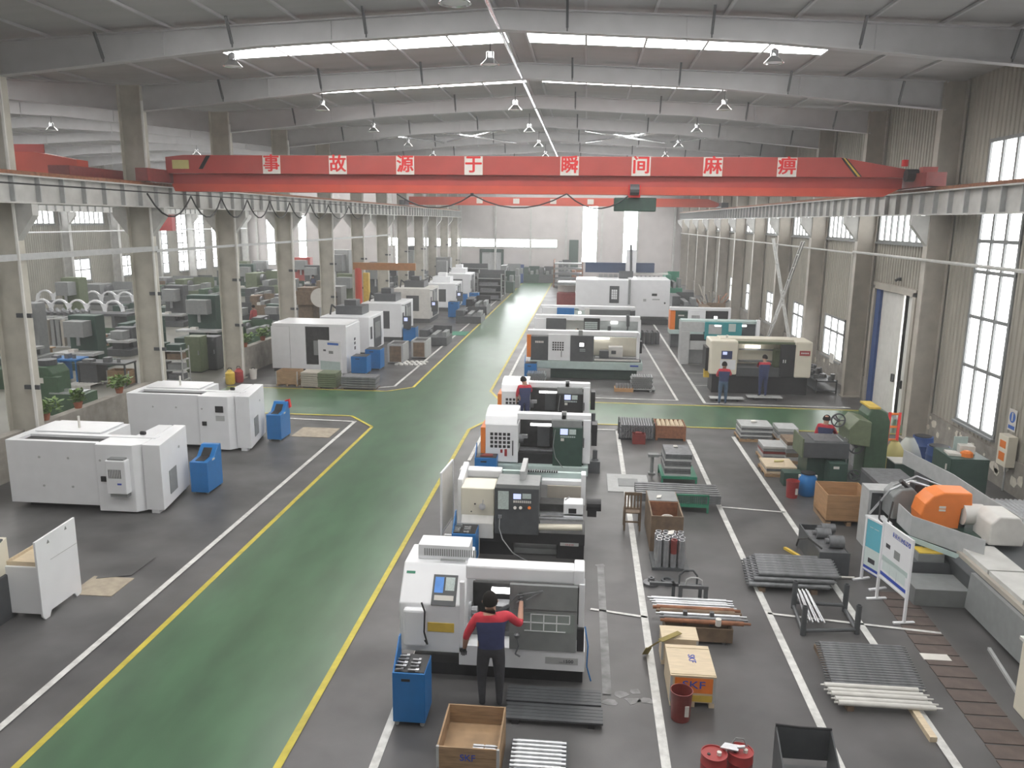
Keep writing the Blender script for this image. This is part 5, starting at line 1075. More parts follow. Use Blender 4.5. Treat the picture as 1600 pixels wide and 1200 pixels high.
# mats, blue cabinets with raised backs
p = G(130, 928); t = simple('cardboard_sheet', 'dirty cardboard sheet lying on the floor behind the white chip cart', 'cardboard', MB().b(-.35, .5, 0, .8, 0, .012), 'card_dirty', (p.x+.1, p.y-.05, 0)); simple('cardboard_sheet', 'dark oily sheet on the floor beyond the pale cardboard', 'cardboard', MB().prism([tuple(G(a, b_))[:2] for a, b_ in ((150, 905), (205, 900), (243, 872), (180, 868))], 'z', .012, .018), 'floor_grey', (0, 0, 0))
p = at(455, 682); simple('floor_mat', 'grey-brown rubber mat by the aisle corner near the second blue bin', 'mat', MB().b(0, 1.3, 0, 1.2, 0, .012), 'card_dirty', p)
def slant_bin(label, x, y, rag=False):
    t = thing('blue_bin', label, 'bin', (x, y, 0))
    part(t, 'shell', MB().prism([(0, .06), (.85, .06), (.85, 1.18), (.7, 1.18), (.42, .92), (0, .88)], 'x', 0, .48), 'blue', bevel=.012); part(t, 'inner', MB().prism([(.1, .885), (.4, .922), (.6, 1.10), (.6, 1.115), (.4, .94), (.1, .9)], 'x', .12, .36), 'black')
    cm = MB().cyl((0, -.02, .035), (0, .02, .035), .035, 8).mesh('caster', 'grey')
    for q in ((.06, .06), (.42, .06), (.06, .79), (.42, .79)): link('caster', cm, t, (q[0], q[1], 0))
    part(t, 'side_label', MB().b(.48, .485, .3, .45, .85, .9), 'paper')
    return t
slant_bin('blue sheet-metal bin with a raised back beside the nearest turning centre', -10.16, 19.1)
slant_bin('blue sheet-metal bin with a raised back beside the second turning centre', -10.2, 24.3)
simple('rag', 'bright red cloth hung on the corner of the second blue bin', 'cloth', MB().prism([(0, 0), (.16, .05), (.2, -.22), (.06, -.3)], 'y', 0, .1), 'char_red', (-9.85, 25.05, 1.2))
# ---- white machining centre beyond the crossing, with sign and plates
t = thing('machining_centre', 'white machining centre with a dark open doorway beyond the crossing on the left', 'machining centre', (-14.7, 36.0, 0)); f = F(t, 36.0, 250, 450, 5.333)
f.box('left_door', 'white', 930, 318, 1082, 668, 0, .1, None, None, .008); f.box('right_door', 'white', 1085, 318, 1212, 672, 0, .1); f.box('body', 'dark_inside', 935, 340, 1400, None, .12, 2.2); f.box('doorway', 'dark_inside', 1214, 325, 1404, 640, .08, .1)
f.box('front_panel', 'white', 1406, 322, 1548, None, 0, 2.3, None, None, .02); f.box('roof', 'white', 930, 300, 1545, 322, 0, 2.2); f.box('doorway_sill', 'white', 1212, 640, 1406, None, 0, .2); f.box('spindle', 'grey', 1280, 440, 1340, 560, .02, .07)
part(t, 'side_mark', MB().b(3.86, 3.875, .6, .8, 1.5, 1.62).b(3.86, 3.875, .6, .8, 1.3, 1.42).b(3.86, 3.875, .6, .8, 1.05, 1.2), 'ink_dark')
def shelf_plates(label, gr, u, v, wd, dp, n, th, mt, pale=False):
    x, y, _ = at(u, v); t = thing('steel_pallet', 'low bearer under '+label, 'pallet', (x, y, 0)); part(t, 'bearer', MB().b(0, .1, 0, dp, 0, .06).b(wd-.1, wd, 0, dp, 0, .06), 'wood_dark')
    me = MB().b(0, wd, 0, dp, 0, th-.02).mesh('steel_plate', mt)
    for j in range(n):
        o = link('steel_plate', me, None, (x+random.uniform(-.015, .015), y, .06+j*th)); tag(o, '%s plate up in %s' % (ordn(j+1), label), 'plate', gr)
shelf_plates('the grey-brown stack before the machining centre', 'grey-brown plates', 470, 606, .75, .8, 7, .09, 'steel_tan'); shelf_plates('the pale green stack before the machining centre', 'pale green plates', 497, 607, .8, .8, 7, .09, 'green_pale'); shelf_plates('the grey stack right of the pale green one', 'grey angle-ended plates', 533, 608, 1.5, .8, 5, .1, 'steel_dull')
x, y, _ = at(432, 603); crate('slatted_crate', 'open-slatted wooden crate before the white machining centre', x, y, .95, .8, .65, 'wood', planks=3)
t, L = board('sign_board', 'white information board before the white machining centre', Vector(at(500, 590)), Vector(at(534, 593)), 1.75, .2, mt='white')
part(t, 'print_block', MB().b(.4*L, .9*L, -.012, -.008, 1.55, 1.65), 'poster_blue'); part(t, 'print_block', MB().b(.2*L, .32*L, -.012, -.008, 1.25, 1.33), 'ink_dark'); part(t, 'print_block', MB().b(.45*L, .65*L, -.012, -.008, 1.15, 1.28), 'grey'); part(t, 'print_block', MB().b(.05*L, .95*L, -.012, -.008, .3, .8), 'pale_teal')
# ---- row of machines along the left of the aisle, doors towards the aisle
def vmc(label, u, v, W, D, H, body='white', top='grey_dark', panel=True, mirror=False):
    x, y, _ = at(u, v); t = thing('machining_centre', label, 'machining centre', (x-W, y, 0))
    part(t, 'base', MB().b(.05, W-.05, .05, D-.05, 0, .3), 'grey_dark'); part(t, 'enclosure', MB().b(0, W, 0, D, .3, H), body, bevel=.02)
    part(t, 'side_door', MB().b(W, W+.03, D*.3, D*.78, .4, H-.15), 'grey_dark'); part(t, 'door_window', MB().b(W+.03, W+.04, D*.36, D*.7, .9, H-.4), 'grey'); part(t, 'door_handle', MB().b(W+.03, W+.07, D*.74, D*.76, .8, 1.3), 'steel')
    part(t, 'front_recess', MB().b(W*.35, W*.7, -.01, .01, H*.35, H*.8), 'grey_dark'); part(t, 'name_mark', MB().b(W, W+.01, D*.08, D*.2, H*.45, H*.75), 'ink_dark')
    part(t, 'head_column', MB().b(W*.2, W*.75, D*.35, D*.8, H, H+.45).b(W*.35, W*.6, D*.45, D*.7, H+.45, H+.75), top); part(t, 'cable_guard', MB().tube([(W*.2, D*.4, H+.3), (W*.1, D*.4, H+.5), (W*.1, D*.3, H)], .05), 'black')
    if panel:
        part(t, 'panel_arm', MB().bar((W, 0.1, H-.1), (W+.35, -.1, H-.1), .06).bar((W+.35, -.1, H-.1), (W+.35, -.1, 1.6), .06), 'grey_light'); q = part(t, 'control_panel', MB().b(W+.15, W+.6, -.2, -.12, .85, 1.6), 'grey_dark'); part(q, 'screen', MB().b(W+.2, W+.4, -.21, -.2, 1.3, 1.5), 'screen')
    return t
vmc('white machining centre with a dark side door behind the information board', 578, 560, 2.6, 3.0, 2.15, panel=False)
vmc('white machining centre with a black spindle head, beside the jib crane', 628, 535, 2.4, 3.2, 2.3)
vmc('pale machining centre with a swing panel, middle of the left row', 672, 505, 2.6, 3.4, 2.4, 'white_dirty')
vmc('white machining centre with a hood, fourth in the left row', 712, 487, 2.6, 3.4, 2.2, 'white', 'white')
vmc('small white machining centre, farthest in the left row', 735, 470, 2.4, 3.0, 2.4, 'white', 'white', False)
USED = []
def footprints():
    for o in C.objects:
        if o.parent is None and 'category' in o.keys() and o.location.x < -15.9 and (o.type == 'EMPTY' or o.type == 'MESH'):
            ps = [c_.matrix_basis @ Vector(q) for c_ in o.children if c_.type == 'MESH' for q in c_.bound_box] or ([Vector(q) for q in o.bound_box] if o.type == 'MESH' else [])
            if ps: yield (o.location.x+min(p.x for p in ps), o.location.x+max(p.x for p in ps), o.location.y+min(p.y for p in ps), o.location.y+max(p.y for p in ps))
def free_spot(x, y, W, D, m=.12):      # slide a machine of the left bay along the line of sight until it stands clear
    if x > -16.5: return x, y
    for k in (1, 1.03, .97, 1.06, .94, 1.09, .91, 1.12, .88, 1.16, .84, 1.2, .8, 1.25):
        xx, yy = x*k, y*k
        if -39.9 < xx-.2 and xx+W < -16.3 and yy < 93 and all(xx+W+m < a or xx-m > b_ or yy+D+m < c_ or yy-.35-m > d_ for a, b_, c_, d_ in USED): break
    else: return None
    USED.append((xx-.1, xx+W+.1, yy-.3, yy+D)); return xx, yy
def tall_machine(label, u, v, W, D, H, mt, cat='machine', top='grey', xy=None):
    x, y, _ = at(u, v); x, y = xy or free_spot(x-W/2, y, W, D) or (x-W/2, y); x += W/2; t = thing('machine_tool', label, cat, (x-W/2, y, 0))
    part(t, 'base', MB().b(-.1, W+.1, -.3, D, 0, .35), mt, bevel=.02); part(t, 'column', MB().b(W*.15, W*.85, D*.45, D, .35, H), mt, bevel=.03); part(t, 'head', MB().b(W*.25, W*.75, -.1, D*.45, H*.62, H*.92), top, bevel=.02)
    part(t, 'spindle', MB().cyl((W/2, D*.15, H*.45), (W/2, D*.15, H*.62), .09, 10), 'steel', smooth=True); part(t, 'table', MB().b(0, W, -.25, D*.45, .7, .82), 'grey_light'); part(t, 'knee', MB().b(W*.3, W*.7, -.1, D*.45, .35, .7), mt); return t
def box_machine(label, u, v, W, D, H, mt, top='grey', cat='machine', xy=None):
    x, y, _ = at(u, v); x, y = xy or free_spot(x, y, W, D) or (x, y); t = thing('machine_tool', label, cat, (x, y, 0))
    part(t, 'bed', MB().b(0, W, 0, D, 0, H*.55), mt, bevel=.02); part(t, 'headstock', MB().b(0, W*.3, .05, D-.05, H*.55, H), mt, bevel=.02); part(t, 'tailstock', MB().b(W*.8, W*.95, D*.2, D*.8, H*.55, H*.85), top); part(t, 'carriage', MB().b(W*.45, W*.62, -.05, D, H*.55, H*.75), top); part(t, 'chuck', MB().cyl((W*.3, D/2, H*.78), (W*.38, D/2, H*.78), H*.17, 12), 'steel_dull', smooth=True); part(t, 'splash_back', MB().b(W*.3, W, D-.04, D, H*.55, H*1.05), mt); return t
box_machine('dark machine bed with oil trays beside the aisle, left row', 655, 540, 1.6, 2.0, .9, 'grey_dark'); box_machine('low dark machine by the aisle beyond the grey bins', 712, 505, 1.8, 2.4, .9, 'grey_dark'); box_machine('black machine on the green mat by the aisle', 728, 492, 1.6, 2.6, 1.2, 'black'); simple('green_mat', 'green mat beside the aisle in the left row', 'mat', MB().b(-1.2, .9, 0, 1.8, 0, .02), 'green', at(705, 524))
for k, (u, v, h, lb) in enumerate(((618, 568, 1.0, 'nearer grey-sided bin of dark castings by the left white line'), (655, 560, .95, 'further grey-sided bin of dark castings by the left white line'))):
    x, y, _ = at(u-12, v); t = thing('casting_bin', lb, 'bin', (x, y, 0)); part(t, 'panel', MB().open_box(0, .8, 0, 1.3, .05, h, .05), 'grey_light'); part(t, 'contents', MB().b(.06, .74, .06, 1.2, .4, h-.05), 'dark_inside'); part(t, 'dark_front', MB().b(.1, .7, -.012, 0, .1, h-.1), 'wood_dark')
rows_of('small_casting', lambda k: 'small casting by the grey-sided bins, %s from the left, %s row back' % (ordn(k//4+1), ordn(k % 4+1)), 'casting', 'castings on the floor by the bins', MB().lathe([(.1, 0), (.1, .06), (.05, .08)], 8).mesh('casting', 'white_dirty', True), [(-9.3+.25*i+.1*(j % 2), 38.6+.3*j, 0, 0) for i in range(6) for j in range(4)])
for (u, v, lb, h) in ((549, 585, 'blue crate of bar ends beside the white machining centre', .85), (571, 578, 'blue cabinet behind the blue crate of bar ends', 1.0), (630, 535, 'blue container behind the grey-sided bins', .9), (700, 497, 'blue cabinet in the middle of the left row', 1.2), (733, 482, 'blue cabinet beside the fourth left machine', 1.3), (715, 478, 'blue coolant tank far along the left row', 1.0)):
    x, y, _ = at(u, v); tool_cabinet(lb, x, y, .75, .8, h, 0, None, False)
# jib crane
x, y = -14.35, 49.8; t = thing('jib_crane', 'red post jib crane with an orange-brown beam over the left machines', 'crane', (x, y, 0)); H_ = 4.1
part(t, 'post', MB().cyl((0, 0, 0), (0, 0, H_), .22, 14), 'crane_red2'); part(t, 'beam', MB().b(-.3, 3.7, -.12, .12, H_-.1, H_+.35), 'jib_orange', label='orange-brown beam'); part(t, 'base_plate', MB().b(-.4, .4, -.4, .4, 0, .05), 'grey'); part(t, 'hoist', MB().b(2.1, 2.5, -.15, .15, H_-.45, H_-.12).cyl((2.3, 0, H_-1.2), (2.3, 0, H_-.45), .02, 6), 'grey_dark')
tag(link('yellow_post', MB().b(-.18, .18, -.18, .18, 0, 3.7).mesh('post', 'yellow'), None, (-14.3, 51.5, 0)), 'yellow square post behind the red jib crane', 'post')
# round-table vertical lathe with white disc
x, y, _ = at(500, 515); t = thing('vertical_lathe', 'brown vertical lathe with a big upright white disc', 'machine', (x-.9, y, 0)); part(t, 'column', MB().b(-.6, .4, .2, 1.5, 0, 2.7), 'wood_dark'); part(t, 'side_column', MB().b(1.6, 2.3, .3, 1.5, 0, 2.8), 'grey'); part(t, 'cross_rail', MB().b(-.6, 2.0, 0, .6, 1.6, 2.5), 'wood_dark'); part(t, 'white_disc', MB().cyl((1.0, -.1, 2.1), (1.0, -.03, 2.1), .62, 26), 'paper', label='round white disc')
tall_machine('dark tall column machine behind the jib crane', 588, 490, 1.9, 1.8, 3.6, 'grey_dark'); tall_machine('tall charcoal machine column far left of the aisle', 640, 470, 2.2, 2.0, 4.5, 'grey_dark'); tall_machine('grey column machine behind the fourth left machine', 690, 462, 2, 2, 3.6, 'grey')
t = tall_machine('big grey ribbed press against the far columns', 525, 478, 2.6, 2.2, 4.6, 'grey_light')
for k, (u, v, w_, h, lb) in enumerate(((764, 470, 2.2, 2.4, 'dark shelving unit beside the far aisle, nearest'), (768, 461, 2.6, 2.4, 'dark shelving unit beside the far aisle, second'), (740, 455, 3.0, 2.8, 'tall dark rack behind the far shelving'))):
    x, y, _ = at(u, v); t = thing('shelving_unit', lb, 'shelf', (x-w_/2, y, 0)); part(t, 'back', MB().b(0, w_, .7, .75, 0, h), 'grey_dark')
    for z in range(4): part(t, 'shelf_board', MB().b(0, w_, 0, .7, .15+z*h/4, .2+z*h/4), 'grey')
    part(t, 'upright', MB().b(0, .06, 0, .7, 0, h).b(w_-.06, w_, 0, .7, 0, h), 'grey'); part(t, 'contents', MB().b(.2, w_-.2, .1, .6, .2, .5).b(.3, w_-.5, .1, .6, .2+h/4, .5+h/4).b(.2, w_-.3, .1, .6, .2+h/2, .45+h/2), 'steel_dull')
# far end of the hall
k = 0
for (u, y, W, D, H, mt, lb) in ((768, 80, 2.2, 2, 2.0, 'green_dark', 'dark green far machine left of the aisle end'), (782, 86, 2, 2, 2.4, 'grey', 'grey far machine by the end door'), (793, 93, 1.8, 1.5, 2.0, 'blue_dark', 'dark blue far machine left of the aisle end'), (818, 94, 1.8, 1.2, 1.8, 'green_dark', 'green far machine past the aisle end'), (842, 94, 1.8, 1.2, 1.8, 'grey_dark', 'dark far machine behind the aisle end'), (872, 93, 1.4, 1.5, 2.6, 'grey_dark', 'tall dark far machine right of the aisle end'), (893, 93, 1.3, 1.5, 1.6, 'rust', 'brown far machine by the green door'), (1040, 72, 1.5, 3, 2.6, 'green', 'green far cabinet beside the gantry machine'), (1052, 62, 2.0, 3, 1.6, 'grey_dark', 'dark far machine by the right wall'), (1100, 52.5, 1.8, 2, 1.8, 'wood_dark', 'brown machine heap by the right wall windows')):
    t = box_machine(lb, 800, 600, W, D, H, mt, xy=(TY(u, 440, y).x, y))
x, y = -1.9, 88.0; t = thing('stacking_rack', 'grey racks of steel plates beside the aisle end', 'rack', (x-1.6, y, 0))
for z in range(5): part(t, 'shelf_board', MB().b(0, 3.2, 0, 2.5, .3+z*.55, .42+z*.55), 'grey')
part(t, 'upright', MB().b(0, .1, 0, 2.5, 0, 3).b(3.1, 3.2, 0, 2.5, 0, 3), 'rust')
# wire heap beside R3
sx, sy, _ = at(1112, 492)
t = thing('scrap_heap', 'tangle of brown pipes and brackets behind the orange-ended lathe', 'scrap heap', (sx, sy, 0))
for i in range(16):
    a = random.random()*6.28; part(t, 'pipe', MB().cyl((random.uniform(-.8, .8), random.uniform(-.8, .8), 0.02), (1.3*math.cos(a), .8*math.sin(a), random.uniform(1.0, 2.4)), .05, 6), ('rust', 'steel_tan', 'grey_dark')[i % 3])
# ladder-like bracing on the right wall
t = thing('lattice_brace', 'crossed lattice ladder braces between two right wall columns', 'brace', (10.7, 0, 0))
for (y0, z0, y1, z1) in ((41.2, 0.1, 47.7, 6.3), (47.7, .1, 41.2, 6.3)):
    for o_ in (-.22, .22):
        part(t, 'chord', MB().bar((0, y0+o_, z0), (0, y1+o_, z1), .07), 'steel_paint')
    for j in range(1, 9):
        yy = y0+(y1-y0)*j/9; zz = z0+(z1-z0)*j/9; part(t, 'rung', MB().bar((0, yy-.22, zz), (0, yy+.22, zz), .05), 'steel_paint')
# ---- left bay
x, y, _ = at(64, 650); t = thing('milling_machine', 'old green milling machine behind the low wall at the left edge', 'machine', (x-.6, y, 0))
part(t, 'column', MB().prism([(0, 0), (1.0, 0), (1.0, 1.5), (.8, 1.75), (.2, 1.75), (0, 1.5)], 'y', .3, 1.3), 'green_machine', bevel=.03); part(t, 'motor', MB().cyl((.5, .8, 1.75), (.5, .8, 1.95), .32, 16), 'grey_dark'); part(t, 'table', MB().b(.9, 2.2, .1, 1.0, 0, .8), 'green_machine'); part(t, 'table_top', MB().b(.9, 2.0, .15, .95, .8, .84), 'steel'); part(t, 'guard', MB().b(.7, 1.25, .2, .5, .8, 1.4), 'green_machine'); part(t, 'plate', MB().b(.45, .65, .29, .3, 1.15, 1.35), 'paper')
for k, (y, n, lb) in enumerate(((21.4, 2, 'leafy potted plant on the low wall at the left edge'), (22.95, 1, 'potted plant in a red pot on the low wall, second from the left edge'), (25.2, 2, 'row of leafy plants in a red planter on the low wall by the first column'), (35.4, 2, 'bushy pale green plant on the low wall past the second column'), (37.5, 2, 'yellow-green plant on the low wall nearer the white machining centre'))):
    t = thing('potted_plant', lb, 'plant', (-15.7, y, 1.25)); part(t, 'pot', MB().lathe([(.1, 0), (.14, .2), (.13, .2), (.1, .17)], 12), 'terracotta', smooth=True); lf = MB()
    for i in range(190):
        a = random.random()*6.28; r = random.random()*.32*n/1.5; h = .2+random.random()*.35; c_ = Vector((math.cos(a)*r*.7, math.sin(a)*r*1.4, h)); d_ = Vector((random.uniform(-1, 1), random.uniform(-1, 1), random.uniform(.0, .8))).normalized()*.17; s_ = d_.cross(Vector((0, 0, 1)))*.45
        lf.add([c_, c_+d_*.5+s_, c_+d_, c_+d_*.5-s_], [(0, 1, 2, 3)])
    o = part(t, 'foliage', lf, 'leaf'); o['kind'] = 'stuff'
def bench(label, u, v, W, D, H, mt, legs=True):
    x, y, _ = at(u, v); t = thing('workbench', label, 'workbench', (x, y, 0)); part(t, 'bench_top', MB().b(0, W, 0, D, H-.08, H), mt, bevel=.01)
    part(t, 'drawer_unit', MB().b(.1, W*.4, .05, D-.05, .1, H-.08), mt); 
    for q in ((.02, .02), (W-.08, .02), (.02, D-.08), (W-.08, D-.08)): part(t, 'leg', MB().b(q[0], q[0]+.06, q[1], q[1]+.06, 0, H-.08), mt)
    part(t, 'clutter', MB().b(W*.1, W*.3, .1, .4, H, H+.12).b(W*.5, W*.62, .2, .5, H, H+.2).cyl((W*.8, .3, H), (W*.8, .3, H+.18), .08, 8), 'steel_dull'); return t
bench('blue workbench in the left bay behind the old milling machine', 78, 600, 1.3, .9, 1.1, 'blue'); bench('long black workbench in the left bay by the bent man', 122, 602, 2.2, .9, 1.0, 'grey_dark')
x, y, _ = at(168, 600); crate('orange_crate', 'small orange-brown wooden crate beside the first column', x, y, 1.0, .6, .6, 'wood'); x, y, _ = at(100, 606)
t = thing('empty_pallet', 'weathered grey pallet lying on the left bay floor', 'pallet', (x, y, 0)); bd = MB().b(0, .12, 0, 1.0, .1, .125).mesh('board', 'white_dirty')
for k in range(7): link('board', bd, t, (k*.17, 0, 0))
part(t, 'runner', MB().b(0, 1.14, 0, .08, 0, .1).b(0, 1.14, .92, 1.0, 0, .1), 'white_dirty')
x, y, _ = at(24, 541); t = thing('panel_rack', 'rack of upright grey sheets in the left bay', 'rack', (x, y, 0)); part(t, 'rail', MB().b(0, 3.3, 0, .06, 1.55, 1.62).b(0, 3.3, 1.0, 1.06, 1.55, 1.62).b(0, 3.3, 0, 1.06, 0, .06), 'grey_light'); pm = MB().b(0, .2, .06, 1.0, .06, 1.58).mesh('sheet', 'grey'); pm2 = MB().b(0, .14, .06, 1.0, .06, 1.5).mesh('sheet', 'steel_tan')
for k in range(11): link('sheet', pm if k % 3 else pm2, t, (.05+k*.3, 0, 0))
simple('small_bench', 'low wooden bench in front of the rack of upright sheets', 'bench', MB().b(0, 1.4, 0, .35, .4, .46).b(.1, .25, .03, .3, 0, .4).b(1.1, 1.25, .03, .3, 0, .4), 'wood', at(42, 556))
simple('paper_cone', 'tan triangular board leaning on the rack of upright sheets', 'board', MB().prism([(0, 0), (.5, 0), (.25, .9)], 'y', 0, .03), 'wood_pale', (at(38, 541)[0], at(38, 541)[1]-.2, 0))
x, y, _ = at(236, 598); t = thing('shelving_unit', 'four-level grey shelf of boxes behind the second column', 'shelf', (x, y, 0))
for z in (.1, .55, 1.0, 1.4): part(t, 'shelf_board', MB().b(0, 1.5, 0, .7, z, z+.04), 'grey_light'); 
for q in ((0, 0), (1.46, 0), (0, .66), (1.46, .66)): part(t, 'upright', MB().b(q[0], q[0]+.04, q[1], q[1]+.04, 0, 1.6), 'grey_light')
for z, mt in ((.14, 'steel_dull'), (.59, 'grey'), (1.04, 'wood_dark'), (1.44, 'green_dark')): part(t, 'stored_box', MB().b(.08, .7, .08, .6, z, z+.3).b(.78, 1.4, .08, .6, z, z+.26), mt)
for (u, v, W, D, H, mt, lb, nm) in ((292, 582, .75, .7, 1.7, 'green_pale', 'tall grey-green cabinet by the second column', 'tall_cabinet'), (315, 578, .8, .7, 1.6, 'grey_dark', 'tall dark cabinet beside the grey-green one', 'tall_cabinet'), (324, 572, .6, .5, 1.0, 'red', 'red cabinet in front of the tall dark cabinet', 'red_cabinet')):
    x, y, _ = at(u, v); t = thing(nm, lb, 'cabinet', (x, y, 0)); part(t, 'cabinet_body', MB().b(0, W, 0, D, .05, H), mt, bevel=.015); part(t, 'door', MB().b(.03, W-.03, -.015, 0, .1, H-.06), mt); part(t, 'handle', MB().b(W-.12, W-.09, -.04, -.015, H*.5, H*.62), 'steel'); part(t, 'plinth_base', MB().b(.03, W-.03, .03, D-.03, 0, .05), 'black')
for (u, v, mt, r, h, lb, nm) in ((360, 600, 'yellow', .2, .62, 'yellow plastic can by the low wall', 'oil_can'), (374, 597, 'red', .19, .62, 'red plastic can between the yellow can and white bucket', 'oil_can'), (396, 592, 'paper', .17, .45, 'white bucket by the low wall', 'bucket')):
    x, y, _ = at(u, v); t = thing(nm, lb, 'can' if nm == 'oil_can' else 'bucket', (x, y, 0)); part(t, 'shell', MB().lathe([(r*.85, 0), (r, h*.1), (r, h*.8), (r*.5, h*.95), (r*.5, h)] if nm == 'oil_can' else [(r*.8, 0), (r, h), (r*.9, h), (r*.72, .03)], 16), mt, smooth=True); part(t, 'handle', MB().tube([(-r*.5, 0, h), (-r*.3, 0, h*1.15), (r*.3, 0, h*1.15), (r*.5, 0, h)], .015), 'black')
lst = [(235, 503, 3.6, 1.2, 1.0, 'green_dark', 'long teal crate in the left bay behind the second column', 0), (178, 515, 1.6, 1.4, 1.2, 'green_dark', 'dark green machine before the long teal crate', 0), (130, 462, 4.6, 1.8, 2.0, 'grey', 'wide mauve-grey panelled machine in the left bay', 0), (102, 500, 1.8, 1.8, 3.0, 'green_pale', 'tall olive column machine in the left bay', 1), (150, 492, 1.6, 1.4, 1.6, 'grey_dark', 'dark machine right of the tall olive one', 0), (128, 540, 1.6, 1.2, 1.0, 'green_machine', 'green machine behind the blue workbench', 0), (182, 530, 1.4, 1.2, 1.4, 'grey_dark', 'dark machine near the first column', 1),
       (240, 455, 3.2, 1.8, 1.8, 'grey', 'grey far machine between the first two columns', 0), (275, 470, 2.6, 1.8, 2.0, 'green_pale', 'grey-green far machine behind the second column', 0), (300, 500, 2.4, 1.5, 1.4, 'green_dark', 'dark green machine left of the second column', 0), (385, 470, 3.4, 2.2, 2.4, 'green_pale', 'large olive round-bodied machine in the left bay', 0), (365, 540, 1.8, 1.4, 1.3, 'green_machine', 'green lathe behind the low wall by the red cabinet', 0), (395, 530, 1.8, 1.4, 1.3, 'grey_dark', 'dark lathe behind the low wall', 0), (425, 515, 1.6, 1.2, 1.6, 'green_dark', 'dark green machine left of the third column', 1), (447, 478, 2.0, 1.4, 2.2, 'grey', 'grey machine behind the third column', 1), (470, 452, 2.4, 1.6, 3.2, 'crane_red', 'tall red column machine far in the left bay', 1), (455, 500, 1.8, 1.4, 1.6, 'grey_light', 'pale machine beside the brown vertical lathe', 0), (340, 450, 2.6, 1.6, 1.8, 'grey_dark', 'dark far machine beside the man in overalls', 0), (560, 455, 3, 2, 2.4, 'grey_light', 'pale far machine behind the jib crane', 1), (590, 450, 2.6, 2, 2.0, 'green_dark', 'green far machine behind the tall columns', 0), (420, 450, 2.6, 2, 1.6, 'white_dirty', 'white far machine in the left bay', 0), (205, 452, 2.2, 1.6, 1.6, 'wood_dark', 'brown-red far machine before the tall window', 0)]
USED[:] = list(footprints())+[(-40.2, -31, 53.8, 56), (-36.5, -28, 47.8, 50), (-33, -27, 43, 46)]
for (u, v, W, D, H, mt, lb, kd) in lst:
    (tall_machine if kd else box_machine)(lb, u, v, W, D, H, mt)
# further machines of the left bay, row by row
cols_ = ['wood_dark', 'grey_dark', 'green_dark', 'grey', 'green_machine', 'grey_dark', 'steel_dull', 'green_pale']; cn = ['brown', 'charcoal', 'dark green', 'grey', 'green', 'black', 'steel-grey', 'olive']
RS = random.Random(5)
for j, (yy, xs_) in enumerate(((30.5, (-25, -27.6)), (36.2, (-24.6, -27.5, -33)), (43.5, (-22, -26, -37.2)), (50.5, (-19.8, -23.6, -27.4)), (57.5, (-20.2, -24, -28, -32, -36)), (63.5, (-19.6, -23, -27, -31, -35, -38.6)), (69.5, (-19.5, -23, -26.5, -30.5, -34.5, -38.5)), (75.5, (-18.8, -22.6, -26.5, -30, -34, -38)), (82, (-18.5, -22, -26, -30, -34, -38)), (88, (-18, -21.5, -25, -29, -33, -37)))):
    for i, xx in enumerate(xs_):
        k = RS.randrange(8); tall = RS.random() < .3; W = RS.uniform(1.5, 2.5); D_ = RS.uniform(1.2, 1.8); q = free_spot(xx-W/2, yy, W, D_)
        if not q: continue
        nm_ = '%s %s left bay machine, %s row from the viewer, %s from the columns' % ('tall' if tall else 'low', cn[k], ordn(j+1), ordn(i+1))
        t = (tall_machine if tall else box_machine)(nm_, 800, 600, W, D_, RS.uniform(1.9, 3.0) if tall else RS.uniform(1.1, 1.7), cols_[k], xy=q)
        part(t, 'bright_cover', MB().b(W*.3, W*.45, -.04, .3, .75, .95).b(W*.6, W*.7, -.04, .2, .5, .62), ('white_dirty', 'steel', 'paper')[k % 3])
# parts heap between the cream lathe and the right wall
t = thing('parts_shelf', 'low dark shelf heaped with castings between the cream lathe and the right wall', 'shelf', (10.0, 34.6, 0)); part(t, 'shelf_board', MB().b(0, .9, 0, 4.0, .5, .55).b(0, .9, 0, 4.0, .1, .14), 'grey_dark'); part(t, 'upright', MB().b(0, .05, 0, .05, 0, .6).b(.85, .9, 0, .05, 0, .6).b(0, .05, 3.95, 4, 0, .6).b(.85, .9, 3.95, 4, 0, .6), 'grey_dark'); hp = MB()
for i in range(22): q = (random.uniform(.1, .75), random.uniform(.1, 3.8), .55); hp.lathe([(random.uniform(.05, .14), 0), (random.uniform(.05, .12), random.uniform(.1, .3))], 7, q)
o = part(t, 'heaped_castings', hp, 'steel_dull'); o['kind'] = 'stuff'
for k, (u, v, lb) in enumerate(((1307, 500, 'white and red notice sheets on the column right of the small window'), (1278, 560, 'pale notices pinned under the small window'))):
    simple('notice_sheet', lb, 'notice', MB().b(0, .03, -.3, .3, 0, .45), 'paper', (XR-.15, 35.2+3*k, .75 if k else 1.5))
# rings standing in rows
am = MB()
for i in range(9):
    a0, a1 = math.pi*i/9, math.pi*(i+1)/9; am.bar((math.cos(a0)*.55, 0, .7*math.sin(a0)), (math.cos(a1)*.55, 0, .7*math.sin(a1)), .22, .1)
am = am.mesh('ring_segment', 'white')
for (x, y, n, lb) in ((-39.2, 54.5, 6, 'back row'), (-35.2, 48.5, 5, 'front row')):
    tb = thing('ring_stand', 'dark stand under the %s of pale ring segments' % lb, 'stand', (x-.8, y-.5, 0)); part(tb, 'deck', MB().b(0, n*1.25+.8, 0, 1.4, .9, 1.05).b(.1, .3, 0, 1.4, 0, .9).b(n*1.2, n*1.2+.2, 0, 1.4, 0, .9), 'grey_dark')
    rows_of('ring_segment', (lambda lb: lambda k: 'pale arched ring segment in the %s of the left bay, %s from the left' % (lb, ordn(k+1)))(lb), 'ring segment', 'ring segments, %s' % lb, am, [(x+.1+1.22*i, y+.2, 1.12, .25) for i in range(n)])
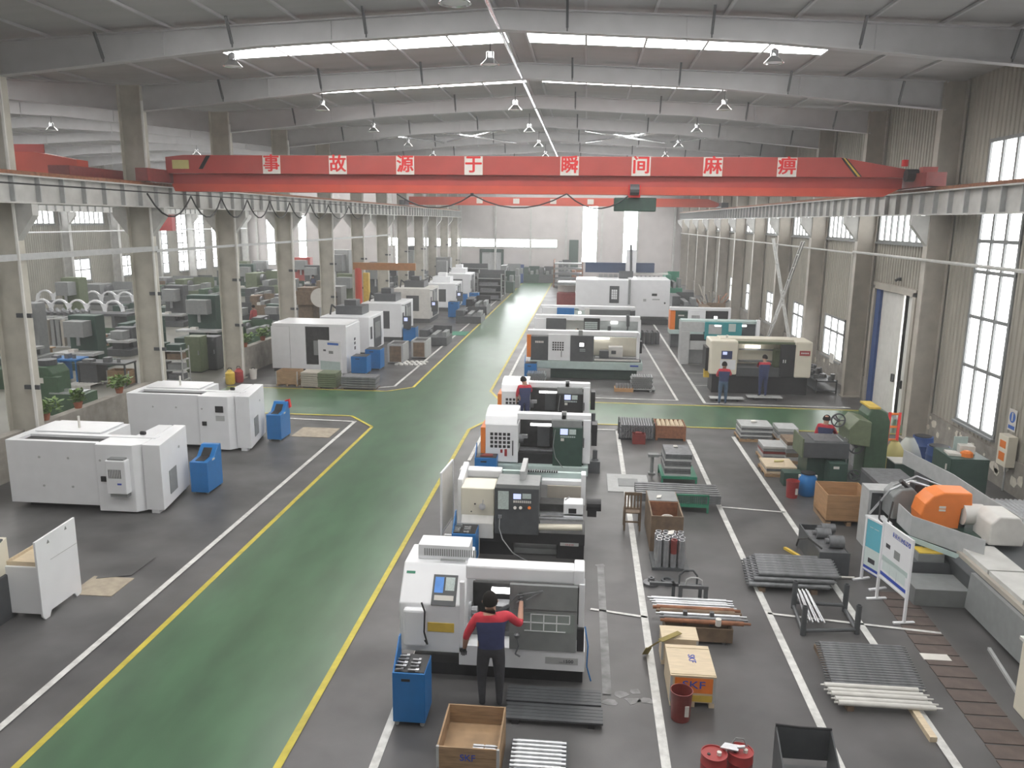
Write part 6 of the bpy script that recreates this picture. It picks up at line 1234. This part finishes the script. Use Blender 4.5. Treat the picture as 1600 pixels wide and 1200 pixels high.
x, y = -32.7, 43.4; rows_of('standing_rod', lambda k: 'thin upright rod behind the sheet rack, %s from the left, %s row back' % (ordn(k//3+1), ordn(k % 3+1)), 'rod', 'upright rods in the left bay', MB().cyl((0, 0, 0), (0, 0, 1.7), .05, 6).lathe([(.12, 1.7), (.05, 1.8)], 6).mesh('rod', 'steel_dull'), [(x+.4*i, y+.5*j, 0, 0) for i in range(10) for j in range(3)])
o = simple('wall_panel', 'red hoist box hanging from the far wall in the left bay', 'hoist', MB().b(-1.6, 1.6, 0, .5, -.5, .7).b(-.9, -.6, .1, .3, .7, 1.4), 'red', tuple(TY(238, 350, 60)))
# ================================================================ right side: drilling machine, grinder
X0 = 8.05; Y0 = 22.2
t = thing('milling_machine', 'tall green milling machine with handwheels in front of the big door', 'machine', (X0, Y0, 0)); f = F(t, 22.3, 1140, 620, 5.333); f.L = Vector((X0, Y0, 0))
a, b_, z0, z1 = f.r(1115, 95, 1305, 770)
prof = [(a, 0), (b_, 0), (b_, z1-.35), (b_-.12, z1-.08), (b_-.35, z1), (a+.1, z1), (a, z1-.2)]
part(t, 'column', MB().prism(prof, 'y', 0, .8), 'green_machine', bevel=.03, label='dark green column'); text(t, 'CM-41', .13, 'paper', tuple(f.p(1228, 388)+Vector((0, -.012, 0))))
part(t, 'top_cap', MB().b(a+.02, b_-.3, -.02, .8, z1, z1+.05), 'yellow'); 
c0 = f.p(940, 200); c1 = f.p(1110, 330)
part(t, 'arm_head', MB().prism([(c0.x, c0.z-.1), (c0.x+.05, c0.z-.5), (c1.x, c1.z-.15), (c1.x, c0.z+.12), (c0.x+.25, c0.z+.2)], 'y', -.5, .45), 'green_pale', bevel=.02, label='pale green head')
for (cx, cy, r) in ((1052, 412, .22), (905, 195, .2), (1040, 655, .17)):
    q = f.p(cx, cy, -.35 if cx > 950 else -.1); mb = MB().ring(q+Vector((0, -.02, 0)), q+Vector((0, .02, 0)), r, r*.82, 20).cyl(q+Vector((0, -.04, 0)), q+Vector((0, .3, 0)), .05, 10)
    for k in range(3): mb.bar(q, q+Vector((math.cos(k*2.1)*r*.85, 0, math.sin(k*2.1)*r*.85)), .025)
    part(t, 'handwheel', mb, 'grey_dark', smooth=True)
part(t, 'feed_pipe', MB().tube([f.p(1110, 320, -.2), f.p(1085, 370, -.5), f.p(1010, 380, -.5), f.p(960, 340, -.5)], .018).tube([f.p(890, 320, -.4), f.p(975, 400, -.5), f.p(970, 560, -.5), f.p(945, 620, -.5)], .015), 'steel')
a, b_, z0, z1 = f.r(585, 355, 960, 480, -.2); part(t, 'table_end', MB().b(a-.04, a, -.5, .5, z0, z1+.1), 'green_pale'); part(t, 'work_table', MB().b(a, b_, -.5, .5, z0, z1), 'grey_dark', bevel=.01); part(t, 'table_plate', MB().b(a+.3, b_+.1, -.4, .4, z1, z1+.04), 'steel_dull'); None
a2, b2, z0, z1 = f.r(620, 480, 960, 600, -.1); part(t, 'knee', MB().b(a2, b2, -.3, .6, .05, z1), 'green_dark'); a3, b3, z3, z4 = f.r(815, 545, 960, 740, -.7); part(t, 'front_box', MB().b(a3, b3, -.75, -.2, 0, z4), 'green_dark', bevel=.01); part(t, 'name_plate', MB().b(a3+.1, a3+.25, -.76, -.75, z4-.15, z4-.08), 'paper')
part(t, 'base', MB().b(a2, f.r(1100, 700, 1310, 760)[1], -.4, .9, 0, .12), 'green_dark')
simple('coolant_can', 'small green box with white lid beside the red pail', 'box', MB().b(0, .5, 0, .4, 0, .35).b(0, .5, 0, .4, .35, .38), 'green_dark', (at(1232, 752)[0]-.25, at(1232, 752)[1]-.45, 0))
# cabinet, grinder
def G3(u, v, z): q = G(u, v, z); return q
p = G(1481, 770, 0)
t = thing('green_cabinet', 'dark green steel cabinet by the right wall below the tall window', 'cabinet', (9.55, 20.7, 0)); part(t, 'cabinet_body', MB().b(0, .95, 0, 1.1, .03, 1.25), 'green_dark', bevel=.012); part(t, 'door', MB().b(.02, .93, -.015, 0, .08, 1.2), 'green_dark'); part(t, 'handle', MB().b(-.03, 0, .2, .24, .9, 1.05), 'paper')
simple('paper_scraps', 'crumpled paper and an orange glove on top of the green cabinet', 'litter', MB().prism([(.05, .3), (.4, .25), (.35, .6), (.1, .7)], 'z', 0, .06).prism([(.45, .6), (.8, .5), (.85, .9), (.5, .95)], 'z', 0, .2), 'paper', (9.55, 20.7, 1.25)); simple('rag', 'orange-red rag on top of the green cabinet', 'cloth', MB().lathe([(.16, 0), (.15, .1), (.07, .15)], 9), 'orange', (10.05, 21.0, 1.25))
simple('rag', 'pale sheet propped on the green cabinet against the wall', 'paper', MB().b(0, .35, 0, .03, 0, .38), 'pale_teal', (9.95, 21.55, 1.25))
t = thing('cylindrical_grinder', 'long grey-green cylindrical grinder with an orange wheel guard', 'machine', (0, 0, 0))
part(t, 'bed', MB().prism([(7.55, 0), (9.2, 0), (9.2, .85), (7.45, .85), (7.35, .7)], 'y', 11.7, 17.6), 'green_pale' if 0 else 'grey_dark', bevel=.02, label='dark olive bed')
part(t, 'bed_side', MB().prism([(7.3, .1), (7.5, .1), (7.42, .8), (7.34, .8)], 'y', 11.7, 14.6), 'grey')
tm_ = MB().b(7.5, 8.15, 0, 1.15, .86, .98).mesh('table_section', 'steel_paint')
for k in range(3): link('table_section', tm_, t, (0, 14.35-1.2*k, 0))
part(t, 'table_rail', MB().b(7.42, 7.5, 11.8, 15.4, .82, .9), 'yellow_bag' if 0 else 'steel_tan'); part(t, 'wheel_base', MB().b(7.0, 8.9, 15.9, 17.4, 0, 1.0), 'green_dark', bevel=.02)
part(t, 'pit_base', MB().b(6.7, 7.55, 15.56, 17.2, 0, .55), 'grey_dark')
gq = [(7.12, .95), (7.08, 1.25), (7.14, 1.5), (7.3, 1.68), (7.5, 1.76), (8.05, 1.76), (8.08, 1.48), (7.88, 1.42), (7.85, .95)]
og = part(t, 'wheel_guard', MB().prism(gq, 'y', 16.35, 16.9), 'orange', bevel=.03, label='orange wheel guard'); part(og, 'guard_label', MB().b(7.42, 7.55, 16.34, 16.35, 1.42, 1.47).b(7.42, 7.55, 16.34, 16.35, 1.36, 1.40), 'paper')
part(t, 'wheel', MB().cyl((7.75, 16.45, 1.1), (7.75, 16.6, 1.1), .28, 24), 'grey_dark', smooth=True)
part(t, 'headstock', MB().prism([(6.75, .9), (7.3, .9), (7.3, 1.45), (7.15, 1.6), (6.9, 1.57), (6.75, 1.4)], 'y', 17.0, 17.6), 'green_pale' if 0 else 'grey', bevel=.03)
part(t, 'motor_housing', MB().prism([(8.1, .95), (8.75, .95), (8.78, 1.35), (8.62, 1.55), (8.25, 1.55), (8.1, 1.4)], 'y', 15.6, 16.3), 'white_dirty', bevel=.03); part(t, 'motor', MB().cyl((7.9, 16.4, 1.3), (8.3, 16.4, 1.3), .22, 16), 'white_dirty', smooth=True)
# bent splash guards
def sheet_poly(nm, pts, hgt, mt, th=.02):
    mb = MB()
    for (x0, y0, z0), (x1, y1, z1) in zip(pts[:-1], pts[1:]):
        d_ = Vector((x1-x0, y1-y0, 0)).normalized(); n = Vector((-d_.y, d_.x, 0))*th
        mb.add([(x0, y0, z0), (x1, y1, z1), (x1, y1, z1+hgt), (x0, y0, z0+hgt), (x0+n.x, y0+n.y, z0), (x1+n.x, y1+n.y, z1), (x1+n.x, y1+n.y, z1+hgt), (x0+n.x, y0+n.y, z0+hgt)], [(0, 1, 2, 3), (7, 6, 5, 4), (0, 4, 5, 1), (1, 5, 6, 2), (2, 6, 7, 3), (3, 7, 4, 0)])
    return part(t, nm, mb, mt)
sheet_poly('splash_guard', [(6.75, 16.7, .95), (6.8, 16.1, .9), (7.75, 15.05, .85)], .42, 'grey_light'); sheet_poly('guard_lip', [(6.72, 16.05, .82), (7.8, 14.9, .72), (7.95, 15.0, .72)], .1, 'pale_teal')
sheet_poly('rear_guard', [(8.3, 20.6, 1.1), (8.65, 18.6, 1.1), (8.85, 17.2, 1.0), (9.0, 16.2, .95)], .38, 'grey_light')
part(t, 'slide_cover', MB().prism([(7.15, 1.0), (8.1, 1.0), (8.1, 1.08), (7.15, 1.08)], 'y', 18.1, 20.2), 'steel_dull', label='grey slide cover'); part(t, 'cover_base', MB().b(7.15, 8.1, 18.05, 20.2, 0, 1.0), 'grey_dark')
part(t, 'electric_cabinet', MB().b(6.5, 7.05, 17.65, 18.05, 0, 1.3), 'grey_dark', bevel=.01); part(t, 'cabinet_rim', MB().b(6.44, 7.1, 17.55, 18.05, 1.3, 1.36).b(6.44, 6.5, 17.55, 18.05, 0, 1.3), 'grey_light')
part(t, 'coolant_pipe', MB().tube([(6.4, 17.3, .9), (6.75, 17.2, 1.5), (7.1, 17.1, 1.75), (7.6, 16.9, 1.65)], .025).tube([(6.8, 17.2, 1.6), (7.3, 17.3, 1.8), (7.9, 17.2, 1.6)], .02), 'steel'); part(t, 'hose', MB().tube([(6.6, 17.3, 1.3), (6.5, 17.0, .9), (6.6, 16.8, .8), (6.75, 17.0, 1.3)], .02), 'black')
part(t, 'valve_block', MB().b(7.55, 7.85, 18.3, 18.6, 1.08, 1.3), 'white_dirty'); part(t, 'work_rest', MB().b(7.3, 7.5, 17.3, 17.6, 1.4, 1.6).cyl((7.2, 17.2, 1.5), (6.9, 17.1, 1.75), .05, 8), 'black'); part(t, 'white_tray', MB().b(6.35, 6.75, 16.9, 17.4, .8, .84), 'white')
part(t, 'side_hose', MB().tube([(8.95, 16.0, 1.0), (9.05, 15.8, .9), (9.0, 15.5, .95)], .02), 'white')
simple('step_block', 'grey steel step box in front of the grinder', 'step', MB().b(0, 1.15, 0, .75, 0, .35), 'grey', (6.45, 14.75, 0), bevel=.01); o = simple('tool_block', 'grey block with a yellow top on the step box', 'box', MB().b(0, .5, 0, .4, 0, .16), 'grey', (6.8, 15.6, .551)); part(o, 'yellow_top', MB().b(.02, .48, .02, .35, .16, .18), 'yellow')
x, y, _ = at(1312, 900); t = thing('coolant_tank', 'dark oily coolant tank with pump motors behind the white line', 'tank', (x-.45, y, 0)); part(t, 'tank', MB().open_box(0, .62, 0, 1.6, 0, .5, .03), 'grey_dark'); part(t, 'tank_lid', MB().b(.03, .59, .05, 1.3, .45, .48), 'steel_dull')
for (xx, yy, r, h) in ((.42, .35, .13, .3), (.3, .85, .11, .3), (.5, 1.2, .1, .25)): part(t, 'pump_motor', MB().cyl((xx-.15, yy, .48+r), (xx+.15, yy, .48+r), r, 14).cyl((xx-.22, yy, .48+r), (xx-.15, yy, .48+r), r*.5, 10), 'steel_dull', smooth=True)
part(t, 'hose', MB().tube([(.1, .2, .5), (-.1, .5, .6), (-.1, 1.2, .3), (-.05, 1.5, .02)], .02), 'black'); part(t, 'front_pipe', MB().cyl((.1, -.12, .03), (.7, -.12, .03), .025, 8), 'paper')
# rod rack by the right wall
t = thing('rod_rack', 'steel rack carrying a layer of long bright rods at the right edge', 'rack', (9.35, 15.6, 0))
for yy in (.3, 2.4): part(t, 'rack_leg', MB().b(.05, .12, yy, yy+.07, 0, .85).b(1.5, 1.57, yy, yy+.07, 0, .85).b(.05, 1.57, yy, yy+.07, .82, .88), 'grey_light')
rows_of('long_rod', lambda k: 'long bright rod on the rack at the right wall, %s from its left side' % ordn(k+1), 'rod', 'long rods on the right rack', MB().cyl((0, 0, 0), (0, 3.0, 0), .04, 8).mesh('rod', 'steel', True), [(9.45+.1*i, 15.5, .93, 0) for i in range(14)])
simple('stool', 'low grey stool by the right wall behind the grinder', 'stool', MB().b(0, .4, 0, .5, .5, .55).b(.03, .08, .03, .08, 0, .5).b(.32, .37, .03, .08, 0, .5).b(.03, .08, .42, .47, 0, .5).b(.32, .37, .42, .47, 0, .5), 'grey', (9.9, 18.9, 0))
# barrels, bags and gas bottles by the door
for (x, y, mt, r, h, nm, lb) in ((10.4, 23.4, 'blue_dark', .32, .85, 'plastic_drum', 'dark blue drum by the right wall, nearest'), (10.4, 24.5, 'blue_dark', .3, .85, 'plastic_drum', 'dark blue drum behind the bags, further'),):
    t = thing(nm, lb, 'drum', (x, y, 0)); part(t, 'barrel', MB().lathe([(r*.9, 0), (r, .05), (r, h*.3), (r*1.04, h*.33), (r, h*.36), (r, h*.66), (r*1.04, h*.7), (r, h*.73), (r*.95, h), (r*.85, h), (r*.85, h-.03)], 24), 'blue_dark', smooth=True); part(t, 'lid', MB().cyl((0, 0, h-.02), (0, 0, h+.02), r*.8, 20), 'black')
def bag(nm, lb, x, y, r, h, mt):
    mb = MB(); n = 14
    for j in range(6):
        for i in range(n): q = 2*math.pi*i/n; rr = r*(1, 1.1, 1.08, .95, .7, .35)[j]*(1+.1*random.uniform(-1, 1)); mb.v.append((rr*math.cos(q), rr*math.sin(q), h*j/5))
    for j in range(5):
        for i in range(n): mb.f.append((j*n+i, j*n+(i+1) % n, (j+1)*n+(i+1) % n, (j+1)*n+i)); mb.m.append(0)
    simple(nm, lb, 'bag', mb, mt, (x, y, 0), smooth=True)
bag('plastic_bag', 'yellowish plastic sack beside the milling machine', 9.1, 23.25, .3, 1.0, 'yellow_bag'); bag('plastic_bag', 'clear plastic sack between the yellowish sack and the blue drum', 9.7, 23.75, .33, 1.0, 'plastic_bag')
t = thing('hand_truck', 'red and orange upright hand truck by the big door', 'hand truck', (9.6, 25.2, 0)); part(t, 'frame_tube', MB().bar((0, 0, .1), (.12, .25, 1.35), .07).bar((.3, 0, .1), (.42, .25, 1.35), .07), 'char_red'); part(t, 'cross_tube', MB().bar((.04, .08, .5), (.34, .08, .5), .06).bar((.08, .17, .9), (.38, .17, .9), .06).bar((.12, .25, 1.3), (.42, .25, 1.3), .06), 'orange'); part(t, 'wheel', MB().cyl((-.08, 0, .12), (-.02, 0, .12), .12, 12).cyl((.34, 0, .12), (.4, 0, .12), .12, 12), 'black')
for (x, y, W, D, H, mt, lb) in ((8.75, 22.2, .55, .6, .62, 'green_dark', 'small green box with a pale top right of the milling machine'), (8.2, 23.6, .6, .5, .85, 'grey', 'grey box stand behind the milling machine'), (8.9, 20.6, .5, .6, .3, 'grey_dark', 'dark low block behind the grinder cover')):
    o = simple('storage_box', lb, 'box', MB().b(0, W, 0, D, 0, H), mt, (x, y, 0), bevel=.01); part(o, 'box_top', MB().b(-.01, W+.01, -.01, D+.01, H, H+.03), 'white_dirty')
# wall fittings
p = TY(1582, 660, 22.3); t = simple('safety_sign', 'blue and white safety sign on the sheet wall right of the tall window', 'sign', MB().b(-.01, 0, -.2, .2, -.3, .3), 'paper', (XR-.05, p.y, 1.95)); part(t, 'blue_disc', MB().cyl((-.014, 0, .08), (-.01, 0, .08), .15, 20), 'poster_blue'); part(t, 'figure', MB().b(-.018, -.014, -.03, .03, -.02, .15).cyl((-.018, 0, .18), (-.014, 0, .18), .035, 10), 'paper'); part(t, 'blue_caption', MB().b(-.014, -.01, -.16, .16, -.25, -.15), 'poster_blue')
t = simple('switch_box', 'cream switch box with orange labels on the right wall', 'switch box', MB().b(-.25, 0, -.25, .25, 0, .85), 'cream', (XR-.12, 22.0, .75), bevel=.01); part(t, 'orange_label', MB().b(-.256, -.25, -.15, .15, .5, .7), 'orange'); part(t, 'orange_label', MB().b(-.256, -.25, -.15, .15, .15, .38), 'orange'); part(t, 'conduit', MB().cyl((-.1, 0, -.72), (-.1, 0, 0), .025, 8), 'grey_light')
# cream cabinet and floor rail at right edge
t = thing('cream_cabinet', 'cream sheet-metal cabinet corner at the lower right edge', 'cabinet', (6.64, 10.5, 0)); part(t, 'cabinet_body', MB().prism([(0, .12), (.2, 0), (1.0, 0), (1.0, 1.15), (0, 1.0)], 'x', 0, .9), 'cream', bevel=.02); part(t, 'rim', MB().b(-.03, .93, -.03, 1.03, 1.12, 1.17), 'white_dirty')
part(None, 'floor_rail', MB().bar((6.5, 9.4, .03), (7.1, 13.2, .03), .05), 'grey_light'); tag(bpy.data.objects['floor_rail'], 'thin steel rail on the floor beside the grinder bed', 'rail')
# ================================================================ bridge crane
YC = 27.6
t = thing('bridge_crane', 'red bridge crane girder carrying large safety lettering', 'crane', (0, YC, 0))
xl, xr = -14.9, 10.6
part(t, 'upper_girder', MB().prism([(-14.75, 8.65), (9.9, 8.65), (10.6, 8.62), (10.55, 8.86), (8.15, 9.27), (-14.1, 9.27), (-14.75, 9.2)], 'y', .02, .75), 'crane_red', bevel=.01)
part(t, 'lower_girder', MB().prism([(-14.6, 8.3), (10.2, 8.3), (10.2, 8.64), (-14.6, 8.64)], 'y', .2, .6), 'crane_red'); part(t, 'bottom_flange', MB().prism([(-14.5, 8.04), (9.6, 8.04), (10.1, 8.3), (-14.6, 8.3)], 'y', .08, .7), 'crane_red2')
for x0, x1 in ((-15.13, -14.7), (10.35, 10.95)):
    e = part(t, 'end_truck', MB().b(x0, x1, -1.3, 2.0, 8.33, 8.75), 'maroon'); [part(e, 'wheel', MB().cyl((x0+.15, wy, 8.42), (x0+.35, wy, 8.42), .11, 14), 'grey_dark') for wy in (-1.0, 1.6)]
part(t, 'buffer_box', MB().b(10.5, 10.95, -.6, -.3, 8.45, 8.95), 'crane_red'); part(t, 'drive_motor', MB().cyl((10.1, -.3, 8.7), (10.45, -.3, 8.7), .2, 12), 'black'); part(t, 'warning_bell', MB().cyl((10.15, 0, 9.0), (10.15, 0, 9.2), .1, 10), 'char_red')
part(t, 'hazard_stripe', MB().prism([(8.15, 9.25), (8.32, 9.25), (8.85, 8.67), (8.65, 8.67)], 'y', 0, .02), 'black'); part(t, 'hazard_stripe', MB().prism([(8.22, 9.25), (8.27, 9.25), (8.8, 8.67), (8.72, 8.67)], 'y', -.006, .0), 'yellow'); part(t, 'hazard_stripe', MB().prism([(-13.25, 9.25), (-13.1, 9.25), (-13.4, 8.8), (-13.55, 8.8)], 'y', 0, .02), 'black')
part(t, 'pale_plate', MB().b(-14.5, -13.9, 0, .02, 8.8, 9.1), 'yellow_bag')
for ch, x in zip('事故源于瞬间麻痹', (-10.92, -8.57, -6.22, -3.87, -.63, 1.74, 4.08, 6.46)):
    q = part(t, 'letter_board', MB().b(x-.31, x+.31, 0, .02, 8.65, 9.26), 'paper'); text(q, ch, .6, 'char_red', (x, -.004, 8.965), ext=.006, bold=.014)
h = part(t, 'hoist_trolley', MB().b(1.35, 1.75, -.05, .85, 7.95, 8.35), 'char_red'); part(h, 'trolley_wheel', MB().cyl((1.4, -.1, 8.2), (1.7, -.1, 8.2), .18, 12), 'grey_dark')
part(t, 'hoist_body', MB().b(.9, 2.3, .1, .65, 7.5, 7.95), 'green_dark', bevel=.03, label='dark green hoist body')
def sag(pts, drop, n=7):
    out = []
    for (x0, y0, z0), (x1, y1, z1) in zip(pts[:-1], pts[1:]):
        for i in range(n): k = i/n; out.append((x0+(x1-x0)*k, y0+(y1-y0)*k, z0+(z1-z0)*k-drop*4*k*(1-k)))
    return out+[pts[-1]]
part(t, 'festoon_cable', MB().tube(sag([(-6.5, -.1, 8.0), (-3.9, -.1, 8.0), (-.7, -.1, 8.05), (1.35, -.1, 8.0)], .45), .025), 'black')
part(t, 'festoon_trolley', MB().b(-3.95, -3.85, -.15, -.05, 7.95, 8.05), 'black')
# cables along the left runway
o = part(None, 'festoon_cable', MB().tube(sag([(-14.6, y, 7.9) for y in (26, 29, 31.5, 34, 36.5, 39, 42, 45, 49, 53)], .75), .03).cyl((-14.6, 18, 7.95), (-14.6, 60, 7.95), .025, 6), 'black'); tag(o, 'black festoon cable looping along the left runway beam', 'cable')
t = thing('bridge_crane', 'distant red bridge crane near the end wall', 'crane', (0, 66, 0)); part(t, 'girder', MB().prism([(-14.6, 8.35), (10.2, 8.35), (10.6, 8.6), (9.5, 9.0), (-14.6, 9.0)], 'y', 0, .6), 'crane_red2'); part(t, 'end_truck', MB().b(-15.13, -14.7, -1.2, 1.8, 8.33, 8.7), 'grey_dark'); part(t, 'end_truck', MB().b(10.4, 10.95, -1.2, 1.8, 8.33, 8.7), 'grey_dark')
part(t, 'girder_lettering', MB().b(-9, -8.5, -.01, 0, 8.5, 8.9).b(-6, -5.5, -.01, 0, 8.5, 8.9).b(-3, -2.5, -.01, 0, 8.5, 8.9).b(0, .5, -.01, 0, 8.5, 8.9).b(3, 3.5, -.01, 0, 8.5, 8.9), 'paper')
t = thing('bridge_crane', 'red bridge crane of the left bay at the upper left edge', 'crane', (0, 25.6, 0)); part(t, 'girder', MB().prism([(-40.5, 8.5), (-17.2, 8.5), (-16.7, 8.7), (-16.7, 8.95), (-18.2, 9.2), (-40.5, 9.2)], 'y', 0, .6), 'crane_red2'); part(t, 'walkway', MB().prism([(-40.5, 8.9), (-18.3, 8.9), (-18.3, 9.5), (-40.5, 9.5)], 'y', .7, .75), 'crane_red'); part(t, 'end_truck', MB().b(-16.9, -16.2, -1.2, 1.8, 8.33, 8.7), 'maroon')
# ================================================================ high bay lamps
def lamp_proto():
    t = thing('high_bay_lamp', 'x', 'lamp', (0, 0, 0)); part(t, 'reflector', MB().lathe([(.09, .16), (.25, 0), (.24, .0), (.08, .15)], 24), 'lamp_alu', smooth=True); part(t, 'ballast', MB().lathe([(.05, .14), (.1, .16), (.1, .3), (.04, .34)], 16), 'lamp_alu', smooth=True); part(t, 'stem', MB().cyl((0, 0, .34), (0, 0, .75), .012, 6), 'grey_dark'); part(t, 'lamp_glass', MB().lathe([(.1, .06), (.2, .015), (.06, .01)], 16), 'white'); return t
lp = lamp_proto(); first = True
cols = ((-2.55, 'middle'), (4.45, 'right'), (-9.3, 'left')); od = ['nearest', 'second', 'third', 'fourth', 'fifth', 'sixth']
for j, fy in enumerate((21.2, 28.4, 35.2, 42.0, 48.8)):
    for x, nm in cols:
        o = lp if first else dup(lp); first = False; o.location = (x, fy, 10.85 if j else 11.0); o['label'] = 'aluminium high bay lamp under the roof, %s in the %s row' % (od[j], nm); o['group'] = 'high bay lamps'
o = dup(lp); o.location = (-2.05, 12.6, 10.3); o['label'] = 'aluminium high bay lamp cut off by the top edge of the view'; o['group'] = 'high bay lamps'
for j, fy in enumerate((35.2, 48.8)):
    o = dup(lp); o.location = (-24, fy, 10.9); o['label'] = 'high bay lamp of the left bay, %s' % ('nearer' if j == 0 else 'further'); o['group'] = 'high bay lamps'
